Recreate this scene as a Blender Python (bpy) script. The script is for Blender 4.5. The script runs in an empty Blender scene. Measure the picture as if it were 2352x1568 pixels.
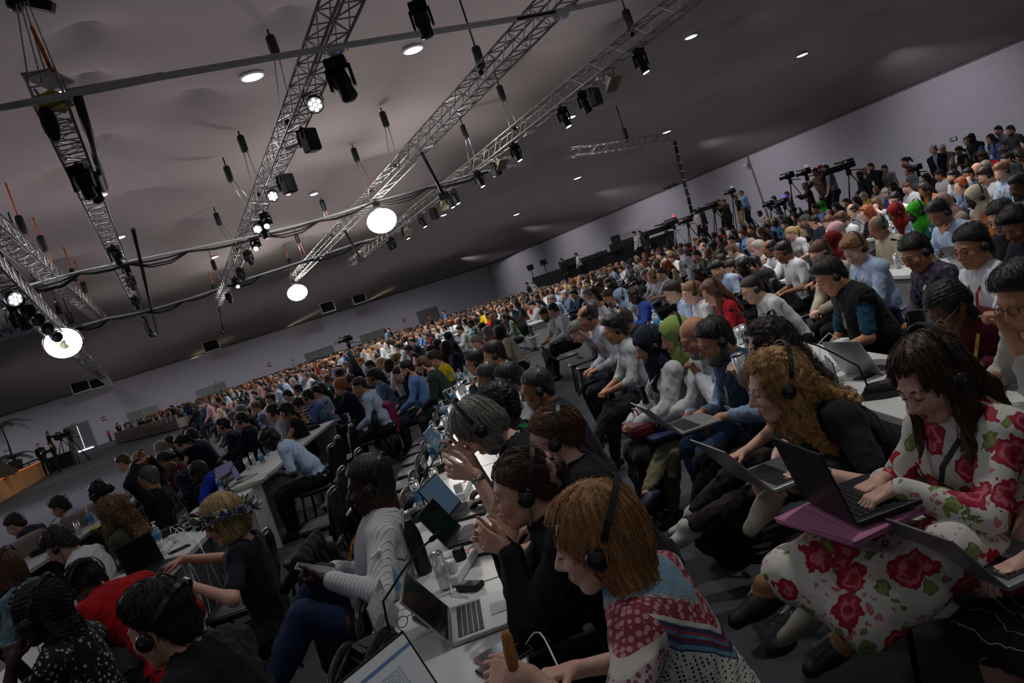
import bpy, bmesh, math, random
import numpy as np
from mathutils import Vector, Matrix
C = bpy.context.scene.collection
rng = random.Random(7)
PI = math.pi
# ---------------------------------------------------------------- camera numbers (image taken as 2352 x 1568)
FOC = 1830.0; ROLL = math.atan(0.333); VH = 115.0; CAMZ = 1.80
CR, SR = math.cos(ROLL), math.sin(ROLL); PITCH = math.atan(VH / FOC)
def uv(x, y):
    dx, dy = x - 1176, y - 784
    return dx * CR - dy * SR, -dx * SR - dy * CR
def ray(x, y):
    u, v = uv(x, y)
    return u, FOC * math.cos(PITCH) + v * math.sin(PITCH), -FOC * math.sin(PITCH) + v * math.cos(PITCH)
def at_z(x, y, z):
    r = ray(x, y); t = (z - CAMZ) / r[2]
    return Vector((r[0] * t, r[1] * t, z))
def at_d(x, y, d):
    r = ray(x, y); t = d / r[1]
    return Vector((r[0] * t, d, CAMZ + r[2] * t))
def at_x(x, y, X):
    r = ray(x, y); t = X / r[0]
    return Vector((X, r[1] * t, CAMZ + r[2] * t))
def proj(p):
    X, Y, Z = p[0], p[1], p[2] - CAMZ
    d = Y * math.cos(PITCH) - Z * math.sin(PITCH); up = Y * math.sin(PITCH) + Z * math.cos(PITCH)
    if d < .05: return None
    u, v = FOC * X / d, FOC * up / d
    return 1176 + u * CR - v * SR, 784 - u * SR - v * CR, d
# ---------------------------------------------------------------- materials
MATS = {}
def srgb(c):
    if isinstance(c, str):
        c = c.lstrip('#'); c = [int(c[i:i + 2], 16) / 255 for i in (0, 2, 4)]
    return tuple(x / 12.92 if x <= .04045 else ((x + .055) / 1.055) ** 2.4 for x in c)
def mat(name, col=None, rough=.6, metal=0., spec=.4, emit=None, estr=0., bump=0., bscale=60., var=0., trans=0., fn=None, sheen=0., sub=0.):
    if name in MATS: return MATS[name]
    m = bpy.data.materials.new(name); m.use_nodes = True; MATS[name] = m
    nt = m.node_tree; b = nt.nodes['Principled BSDF']
    c = srgb(col or '#808080')
    b.inputs['Base Color'].default_value = (*c, 1); b.inputs['Roughness'].default_value = rough
    b.inputs['Metallic'].default_value = metal; b.inputs['Specular IOR Level'].default_value = spec
    if trans: b.inputs['Transmission Weight'].default_value = trans
    if sheen: b.inputs['Sheen Weight'].default_value = sheen
    if emit:
        b.inputs['Emission Color'].default_value = (*srgb(emit), 1); b.inputs['Emission Strength'].default_value = estr
    if var or bump:
        tc = nt.nodes.new('ShaderNodeTexCoord'); n = nt.nodes.new('ShaderNodeTexNoise')
        n.inputs['Scale'].default_value = bscale; n.inputs['Detail'].default_value = 4
        nt.links.new(tc.outputs['Object'], n.inputs['Vector'])
        if bump:
            bp = nt.nodes.new('ShaderNodeBump'); bp.inputs['Strength'].default_value = bump; bp.inputs['Distance'].default_value = .01
            nt.links.new(n.outputs['Fac'], bp.inputs['Height']); nt.links.new(bp.outputs['Normal'], b.inputs['Normal'])
        if var:
            r = nt.nodes.new('ShaderNodeValToRGB')
            r.color_ramp.elements[0].position = .3; r.color_ramp.elements[1].position = .7
            r.color_ramp.elements[0].color = (*[max(0, x * (1 - var)) for x in c], 1)
            r.color_ramp.elements[1].color = (*[min(1, x * (1 + var)) for x in c], 1)
            nt.links.new(n.outputs['Fac'], r.inputs['Fac']); nt.links.new(r.outputs['Color'], b.inputs['Base Color'])
    if fn: fn(nt, b)
    return m
def N(nt, typ, **kw):
    n = nt.nodes.new(typ)
    for k, v in kw.items():
        if k.startswith('i_'):
            k = k[2:]; k = int(k) if k.isdigit() else k.replace('_', ' ')
            n.inputs[k].default_value = v
        else: setattr(n, k, v)
    return n
def ramp(nt, stops, interp='CONSTANT'):
    r = nt.nodes.new('ShaderNodeValToRGB'); cr = r.color_ramp; cr.interpolation = interp
    while len(cr.elements) < len(stops): cr.elements.new(.5)
    for e, (p, c) in zip(cr.elements, stops): e.position = p; e.color = (*srgb(c), 1)
    return r
def skin(c): return mat('skin ' + c, c, .5, spec=.35, bump=.08, bscale=90, var=.06)
def hairm(c): return mat('hair ' + c, c, .42, spec=.45, bump=.5, bscale=120, var=.25)
def cloth(c): return mat('cloth ' + c, c, .85, spec=.2, bump=.25, bscale=220, var=.06, sheen=.05)
# ---------------------------------------------------------------- object helpers
def mesh_obj(name, V, F, m=None, parent=None, smooth=True, mi=None, auto=False):
    me = bpy.data.meshes.new(name)
    if isinstance(F, np.ndarray):
        V = np.asarray(V, np.float32); nf, k = F.shape
        me.vertices.add(len(V)); me.vertices.foreach_set('co', V.ravel())
        me.loops.add(nf * k); me.loops.foreach_set('vertex_index', F.astype(np.int32).ravel())
        me.polygons.add(nf); me.polygons.foreach_set('loop_start', np.arange(0, nf * k, k, dtype=np.int32))

        me.update(calc_edges=True)
    else:
        me.from_pydata([tuple(v) for v in V], [], F)
    if smooth: me.polygons.foreach_set('use_smooth', np.ones(len(me.polygons), bool))
    for x in (m if isinstance(m, (list, tuple)) else [m]):
        if x: me.materials.append(x)
    if mi is not None: me.polygons.foreach_set('material_index', np.asarray(mi, np.int32))
    me.update()
    o = bpy.data.objects.new(name, me); C.objects.link(o)
    if parent: o.parent = parent
    return o
def empty(name, loc=(0, 0, 0), rz=0.):
    o = bpy.data.objects.new(name, None); C.objects.link(o); o.empty_display_size = .1
    o.location = loc; o.rotation_euler = (0, 0, rz); return o
def tag(o, label, cat, group=None, kind=None):
    if label: o['label'] = label
    if cat: o['category'] = cat
    if group: o['group'] = group
    if kind: o['kind'] = kind
    return o
class MB:
    """collects boxes, tubes, lathes and prisms into one mesh"""
    def __init__(s): s.V = []; s.F = []; s.S = []
    def add(s, V, F, smooth=False):
        b = len(s.V); s.V += [Vector(v) for v in V]; s.F += [tuple(b + i for i in f) for f in F]; s.S += [smooth] * len(F)
        return s
    def box(s, c, d, M=None, bev=0.):
        x, y, z = d[0] / 2, d[1] / 2, d[2] / 2
        if bev:
            bm = bmesh.new(); bmesh.ops.create_cube(bm, size=1)
            for v in bm.verts: v.co = Vector((v.co.x * d[0], v.co.y * d[1], v.co.z * d[2]))
            bmesh.ops.bevel(bm, geom=list(bm.edges), offset=bev, segments=2, affect='EDGES', profile=.5)
            V = [v.co.copy() for v in bm.verts]; F = [[v.index for v in f.verts] for f in bm.faces]; bm.free()
        else:
            V = [Vector((i, j, k)) for i in (-x, x) for j in (-y, y) for k in (-z, z)]
            F = [(0, 1, 3, 2), (4, 6, 7, 5), (0, 4, 5, 1), (2, 3, 7, 6), (0, 2, 6, 4), (1, 5, 7, 3)]
        c = Vector(c)
        return s.add([(M @ v if M else v) + c for v in V], F)
    def tube(s, pts, r, n=8, closed=False, caps=True):
        pts = [Vector(p) for p in pts]; m = len(pts); rr = r if isinstance(r, (list, tuple)) else [r] * m
        V = []; up = None
        for i, p in enumerate(pts):
            a = pts[i - 1] if (i or closed) else p; b = pts[(i + 1) % m] if (i < m - 1 or closed) else p
            t = (b - a)
            if t.length < 1e-9: t = Vector((0, 0, 1))
            t.normalize()
            if up is None: up = Vector((0, 0, 1)) if abs(t.z) < .9 else Vector((1, 0, 0))
            x = up - t * up.dot(t)
            if x.length < 1e-6: x = t.orthogonal()
            x.normalize(); up = x; y = t.cross(x)
            V += [p + (x * math.cos(2 * PI * k / n) + y * math.sin(2 * PI * k / n)) * rr[i] for k in range(n)]
        F = []
        for i in range(m if closed else m - 1):
            j = (i + 1) % m
            for k in range(n):
                k2 = (k + 1) % n; F.append((i * n + k, i * n + k2, j * n + k2, j * n + k))
        if caps and not closed: F += [tuple(reversed(range(n))), tuple((m - 1) * n + k for k in range(n))]
        return s.add(V, F, True)
    def lathe(s, prof, c=(0, 0, 0), n=16, M=None):
        V = []; F = []; c = Vector(c)
        for r, z in prof:
            for k in range(n):
                v = Vector((r * math.cos(2 * PI * k / n), r * math.sin(2 * PI * k / n), z)); V.append((M @ v if M else v) + c)
        for i in range(len(prof) - 1):
            for k in range(n):
                k2 = (k + 1) % n; F.append((i * n + k, i * n + k2, (i + 1) * n + k2, (i + 1) * n + k))
        F += [tuple(reversed(range(n))), tuple((len(prof) - 1) * n + k for k in range(n))]
        return s.add(V, F, True)
    def prism(s, poly, z0, z1, M=None, c=(0, 0, 0)):
        n = len(poly); c = Vector(c)
        V = [Vector((x, y, z)) for z in (z0, z1) for x, y in poly]
        F = [tuple(reversed(range(n))), tuple(range(n, 2 * n))] + [(i, (i + 1) % n, n + (i + 1) % n, n + i) for i in range(n)]
        return s.add([(M @ v if M else v) + c for v in V], F)
    def sphere(s, c, r, n=12):
        if not isinstance(r, (tuple, list)): r = (r, r, r)
        prof = [(math.sin(PI * i / (n // 2 + 1)), -math.cos(PI * i / (n // 2 + 1))) for i in range(1, n // 2 + 1)]
        return s.lathe(prof, c, n, Matrix.Diagonal(Vector(r)))
    def build(s, name, m, parent=None, loc=None):
        o = mesh_obj(name, s.V, s.F, m, parent, smooth=False)
        o.data.polygons.foreach_set('use_smooth', s.S); o.data.update()
        if loc is not None: o.location = loc
        return o
def rotz(a): return Matrix.Rotation(a, 3, 'Z')
def copy_tree(o, parent=None):
    c = o.copy(); C.objects.link(c)
    if parent: c.parent = parent
    for ch in o.children: copy_tree(ch, c)
    return c
# ---------------------------------------------------------------- solid modelling by signed distance + surface nets
f32 = np.float32
def T(a, b, ra, rb=None, k=.03, op=1): return ('t', np.array(a, float), np.array(b, float), ra, ra if rb is None else rb, k, op)
def E(c, r, R=None, k=.03, op=1): return ('e', np.array(c, float), np.array(r, float), np.eye(3) if R is None else np.asarray(R, float), 0, k, op)
def inflate(prims, d):
    out = []
    for p in prims:
        if p[0] == 't': out.append(('t', p[1], p[2], p[3] + d, p[4] + d) + p[5:])
        else: out.append(('e', p[1], p[2] + d) + p[3:])
    return out
class Field:
    def __init__(s, prims, h, cuts=(), disp=None, pad=.05):
        los, his = [], []
        for p in prims:
            if p[6] < 0: continue
            l, u = s.bb(p); los.append(l); his.append(u)
        s.h = h; s.lo = np.min(los, 0) - 2.5 * h - (.01 if disp else 0); hi = np.max(his, 0) + 2.5 * h + (.01 if disp else 0)
        n = np.ceil((hi - s.lo) / h).astype(int) + 1
        ax = [(s.lo[i] + h * np.arange(n[i])).astype(f32) for i in range(3)]
        s.ax = ax; D = np.full(n, .08, f32); s.D = D
        for p in prims:
            l, u = s.bb(p)
            i0 = np.clip(np.floor((l - pad - s.lo) / h).astype(int), 0, n); i1 = np.clip(np.ceil((u + pad - s.lo) / h).astype(int) + 1, 0, n)
            if (i1 <= i0).any(): continue
            sl = tuple(slice(a, b) for a, b in zip(i0, i1))
            X = ax[0][sl[0]][:, None, None]; Y = ax[1][sl[1]][None, :, None]; Z = ax[2][sl[2]][None, None, :]
            d = s.ev(p, X, Y, Z); A = D[sl]; k = p[5]
            if p[6] > 0:
                hh = np.clip(.5 + .5 * (A - d) / k, 0, 1); D[sl] = A * (1 - hh) + d * hh - k * hh * (1 - hh)
            else:
                d = -d; hh = np.clip(.5 - .5 * (A - d) / k, 0, 1); D[sl] = A * (1 - hh) + d * hh + k * hh * (1 - hh)
        X, Y, Z = ax[0][:, None, None], ax[1][None, :, None], ax[2][None, None, :]
        if disp is not None: D += disp(X, Y, Z).astype(f32)
        for c in cuts: np.maximum(D, c(X, Y, Z).astype(f32), out=D)
        for i in range(3):
            sl = [slice(None)] * 3
            for e in (0, -1):
                sl[i] = e; D[tuple(sl)] = np.maximum(D[tuple(sl)], h * .5)
    @staticmethod
    def bb(p):
        if p[0] == 't':
            return np.minimum(p[1] - p[3], p[2] - p[4]), np.maximum(p[1] + p[3], p[2] + p[4])
        ext = np.sqrt(((p[3] * p[2][None, :]) ** 2).sum(1)); return p[1] - ext, p[1] + ext
    @staticmethod
    def ev(p, X, Y, Z):
        if p[0] == 't':
            a, b, ra, rb = p[1:5]; ba = b - a; L = max(float(ba @ ba), 1e-9)
            px, py, pz = X - f32(a[0]), Y - f32(a[1]), Z - f32(a[2])
            t = np.clip((px * f32(ba[0]) + py * f32(ba[1]) + pz * f32(ba[2])) / f32(L), 0, 1)
            return np.sqrt((px - t * f32(ba[0])) ** 2 + (py - t * f32(ba[1])) ** 2 + (pz - t * f32(ba[2])) ** 2) - (f32(ra) + t * f32(rb - ra))
        c, r, R = p[1:4]; px, py, pz = X - f32(c[0]), Y - f32(c[1]), Z - f32(c[2])
        q = [px * f32(R[0, i]) + py * f32(R[1, i]) + pz * f32(R[2, i]) for i in range(3)]
        k0 = np.sqrt(sum((q[i] / f32(r[i])) ** 2 for i in range(3))); k1 = np.sqrt(sum((q[i] / f32(r[i] ** 2)) ** 2 for i in range(3)))
        return k0 * (k0 - 1) / np.maximum(k1, 1e-4)
    def sample(s, P):
        q = (P - s.lo) / s.h; i = np.clip(np.floor(q).astype(int), 0, np.array(s.D.shape) - 2); f = q - i; D = s.D; out = 0
        for a in (0, 1):
            for b in (0, 1):
                for c in (0, 1):
                    out = out + D[i[:, 0] + a, i[:, 1] + b, i[:, 2] + c] * np.where(a, f[:, 0], 1 - f[:, 0]) * np.where(b, f[:, 1], 1 - f[:, 1]) * np.where(c, f[:, 2], 1 - f[:, 2])
        return out
    def grad(s, P):
        e = s.h * .8; g = np.stack([s.sample(P + np.eye(3)[i] * e) - s.sample(P - np.eye(3)[i] * e) for i in range(3)], 1)
        return g / np.maximum(np.linalg.norm(g, axis=1, keepdims=True), 1e-9)
    def mesh(s):
        D = s.D; S = D < 0
        cnt = np.zeros(np.array(D.shape) - 1, np.int8)
        for a in (0, 1):
            for b in (0, 1):
                for c in (0, 1): cnt += S[a:D.shape[0] - 1 + a, b:D.shape[1] - 1 + b, c:D.shape[2] - 1 + c]
        I = np.argwhere((cnt > 0) & (cnt < 8))
        idx = np.full(cnt.shape, -1, np.int32); idx[I[:, 0], I[:, 1], I[:, 2]] = np.arange(len(I))
        acc = np.zeros((len(I), 3), f32); num = np.zeros(len(I), f32)
        for ax in range(3):
            o = [i for i in range(3) if i != ax]
            for a in (0, 1):
                for b in (0, 1):
                    c0 = np.zeros(3, int); c0[o[0]] = a; c0[o[1]] = b; c1 = c0.copy(); c1[ax] = 1
                    A = D[tuple((I + c0).T)]; B = D[tuple((I + c1).T)]; x = (A < 0) != (B < 0)
                    t = np.where(x, A / np.where(x, A - B, 1), 0); q = np.tile(c0.astype(f32), (len(I), 1)); q[:, ax] = t
                    acc[x] += q[x]; num[x] += 1
        V = (I + acc / num[:, None]) * s.h + s.lo
        Fs = []
        for ax in range(3):
            sl0 = [slice(1, -1)] * 3; sl1 = [slice(1, -1)] * 3; sl0[ax] = slice(0, -1); sl1[ax] = slice(1, None)
            a, b = S[tuple(sl0)], S[tuple(sl1)]; J = np.argwhere(a != b)
            if not len(J): continue
            inside = a[tuple(J.T)]; o = [(ax + 1) % 3, (ax + 2) % 3]; J = J.copy(); J[:, o] += 1
            def cell(p, q):
                K = J.copy(); K[:, o[0]] -= p; K[:, o[1]] -= q; return idx[tuple(K.T)]
            Q = np.stack([cell(1, 1), cell(0, 1), cell(0, 0), cell(1, 0)], 1)
            Q[~inside] = Q[~inside][:, ::-1]; Fs.append(Q)
        return V.astype(f32), np.concatenate(Fs)
def strands(fld, seeds, flow, step, nst, r, stop=None, lift=.002, seed=1):
    """fine locks of hair that follow the surface of a field"""
    g = np.random.default_rng(seed); P = seeds.copy(); path = [P.copy()]
    tgt = g.uniform(lift * .2, lift * 1.6, len(P))
    for i in range(nst):
        n = fld.grad(P); f = flow(P); f = f - n * (f * n).sum(1, keepdims=True)
        f /= np.maximum(np.linalg.norm(f, axis=1, keepdims=True), .3)
        O = P; P = P + f * step + g.normal(0, step * .06, P.shape)
        n = fld.grad(P); P = P - n * (fld.sample(P) - tgt)[:, None]
        if stop is not None: x = stop(P); P[x] = O[x]
        path.append(P.copy())
    path = np.stack(path, 1); m, k = path.shape[:2]
    tan = np.gradient(path, axis=1); tan /= np.maximum(np.linalg.norm(tan, axis=2, keepdims=True), 1e-9)
    a = np.cross(tan, np.array([.3, .5, .8])); a /= np.maximum(np.linalg.norm(a, axis=2, keepdims=True), 1e-9); b = np.cross(tan, a)
    w = r * np.concatenate([np.linspace(.6, 1, 3), np.linspace(1, .25, k - 3)])[None, :, None]
    V = np.stack([path + a * w, path - a * w * .5 + b * w * .87, path - a * w * .5 - b * w * .87], 2)
    V = V.reshape(-1, 3); F = []
    base = (np.arange(m)[:, None] * k + np.arange(k - 1)[None, :]).ravel() * 3
    for j in range(3):
        j2 = (j + 1) % 3; F.append(np.stack([base + j, base + j2, base + 3 + j2, base + 3 + j], 1))
    return V.astype(f32), np.concatenate(F)
# ---------------------------------------------------------------- people
def nz(v):
    v = np.asarray(v, float); return v / max(np.linalg.norm(v), 1e-9)
def ik(S, W, l1, l2, hint):
    d = W - S; L = np.linalg.norm(d); L2 = min(L, (l1 + l2) * .995); d = nz(d); W = S + d * L2
    a = (l1 * l1 - l2 * l2 + L2 * L2) / (2 * L2); h = math.sqrt(max(l1 * l1 - a * a, 0))
    p = hint - d * (hint @ d); return S + d * a + nz(p) * h, W
def fr(yaw, pitch, roll):
    M = Matrix.Rotation(yaw, 3, 'Z') @ Matrix.Rotation(-pitch, 3, 'X') @ Matrix.Rotation(roll, 3, 'Y'); return np.array(M)
def head_prims(Hc, R, nb, sex='m', fat=0.):
    def p(x, y, z): return Hc + R @ np.array([x, y, z], float)
    P = []
    jw = .0 if sex == 'm' else -.004
    P += [T(nb - (R @ np.array([0, 0, 1.])) * 0 , p(0, -.022, -.05), .056 + fat * .02, .054 + fat * .02, .03)] if sex == 'm' else [T(nb, p(0, -.022, -.05), .049, .047, .03)]
    P += [E(p(0, -.012, .035), (.074, .096, .084), R, .02), E(p(0, .028, -.03), (.062 + jw, .066, .082), R, .03), T(p(-.013, .064, -.098), p(.013, .064, -.098), .017, k=.02)]
    for s in (-1, 1):
        P += [T(p(s * (.056 + jw), -.002, -.05), p(s * .02, .058, -.097), .016 + fat * .012, k=.025), E(p(s * .034, .066, -.03), (.026 + fat * .008, .026, .03), R, .02)]
    P += [T(p(-.036, .079, .02), p(.036, .079, .02), .012, k=.015), T(p(0, .086, .012), p(0, .112, -.031), .0085, .0125, .012)]
    for s in (-1, 1):
        P += [E(p(s * .0125, .1, -.036), (.009, .011, .0085), R, .008), E(p(s * .032, .101, .004), (.019, .014, .013), R, .015, -1), E(p(s * .031, .081, .002), (.0155, .0135, .0125), R, .006)]
        P += [E(p(s * .077, -.008, -.012), (.009, .019, .032), R @ np.array(Matrix.Rotation(s * .35, 3, 'Z')) @ np.array(Matrix.Rotation(.2, 3, 'X')), .008)]
    P += [T(p(-.019, .088, -.063), p(.019, .088, -.063), .0075, k=.009), T(p(-.016, .087, -.076), p(.016, .087, -.076), .008, k=.009), T(p(-.022, .101, -.0695), p(.022, .101, -.0695), .0035, k=.006, op=-1)]
    return P
def hand_prims(W, d, n, side, curl, spread=.12, sc=1.):
    """W wrist, d towards the fingers, n out of the palm, side -1 left / +1 right"""
    d = nz(d); n = nz(n - d * (n @ d)); x = np.cross(d, n) * side   # x points to the thumb
    P = [T(W, W + d * .03 * sc, .024 * sc, .026 * sc, .015)]
    for j in range(4):
        o = (.032 - .0215 * j) * sc
        P.append(T(W + d * .025 * sc + x * o * .55, W + d * .088 * sc + x * o, .0145 * sc, .0115 * sc, .012))
    for j in range(4):
        o = (.032 - .0215 * j) * sc; L = (.074, .082, .076, .06)[j] * sc
        c = curl[j] if isinstance(curl, (list, tuple)) else curl
        a = spread * (1.5 - j); dd = nz(d * math.cos(a) + x * math.sin(a)); p = W + d * .088 * sc + x * o; ang = 0
        for q, (fl, r0, r1) in enumerate(((.45, .0095, .0088), (.32, .0088, .0078), (.25, .0078, .0062))):
            ang += c * (.75, 1.0, .7)[q] * 1.25 + (.12 if q else .05)
            v = dd * math.cos(ang) + n * math.sin(ang); e = p + v * L * fl
            P.append(T(p, e, r0 * sc, r1 * sc, .004)); p = e
    tc = curl[4] if isinstance(curl, (list, tuple)) and len(curl) > 4 else (curl if not isinstance(curl, (list, tuple)) else .3)
    p = W + d * .028 * sc + x * .024 * sc
    for q, (L, r0, r1) in enumerate(((.045, .0145, .0115), (.034, .011, .0095), (.027, .0092, .0072))):
        a = .75 - q * .3; b = .35 + tc * .5 + q * .25 * tc
        v = nz(d * math.cos(a) + x * math.sin(a) + n * math.sin(b) * .8 * (1 if q < 2 else .8)); e = p + v * L * sc
        P.append(T(p, e, r0 * sc, r1 * sc, .006)); p = e
    return P
def skeleton(S):
    """S: dict of pose numbers; everything in the person's own frame (x right, y forward, z up, origin on the floor under the hips)"""
    k = S.get('s', 1.); sex = S.get('sex', 'm'); hz = S.get('hz', .545) * (k if S.get('stand') else 1); lean, side, tw = S.get('lean', .15), S.get('tilt', 0.), S.get('twist', 0.)
    B = {}; B['hip'] = np.array([0, 0, hz])
    def d(l, sd): return np.array([math.sin(sd), math.sin(l) * math.cos(sd), math.cos(l) * math.cos(sd)])
    p = B['hip'] + np.array([0, 0, .03 * k])
    B['waist'] = p + d(lean * .55, side * .5) * .17 * k; B['chest'] = B['waist'] + d(lean, side) * .2 * k; B['nb'] = B['chest'] + d(lean * 1.2, side) * .19 * k
    up = d(lean, side); ax = np.array([math.cos(tw), math.sin(tw), 0]); ax = nz(ax - up * (ax @ up)); fw = np.cross(up, ax)
    B['up'], B['ax'], B['fw'] = up, ax, fw; B['RT'] = np.stack([ax, fw, up], 1)
    sw = (.178 if sex == 'm' else .155) * k
    hp, hy, hr = S.get('hp', .2), S.get('hy', 0.), S.get('hr', 0.)
    R = fr(hy, hp, hr); B['RH'] = R
    nd = nz(d(lean * .8, side) * 1.0 + R @ np.array([0, .12, .6]))
    B['head'] = B['nb'] + nd * .085 * k + R @ np.array([0, .022, .055]) * k
    for sgn, n in ((-1, 'L'), (1, 'R')):
        sh = B['chest'] + up * .108 * k + ax * sgn * sw + fw * S.get('shf', .0); B['sh' + n] = sh
        W = S.get('w' + n); W = np.array(W if W is not None else (sgn * .17, .34, .66), float)
        hint = np.array(S.get('eh' + n, (sgn * .7, -.5, -.6)), float)
        B['el' + n], B['wr' + n] = ik(sh, W, .29 * k, .255 * k, hint)
        hj = B['hip'] + np.array([sgn * .095 * k, .0, -.01]); B['hj' + n] = hj
        A = np.array(S.get('a' + n, (sgn * .12, .42, .085)), float)
        B['kn' + n], B['an' + n] = ik(hj, A, .445 * k, .43 * k, np.array(S.get('kh' + n, (sgn * .12, .8, .75)), float))
        B['ft' + n] = np.array(S.get('f' + n, (sgn * .12, 1, -.12)), float)
    return B
def torso_prims(B, k, sex, fat, shrink=0.):
    RT = B['RT']; f = fat; c = B['chest']; w = B['waist']; q = B['hip']; s = k
    if sex == 'm': rc, rw, rp = (.158, .112, .17), (.148, .112, .15), (.165, .125, .11)
    else: rc, rw, rp = (.138, .102, .165), (.128, .1, .14), (.172, .128, .115)
    A = lambda r, g: tuple((x + g * f - shrink) * s for x in r)
    P = [E(q + np.array([0, -.015, .01]), A(rp, .02), None, .05), E(w + B['fw'] * .02 * f, A(rw, .045), RT, .06), E(c, A(rc, .02), RT, .06)]
    for n in 'LR':
        P += [T(c + B['up'] * .10 * s, B['sh' + n], (.07 - shrink) * s, (.05 - shrink) * s, .05), T(B['nb'] - B['up'] * .014 * s, B['sh' + n], (.046 - shrink) * s, (.044 - shrink) * s, .05)]
        sg = -1 if n == 'L' else 1
        if sex == 'f': P.append(E(c + B['ax'] * sg * .068 * s + B['fw'] * .078 * s + B['up'] * -.0 * s, np.array((.06, .052, .062)) * s, RT, .04))
        else: P.append(E(c + B['ax'] * sg * .07 * s + B['fw'] * .06 * s + B['up'] * .03 * s, np.array((.075, .05, .07)) * s, RT, .05))
    return P
def arm_prims(B, n, k, t0=0., t1=2., infl=0., sex='m'):
    a = .0 if sex == 'm' else -.006
    sh, el, wr = B['sh' + n], B['el' + n], B['wr' + n]; P = []
    r = (.047 + a, .04 + a, .044 + a, .027 + a * .5)
    if t1 > 0:
        u = min(t1, 1); e = sh + (el - sh) * u; P.append(T(sh, e, (r[0] + infl) * k, (r[0] + (r[1] - r[0]) * u + infl) * k, .02))
    if t1 > 1:
        u = min(t1 - 1, 1); e = el + (wr - el) * u; P.append(T(el, e, (r[2] + infl) * k, (r[2] + (r[3] - r[2]) * u + infl * .9) * k, .02))
    return P
def leg_prims(B, n, k, infl=0., t1=2., sex='m', fat=0.):
    hj, kn, an = B['hj' + n], B['kn' + n], B['an' + n]; r = (.087 + fat * .012, .058 + fat * .006, .056, .036)
    P = [T(hj, kn, (r[0] + infl) * k, (r[1] + infl) * k, .035)]
    u = min(max(t1 - 1, 0), 1)
    if u > 0:
        e = kn + (an - kn) * u; m = kn + (an - kn) * min(u, .35)
        P += [T(kn, m, (r[1] + infl) * k, (r[2] + infl) * k, .02), T(m, e, (r[2] + infl) * k, (r[2] + (r[3] - r[2]) * max(0, (u - .35) / .65) + infl) * k, .02)]
    return P
def foot_prims(B, n, k, infl=0.):
    an = B['an' + n]; d = nz(B['ft' + n]); up = nz(B['an' + n] - B['kn' + n]) * -1; dn = nz(-up - d * (-up @ d)) if abs(up @ d) < .95 else np.array([0, 0, -1.])
    h = an + dn * .048 * k - d * .045 * k
    return [T(an, an + dn * .03 * k, (.034 + infl) * k, (.034 + infl) * k, .03), T(h, h + d * .1 * k, (.03 + infl) * k, (.031 + infl) * k, .03), T(h + d * .08 * k, h + d * .185 * k + dn * .008 * k, (.036 + infl) * k, (.024 + infl) * k, .03)]
def wrinkle(a, sd=0., f=1.):
    g = np.random.default_rng(int(sd * 10) + 3); W = g.normal(0, 1, (5, 3)); W = W / np.linalg.norm(W, axis=1, keepdims=True) * (g.uniform(28, 75, (5, 1)) * f); ph = g.uniform(0, 6, 5)
    def fn(X, Y, Z):
        o = 0
        for i in range(5):
            w = W[i]; q = np.sin(X * f32(w[0]) + Y * f32(w[1]) + Z * f32(w[2]) + f32(ph[i]) + 1.3 * np.sin(X * f32(w[1] * .4) - Z * f32(w[0] * .4))); o = o + (1 - np.abs(q)) ** 2 * f32(.6)
        return (.9 - o) * f32(a)
    return fn
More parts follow.
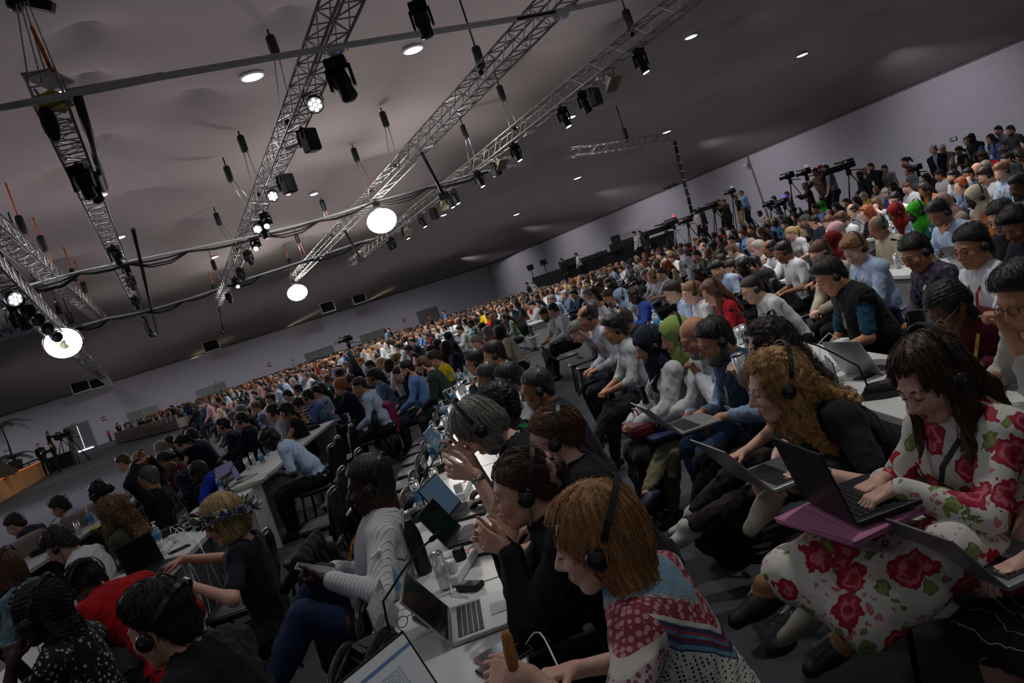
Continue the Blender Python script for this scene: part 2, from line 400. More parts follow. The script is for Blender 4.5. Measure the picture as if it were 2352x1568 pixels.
# hair: prims in the head's own frame (x right, y forward, z up)
def hair_field(style, h, Hc, R, B=None, sd=1, k=1.):
    def p(x, y, z): return Hc + R @ np.array([x, y, z], float) * k
    def loc(X, Y, Z):
        x, y, z = X - f32(Hc[0]), Y - f32(Hc[1]), Z - f32(Hc[2])
        return [(x * f32(R[0, i]) + y * f32(R[1, i]) + z * f32(R[2, i])) / k for i in range(3)]
    th = .012; P = []; cuts = []; disp = None
    cap = lambda t, c=(0, -.014, .036): E(p(*c), (np.array((.0745, .097, .0845)) + t) * k, R, .012)
    hl = lambda a, b: (lambda X, Y, Z: (lambda q: (a + b * q[1] - q[2]) * f32(.75))(loc(X, Y, Z)))
    groove = lambda am, fr_: (lambda X, Y, Z: (lambda q: f32(am) * np.sin(f32(fr_) * np.arctan2(q[0], q[1] + f32(.03)) + 3 * np.sin(q[2] * 25)) + f32(am) * .8 * np.sin(q[0] * 90 + sd) * np.sin(q[1] * 75 + sd * 2) * np.sin(q[2] * 80 + sd))(loc(X, Y, Z)))
    face = lambda w=.056, zt=.086, y0=.012: (lambda X, Y, Z: (lambda q: np.minimum(np.minimum(f32(w) + np.clip(f32(-.03) - q[2], 0, .04) * f32(.2) - np.abs(q[0]), q[1] - f32(y0) - np.abs(q[0]) * f32(.15)), f32(zt) - q[2]))(loc(X, Y, Z)))
    dn = np.array([0, 0, -1.])
    bk = nz((R @ np.array([0, -1., 0])) * np.array([1, 1, 0]))
    st = style.split('+')[0]
    if st in ('short', 'crop', 'curlyshort', 'side', 'thick'):
        t = {'short': .011, 'crop': .006, 'curlyshort': .02, 'side': .015, 'thick': .022}[st]
        P = [cap(t * .4), E(p(0, -.012, .056), np.array((.07 + t * .35, .091 + t * .5, .068 + t)) * k, R, .03)]
        if st in ('side', 'thick', 'curlyshort'): P.append(E(p(.0, .03, .1), np.array((.06, .062, .03 + t * .3)) * k, R, .03))
        P.append(E(p(0, -.054, -.03), np.array((.068, .05, .06)) * k + t * .2, R, .03))
        cuts = [lambda X, Y, Z: (lambda q: (f32(.014) + f32(.72) * np.maximum(q[1], 0) + np.maximum(f32(1.7) * np.minimum(q[1] + f32(.012), 0), f32(-.1)) - q[2]) * f32(.6))(loc(X, Y, Z))]
        disp = groove(.0025, 26) if st != 'curlyshort' else None
        if st == 'curlyshort': disp = lambda X, Y, Z: f32(.005) * (np.sin(X * 240) * np.sin(Y * 230 + 1) + np.sin(Z * 250) * np.sin(X * 160))
    elif st == 'balding':
        P = [cap(.007), E(p(0, -.06, -.02), np.array((.07, .05, .055)) * k, R, .03), E(p(0, .045, .1), np.array((.062, .11, .075)) * k, R, .01, -1)]; cuts = [hl(-.004, .7)]; disp = groove(.002, 26)
    elif st == 'afro':
        P = [E(p(0, -.03, .05), np.array((.115, .125, .115)) * k, R, .02), E(p(0, -.06, -.02), np.array((.09, .08, .07)) * k, R, .03)]; cuts = [hl(-.012, .72)]
        disp = lambda X, Y, Z: f32(.007) * (np.sin(X * 150 + 2 * np.sin(Z * 60)) * np.sin(Y * 140) + np.sin(Z * 165 + 2 * np.sin(X * 70)) * np.sin(X * 90 + Y * 120))
    elif st in ('bob', 'long', 'longcurly', 'wavy', 'half'):
        ln = {'bob': .12, 'wavy': .17, 'long': .3, 'longcurly': .27, 'half': .2}[st]; fat = {'longcurly': .011, 'wavy': .008}.get(st, 0)
        P = [cap(.017 + fat * .4), E(p(0, -.055, -.03), np.array((.08 + fat, .066 + fat, .085)) * k, R, .03)]
        for x in (-.066, -.045, 0, .045, .066):
            a = p(x, -.05 if abs(x) < .06 else -.012, -.0)
            if ln > .18 and B is not None:
                m = B['nb'] - B['fw'] * .075 + B['up'] * .03 + B['ax'] * x * 1.1; e = m - B['fw'] * .05 - B['up'] * (ln - .12) + B['ax'] * x * .4
                if abs(x) > .06: m = B['nb'] + B['fw'] * .045 + B['ax'] * x * 1.25 + B['up'] * .02; e = B['chest'] + B['fw'] * .115 + B['ax'] * x * 1.3 + B['up'] * (.26 - ln)
                P += [T(a, m, .034 + fat, .03 + fat, .03), T(m, e, .03 + fat, .02 + fat, .03)]; continue
            e = a + (dn * .85 + bk * .25) * ln * k + R @ np.array([x * .3, 0, 0])
            P.append(T(a, e, .034 + fat, .024 + fat, .03))
        cuts = [face()]
        disp = groove(.0035, 30) if st != 'longcurly' else (lambda X, Y, Z: f32(.007) * np.sin(X * 110 + 2.5 * np.sin(Z * 55)) * np.sin(Y * 100 + 2 * np.sin(Z * 48)))
    elif st in ('bun', 'pony', 'updo', 'braidbun', 'lowpony'):
        P = [cap(.011)]; P.append(E(p(0, -.065, -.02), np.array((.066, .045, .05)) * k, R, .03))
        if st == 'bun': P.append(E(p(0, -.128, .025), np.array((.042, .036, .042)) * k, R, .01))
        if st == 'braidbun': P.append(E(p(0, -.125, -.015), np.array((.055, .048, .05)) * k, R, .01))
        if st == 'updo': P += [E(p(0, -.1, .03), np.array((.05, .045, .065)) * k, R, .02), T(p(0, -.1, -.0), p(.01, -.13, -.09), .018, .008, .02)]
        if st == 'pony': P += [T(p(0, -.1, .04), p(0, -.145, .03), .024, .03, .015), T(p(0, -.145, .03), p(0, -.165, -.07), .032, .026, .02), T(p(0, -.165, -.07), p(0, -.16, -.15), .026, .008, .02)]
        if st == 'lowpony': P += [T(p(0, -.09, -.03), p(0, -.13, -.04), .024, .03, .015), T(p(0, -.13, -.04), p(0, -.13, -.04) + (bk * .4 + dn) * .16 * k, .032, .012, .02)]
        cuts = [hl(.002, .78)]; disp = groove(.003, 34 if 'braid' in st else 26)
    elif st == 'braids':
        P = [cap(.014), E(p(0, -.06, -.02), np.array((.074, .055, .06)) * k, R, .03)]
        for i in range(13):
            x = -.072 + .012 * i; a = p(x, -.075 + abs(x) * .5, .0 + .01 * (i % 2)); m = a + (bk * .045 + dn * .1) * k + R @ np.array([x * .2, 0, 0]); e = m + (dn * .22 + bk * .05) * k
            P += [T(a, m, .014, .012, .006), T(m, e, .012, .007, .006)]
        cuts = [face(.058, .076, .02)]; disp = lambda X, Y, Z: f32(.003) * np.sin(Z * 320 + X * 90) + f32(.002) * np.sin(X * 300)
    elif st == 'hijab':
        P = [cap(.02), E(p(0, -.02, -.045), np.array((.086, .095, .09)) * k, R, .03), E(p(0, .0, -.13), np.array((.08, .085, .07)) * k, R, .04)]
        if B is not None:
            for n in 'LR': P.append(T(p(0, -.03, -.14), B['nb'] * .45 + B['sh' + n] * .55 + B['up'] * .02, .075, .07, .06))
            P.append(T(p(0, .02, -.12), B['chest'] + B['fw'] * .1 + B['up'] * .02, .075, .05, .05))
        P.append(E(p(0, .1, -.012), np.array((.052, .07, .082)) * k, R, .012, -1)); disp = wrinkle(.003, sd, .9)
    elif st == 'cap':
        P = [cap(.013), T(p(-.03, .09, .06), p(.03, .09, .06), .02, k=.02), E(p(0, .125, .052), np.array((.062, .05, .009)) * k, R, .01)]; cuts = [hl(.03, .12)]
    if st == 'none' or not P: return None
    return Field(P, h, cuts, disp)
def glasses_mesh(Hc, R, col):
    b = MB(); p = lambda x, y, z: Vector(Hc + R @ np.array([x, y, z], float))
    for s in (-1, 1):
        b.tube([p(s * (.034 + .023 * math.cos(a)), .108 - abs(.034 + .023 * math.cos(a)) * .12, -.002 + .019 * math.sin(a)) for a in np.linspace(0, 2 * PI, 15)[:-1]], .0018, 5, True)
        b.tube([p(s * .057, .101, .004), p(s * .076, .06, .006), p(s * .083, -.002, .004), p(s * .083, -.02, -.012)], .0017, 5)
    b.tube([p(-.011, .106, .003), p(0, .11, .005), p(.011, .106, .003)], .0016, 5)
    return b
def headset_mesh(Hc, R, off=.0, tilt=-.0, big=.0):
    b = MB(); Rt = R @ np.array(Matrix.Rotation(tilt, 3, 'X')); p = lambda x, y, z: Vector(Hc + Rt @ np.array([x, y, z], float))
    pts = [(.096 + off) * np.array([math.cos(a), 0, math.sin(a) * 1.3]) for a in np.linspace(.12, PI - .12, 19)]
    V = []; F = []
    for q in pts:
        n = nz(q)
        for dy, dr in ((-.008, 0), (.008, 0), (.008, .004), (-.008, .004)): V.append(p(*(q + n * dr + np.array([0, -.008 + dy, .018]))))
    for i in range(len(pts) - 1):
        for j in range(4): F.append((i * 4 + j, i * 4 + (j + 1) % 4, i * 4 + 4 + (j + 1) % 4, i * 4 + 4 + j))
    b.add(V, F, False)
    for s in (-1, 1):
        M = Matrix(Rt.tolist()) @ Matrix.Rotation(s * PI / 2, 3, 'Y'); c = p(s * (.078 + off), -.008, -.012)
        b.lathe([(.0, 0), (.025, 0), (.029, .006), (.029, .013), (.025, .02), (.021, .024), (.0, .025)], c, 18, M)
        b.lathe([(.0, .024), (.011, .024), (.011, .027), (.0, .027)], c, 12, M)
    return b
FEM = 'f'
def person(name_pos, S, h=.012, hh=None, label=None, group=None, yaw=PI, root=None, strand=0, cat='person'):
    """builds one person; name_pos = (x, y) of the hips on the floor"""
    k = S.get('s', 1.); sex = S.get('sex', 'm'); fat = S.get('fat', 0.); B = skeleton(S); Hc, R = B['head'], B['RH']
    hd = [(p if p[0] != 'e' else p) for p in head_prims(Hc, R, B['nb'], sex, fat)]
    top = S.get('top', {}); bot = S.get('bot', {}); sk = skin(S.get('skin', '#c99a80'))
    SK = torso_prims(B, k, sex, fat, .012)
    if h >= .0085 and bot.get('kind') == 'trousers': SK = SK[2:]
    for n in 'LR':
        if S.get('arm' + n, True):
            SK += arm_prims(B, n, k, sex=sex)
            fd = S.get('fd' + n); fd = np.array(fd, float) if fd is not None else (B['wr' + n] - B['el' + n])
            pn = np.array(S.get('pn' + n, (0, 0, -1)), float)
            SK += hand_prims(B['wr' + n], fd, pn, -1 if n == 'L' else 1, S.get('c' + n, .35), S.get('sp' + n, .1), k * (1. if sex == 'm' else .92))
        if h < .0085 or not bot or bot.get('kind') != 'trousers': SK += leg_prims(B, n, k, -.004, sex=sex, fat=fat) + foot_prims(B, n, k, -.006)
    SK += hd
    V, F = Field(SK, h).mesh()
    o = mesh_obj('person', V, F, sk); o.location = (name_pos[0], name_pos[1], 0); o.rotation_euler = (0, 0, yaw - PI / 2)
    if label: tag(o, label, cat, group)
    def child(nm, V, F, m, **kw): return mesh_obj(nm, V, F, m, o, **kw)
    hc = S.get('h_cloth', h * 1.35); w = S.get('wr', .0075)
    # upper garment
    if top:
        inf = top.get('inf', .012); sl = top.get('sl', 2.); TP = inflate(torso_prims(B, k, sex, fat), inf)
        for n in 'LR':
            if sl > 0: TP += arm_prims(B, n, k, infl=inf + top.get('loose', .004), t1=min(sl, 1.93), sex=sex)
        if top.get('collar'): TP += [T(B['nb'] + B['up'] * .0, B['nb'] + nz(Hc - B['nb']) * .035 * k, .064 * k, .058 * k, .012)]
        cuts = []; up, nb = B['up'], B['nb']; neck = Hc - nb
        nd_ = nz(neck); rad = top.get('neck', .058); nbp = nb - B['fw'] * .005
        def ncut(X, Y, Z):   # neckline
            x, y, z = X - f32(nbp[0]), Y - f32(nbp[1]), Z - f32(nbp[2]); t = x * f32(nd_[0]) + y * f32(nd_[1]) + z * f32(nd_[2]); r = np.sqrt(np.maximum(x * x + y * y + z * z - t * t, 0)); return np.minimum(f32(rad) - r, t + f32(.05))
        if rad > 0: cuts.append(ncut)
        if top.get('v'):    # open front
            c = B['chest']; ww = top['v']
            def vcut(X, Y, Z):
                x, y, z = X - f32(c[0]), Y - f32(c[1]), Z - f32(c[2]); q = [x * f32(B[m][0]) + y * f32(B[m][1]) + z * f32(B[m][2]) for m in ('ax', 'fw', 'up')]
                return np.minimum(f32(ww) * np.clip((q[2] + f32(.16)) / f32(.33), .05, 1.2) - np.abs(q[0]), q[1] - f32(.02))
            cuts.append(vcut)
        low = B['hip'][2] + top.get('low', -.06)
        cuts.append(lambda X, Y, Z: f32(low) - Z + 0 * X)
        V, F = Field(TP, hc, cuts, wrinkle(w, S.get('sd', 1.))).mesh(); child(top.get('name', 'shirt'), V, F, top.get('m') or cloth(top.get('c', '#d8d8d8')))
        if top.get('under'):
            P2 = inflate(torso_prims(B, k, sex, fat), inf * .35) + [T(B['nb'], B['nb'] + nd_ * .04 * k, .061 * k, .056 * k, .012)]
            V, F = Field(P2, hc, [ncut, lambda X, Y, Z: f32(low + .1) - Z + 0 * X]).mesh(); child('shirt_front', V, F, cloth(top['under']))
        if top.get('cuff'):
            for n in 'LR':
                e, wq = B['el' + n], B['wr' + n]; V, F = Field([T(e + (wq - e) * .9, e + (wq - e) * .985, .037 * k, .036 * k)], hc).mesh(); child('cuff', V, F, cloth(top['cuff']))
    if top.get('vest'):
        VP = inflate(torso_prims(B, k, sex, fat), .024)
        V, F = Field(VP, hc, [ncut, lambda X, Y, Z: f32(B['hip'][2] - .04) - Z + 0 * X] + [(lambda s_: lambda X, Y, Z: f32(.055) - np.sqrt(((X - f32(B['sh' + s_][0] * 1.08)) ** 2 + (Y - f32(B['sh' + s_][1])) ** 2 + (Z - f32(B['sh' + s_][2])) ** 2)))(n) for n in 'LR'], wrinkle(w, 4.)).mesh(); child('vest', V, F, cloth(top['vest']))
    # lower garment
    if bot:
        kd = bot.get('kind', 'trousers'); inf = bot.get('inf', .012); m = bot.get('m') or cloth(bot.get('c', '#202228')); BP = [E(B['hip'] + np.array([0, -.015, .01]), ((.17 + fat * .02 + inf) * k, (.13 + fat * .02 + inf) * k, (.115 + inf) * k), None, .05)]
        if kd == 'trousers':
            for n in 'LR': BP += leg_prims(B, n, k, inf + bot.get('loose', 0), bot.get('t', 1.93), sex, fat)
            V, F = Field(BP, hc, [lambda X, Y, Z: np.minimum(Z - f32(B['hip'][2] + .1), f32(.16) - Y) + 0 * X], wrinkle(w, 2.)).mesh(); child('trousers', V, F, m)
        else:
            t1 = bot.get('t', 1.4)
            for n in 'LR': BP += leg_prims(B, n, k, inf + .012, t1, sex, fat)
            ml = [(B['kn' + n] + (B['an' + n] - B['kn' + n]) * max(0, t1 - 1)) for n in 'LR']
            for u in (.15, .5, .85, 1.):
                a = B['hjL'] + (B['knL'] - B['hjL']) * u; b = B['hjR'] + (B['knR'] - B['hjR']) * u; BP.append(T(a, b, .07 * k, .07 * k, .05))
            if t1 > 1.05:
                for u in (.5, 1.):
                    a = B['knL'] + (ml[0] - B['knL']) * u; b = B['knR'] + (ml[1] - B['knR']) * u; BP.append(T(a, b, .075 * k, .075 * k, .05))
            for dq in bot.get('drape', ()): BP.append(T(*dq))
            V, F = Field(BP, hc, [lambda X, Y, Z: np.minimum(Z - f32(B['hip'][2] + .12), f32(.16) - Y) + 0 * X], wrinkle(w * .8, 2., .7)).mesh(); child(kd, V, F, m)
    if S.get('tights'):
        for n in 'LR': V, F = Field(leg_prims(B, n, k, .001, sex=sex) + foot_prims(B, n, k, .001), hc).mesh(); child('tights', V, F, mat('nylon ' + S['tights'], S['tights'], .5))
    if S.get('shoe', '#151515'):
        for n in 'LR':
            FP = foot_prims(B, n, k, .004)
            V, F = Field(FP, hc, S.get('shoecut', ())).mesh(); child('shoe', V, F, mat('shoe ' + S.get('shoe', '#151515'), S.get('shoe', '#151515'), .5))
    if S.get('sock'):
        for n in 'LR':
            FP = foot_prims(B, n, k, .002) + [T(B['an' + n], B['an' + n] + (B['kn' + n] - B['an' + n]) * .3, .041 * k, .046 * k)]
            V, F = Field(FP, hc).mesh(); child('sock', V, F, cloth(S['sock']))
    # hair
    st = S.get('hair', 'short'); hm = hairm(S.get('hc', '#1c1614')) if st.split('+')[0] not in ('hijab', 'cap') else cloth(S.get('hc', '#445'))
    if st != 'none':
        fl = hair_field(st, hh or h, Hc, R, B, S.get('sd', 1), 1.)
        V, F = fl.mesh(); sh_ = st in ('short', 'side', 'crop', 'thick', 'curlyshort', 'balding')
        if not strand and sh_ and st != 'crop' and h < .0105: strand = 350
        if strand:
            g = np.random.default_rng(5); sel = V[g.integers(0, len(V), strand)]
            q = (sel - Hc) @ R; upz = q[:, 2] > -.12; sel = sel[upz].astype(float)
            curly = 'curl' in st or st == 'afro'
            pole = Hc + R @ np.array([0, -.05, .12]); tail = st in ('bun', 'pony', 'updo', 'braidbun', 'lowpony')
            tgt = Hc + R @ (np.array([0, -.12, .02]) if tail else np.array([0, -.04, -.4]))
            def flow(P):
                if tail: return nz_rows(tgt - P)
                f = nz_rows(P - pole) * .7 + np.array([0, 0, -.9])
                if curly: f = f + .9 * np.stack([np.sin(P[:, 2] * 140 + P[:, 1] * 60), np.cos(P[:, 2] * 120 + P[:, 0] * 80), .3 * np.sin(P[:, 0] * 150)], 1)
                return f
            V2, F2 = strands(fl, sel, flow, .005 if sh_ else .012, 5 if sh_ else (11 if not curly else 14), .0013, lift=.004 if not curly else .011, stop=lambda P: (lambda q: (np.abs(q[:, 0]) < .062) & (q[:, 1] > .02) & (q[:, 2] < (.08 if not sh_ else .072)))((P - Hc) @ R))
            F = np.concatenate([F, F2 + len(V)]); V = np.concatenate([V, V2])
        child('headscarf' if st == 'hijab' else ('cap' if st == 'cap' else 'hair'), V, F, hm)
    if S.get('beard'):
        BP = [inflate([p], .007)[0] for p in hd if p[0] == 't' and p[3] in (.017,) or (p[0] == 't' and abs(p[3] - (.016 + fat * .012)) < 1e-6)] + [E(Hc + R @ np.array([0, .055, -.085]), (.045, .045, .035), R)]
        V, F = Field(BP, hh or h, [lambda X, Y, Z: f32(.014) - np.sqrt((X - f32((Hc + R @ np.array([0, .105, -.07]))[0])) ** 2 + (Y - f32((Hc + R @ np.array([0, .105, -.07]))[1])) ** 2 + (Z - f32((Hc + R @ np.array([0, .105, -.07]))[2])) ** 2)]).mesh(); child('beard', V, F, hairm(S['beard']))
    if S.get('glasses'): glasses_mesh(Hc, R, 0).build('glasses', mat('frames ' + S['glasses'], S['glasses'], .35), o)
    if S.get('face', False):
        b = MB(); e2 = MB(); l2 = MB(); pp = lambda x, y, z: Vector(Hc + R @ np.array([x, y, z], float))
        for s in (-1, 1):
            b.tube([pp(s * .014, .0915, .022), pp(s * .03, .091, .0275), pp(s * .05, .079, .021)], [.003, .0035, .0015], 6)
            e2.tube([pp(s * .017, .092, -.001), pp(s * .031, .0965, -.0035), pp(s * .046, .086, -.001)], [.001, .0022, .0012], 6)
        b.build('eyebrows', hairm(S.get('brow', S.get('hc', '#1c1614') if st not in ('hijab', 'cap') else '#1c1614')), o)
        e2.build('eyelashes', mat('lash', '#120e0c', .6), o)
        l2.tube([pp(-.021, .0905, -.0665), pp(-.009, .0985, -.0635), pp(0, .0985, -.065), pp(.009, .0985, -.0635), pp(.021, .0905, -.0665)], [.001, .004, .004, .004, .001], 6)
        l2.tube([pp(-.019, .0905, -.0715), pp(0, .0975, -.0755), pp(.019, .0905, -.0715)], [.001, .005, .001], 6)
        l2.build('lips', mat('lips ' + S.get('lips', '#a0685e'), S.get('lips', '#a0685e'), .4), o)
    if S.get('hs'):
        hsb = headset_mesh(Hc, R, {'afro': .03, 'hijab': .014, 'longcurly': .02, 'wavy': .018, 'bob': .016, 'long': .016, 'thick': .012, 'curlyshort': .012, 'braids': .012}.get(st, .004), S.get('hst', 0.) + .35).build('headset', mat('black plastic', '#141416', .38), o)
        if S['hs'] > 1:
            c = MB(); a = Hc + R @ np.array([-.085 * (1 if S['hs'] == 2 else -1), -.005, -.045]); e = B['chest'] + B['fw'] * .13
            m = (a + e) / 2 + np.array([0, .03, -.06]); c.tube([Vector(a * (1 - t) ** 2 + 2 * m * t * (1 - t) + e * t * t) for t in np.linspace(0, 1, 9)], .0017, 5); c.build('headset_cable', mat('black plastic'), hsb)
    if S.get('lan'):
        b = MB(); nb, up, fw, ax, ch = B['nb'], B['up'], B['fw'], B['ax'], B['chest']
        off = .024 + (.012 if top.get('v') else 0) + (.03 if sex == 'f' else 0)
        pts = [nb - fw * .062 + up * .0, nb - fw * .04 - ax * .062, nb + fw * .03 - ax * .066 - up * .03, ch + fw * (.112 + off) - ax * .05 + up * .06, ch + fw * (.118 + off + fat * .03) - up * .05]
        pts2 = [p - 2 * ax * (ax @ (p - nb)) for p in pts][::-1]
        sp = [Vector(p) for p in pts + pts2[1:-1]]
        V = []; Fq = []
        for i, q in enumerate(sp):
            a = sp[i - 1]; c = sp[(i + 1) % len(sp)]; t = (c - a).normalized(); outw = (q - Vector(nb - up * .1)).normalized(); s_ = t.cross(outw).normalized() * .0085
            V += [q + s_ + outw * .004, q - s_ + outw * .004]
        n_ = len(sp)
        for i in range(n_): j = (i + 1) % n_; Fq.append((2 * i, 2 * i + 1, 2 * j + 1, 2 * j))
        b.add(V, Fq, False); b.build('lanyard', mat('lanyard ' + S['lan'], S['lan'], .7, var=.5, bscale=30), o)
        if S.get('badge', 1):
            b = MB(); q = Vector(ch + fw * (.128 + off + fat * .03) - up * .11); b.box((0, 0, 0), (.085, .004, .12), Matrix(B['RT'].tolist())); bo = b.build('badge', mat('badge', '#d9dde0', .4), o); bo.location = q
    o['_'] = 0; del o['_']
    return o, B
def nz_rows(v): return v / np.maximum(np.linalg.norm(v, axis=1, keepdims=True), 1e-9)
def w2l(p, pos, yaw):
    """world point -> the person's own frame"""
    a = -(yaw - PI / 2); x, y = p[0] - pos[0], p[1] - pos[1]
    return np.array([x * math.cos(a) - y * math.sin(a), x * math.sin(a) + y * math.cos(a), p[2]])
# ---------------------------------------------------------------- the hall
Q0 = Vector((0, 102, 0)); DR = Vector((.434, -.901, 0)).normalized(); DL = Vector((-.879, -.476, 0)).normalized()
EAVE = 5.65
QR = Q0 + DR * 125; QL = Q0 + DL * 88; QB = QR + DL * 88
def side_d(p, q, d):   # distance of a floor point from the wall line through q along d
    return abs((p[0] - q[0]) * d[1] - (p[1] - q[1]) * d[0])
DIMP = []
def zc(x, y, fine=True):
    dl, dr = side_d((x, y), Q0, DL), side_d((x, y), Q0, DR)
    d = -math.log(math.exp(-dl / 5) + math.exp(-dr / 5)) * 5 if dl + dr > 0 else 0
    z = EAVE + 3.2 * (1 - math.exp(-max(d, 0) / 8.5))
    if fine:
        fade = min(1, max(d, 0) / 4)
        z += fade * (.14 * math.sin(x * .55 + .8 * math.sin(y * .31)) * math.sin(y * .47 + x * .2) + .07 * math.sin((x * .9 + y * .43) * .9) )
        for (px, py, a, r) in DIMP:
            e = math.hypot(x - px, y - py) / r
            if e < 5: z += a * math.exp(-e) * fade
    return z
def at_ceiling(x, y):
    r = ray(x, y); lo, hi = 4., 110.
    for i in range(200):
        t = lo + (hi - lo) * i / 200; X, Y, Z = r[0] * t / r[1], t, CAMZ + r[2] * t / r[1]
        if Z > zc(X, Y, False): break
    return Vector((X, Y, Z))
for px in ((203, 108), (215, 228), (262, 362), (668, 30), (1270, 440), (1415, 250), (1650, 228), (1850, 262), (1560, 410), (1320, 545), (1210, 560), (1100, 470), (1020, 540), (690, 560), (860, 380), (420, 520), (330, 450), (150, 420), (470, 250), (1230, 150), (1450, 60), (1720, 60), (2050, 30), (2060, 130), (1260, 480), (1480, 350), (930, 560), (780, 640), (560, 700), (380, 820), (100, 620)):
    p = at_ceiling(*px); DIMP.append((p.x, p.y, rng.uniform(.6, .95), rng.uniform(.5, .8) * (1 + p.y / 60)))
def struct(o, label=None): o['kind'] = 'structure'; return o
def carpet(nt, b):
    tc = N(nt, 'ShaderNodeTexCoord'); n = N(nt, 'ShaderNodeTexNoise', i_Scale=260., i_Detail=3.); n2 = N(nt, 'ShaderNodeTexNoise', i_Scale=.5, i_Detail=2.)
    r = ramp(nt, [(.3, '#2e3136'), (.7, '#4a4d53')], 'LINEAR'); mx = N(nt, 'ShaderNodeMixRGB', blend_type='MULTIPLY', i_Fac=.25); bp = N(nt, 'ShaderNodeBump', i_Strength=.5, i_Distance=.004)
    for a in (n, n2): nt.links.new(tc.outputs['Object'], a.inputs['Vector'])
    nt.links.new(n.outputs['Fac'], r.inputs['Fac']); nt.links.new(r.outputs['Color'], mx.inputs['Color1']); nt.links.new(n2.outputs['Color'], mx.inputs['Color2'])
    nt.links.new(mx.outputs['Color'], b.inputs['Base Color']); nt.links.new(n.outputs['Fac'], bp.inputs['Height']); nt.links.new(bp.outputs['Normal'], b.inputs['Normal'])
b = MB(); cs = [Q0, QL, QB, QR]
b.add([(p.x, p.y, 0) for p in cs] + [(p.x, p.y, -.1) for p in cs], [(0, 1, 2, 3), (7, 6, 5, 4), (0, 4, 5, 1), (1, 5, 6, 2), (2, 6, 7, 3), (3, 7, 4, 0)])
struct(b.build('floor', mat('carpet', '#3a3d42', .95, fn=carpet)))
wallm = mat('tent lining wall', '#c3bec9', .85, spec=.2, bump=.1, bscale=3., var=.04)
def wall(name, a, c, z1=EAVE):
    d = (c - a); L = d.length; d = d / L; n = Vector((-d.y, d.x, 0)); m = MB(); nseg = max(2, int(L / 3))
    mid = (Q0 + QB) / 2; n = n if (mid - a).dot(n) < 0 else -n
    V = []; F = []
    for i in range(nseg + 1):
        q = a + d * L * i / nseg
        for z in (0, z1): V.append(q + Vector((0, 0, z)))
        for z in (0, z1): V.append(q + n * .15 + Vector((0, 0, z)))
    for i in range(nseg):
        k = 4 * i; F += [(k, k + 1, k + 5, k + 4), (k + 2, k + 6, k + 7, k + 3), (k + 1, k + 3, k + 7, k + 5), (k, k + 4, k + 6, k + 2)]
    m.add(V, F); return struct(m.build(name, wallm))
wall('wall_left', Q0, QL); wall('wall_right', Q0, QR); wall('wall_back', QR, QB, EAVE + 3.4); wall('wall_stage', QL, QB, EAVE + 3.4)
def uvmap(i, j, n): return None
V = []; F = []; nu, nv = 290, 380
for i in range(nu + 1):
    for j in range(nv + 1):
        p = Q0 + DL * 88 * (i / nu) ** 1.15 + DR * 125 * (j / nv); V.append((p.x, p.y, zc(p.x, p.y)))
for i in range(nu):
    for j in range(nv): k = i * (nv + 1) + j; F.append((k, k + 1, k + nv + 2, k + nv + 1))
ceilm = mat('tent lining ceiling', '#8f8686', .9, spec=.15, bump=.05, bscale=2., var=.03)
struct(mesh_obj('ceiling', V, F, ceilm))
def on_wall(px, q, d, off=.0):
    """point where a pixel's ray meets the wall through q along d, moved off the wall"""
    r = ray(*px); n = Vector((-d.y, d.x, 0)); n = n if (Vector((0, 20, 0)) - q).dot(n) > 0 else -n
    o = Vector((0, 0, CAMZ)); dd = Vector(r); t = (q - o).dot(n) / dd.dot(n); return o + dd * t + n * off, n
# light strip on the seam between wall and ceiling
for nm, a, dd, L in (('trim_left', Q0, DL, 88), ('trim_right', Q0, DR, 125)):
    m = MB(); p = a + dd * .3; q = a + dd * (L - .3); inw = on_wall((600, 800), Q0, DL)[1] if nm == 'trim_left' else on_wall((1700, 400), Q0, DR)[1]
    m.tube([p + inw * .06 + Vector((0, 0, EAVE - .05)), q + inw * .06 + Vector((0, 0, EAVE - .05))], .05, 6); struct(m.build(nm, mat('seam', '#77717a', .8)))
# doors and low glass panels in the left wall
alum = mat('aluminium', '#9a9ca0', .35, .9); glassm = mat('frosted glass', '#7d8480', .25, spec=.5); dark = mat('black metal', '#17181a', .45)
def wall_door(i, px0, px1, z1, doorway, col, label):
    p, n = on_wall(px0, Q0, DL, .05); q, _ = on_wall(px1, Q0, DL, .05); p.z = q.z = 0; d = q - p; L = d.length; d /= L; M = Matrix((d, n, Vector((0, 0, 1)))).transposed()
    r = empty(('door_%d' if doorway else 'window_%d') % i, p); r['kind'] = 'structure'; r['label'] = label
    for x in (.0, L / 2, L): MB().box(M @ Vector((x, 0, z1 / 2)), (.09, .1, z1), M).build('frame_post', alum, r)
    MB().box(M @ Vector((L / 2, 0, z1 - .05)), (L, .1, .1), M).build('frame_head', alum, r)
    for x in (L / 4, 3 * L / 4):
        MB().box(M @ Vector((x, 0, z1 / 2 - .03)), (L / 2 - .12, .03, z1 - .14), M).build('door_leaf' if doorway else 'pane', col, r)
        MB().box(M @ Vector((x, .03, 1.0)), (L / 2 - .2, .05, .06), M).build('push_bar', alum, r)
    return r, M, L, p
leafm = mat('door leaf', '#6f6f72', .5)
r1, M1, L1, p1 = wall_door(1, (147, 990), (203, 970), 2.75, True, leafm, 'grey double door in the wall behind the tripod cameras')
m = MB(); m.box(M1 @ Vector((L1 * .5 + .12, .06, .05)), (L1 * .62, .03, .12), M1); o = m.build('light_gap', mat('daylight gap', '#ffffff', emit='#eef2ff', estr=4.), r1)
m = MB(); m.box(M1 @ Vector((L1 * .5 + .06, .05, 1.3)), (.07, .03, 2.4), M1); m.build('centre_gap', mat('daylight slit', '#ffffff', emit='#dfe4ee', estr=.9), r1)
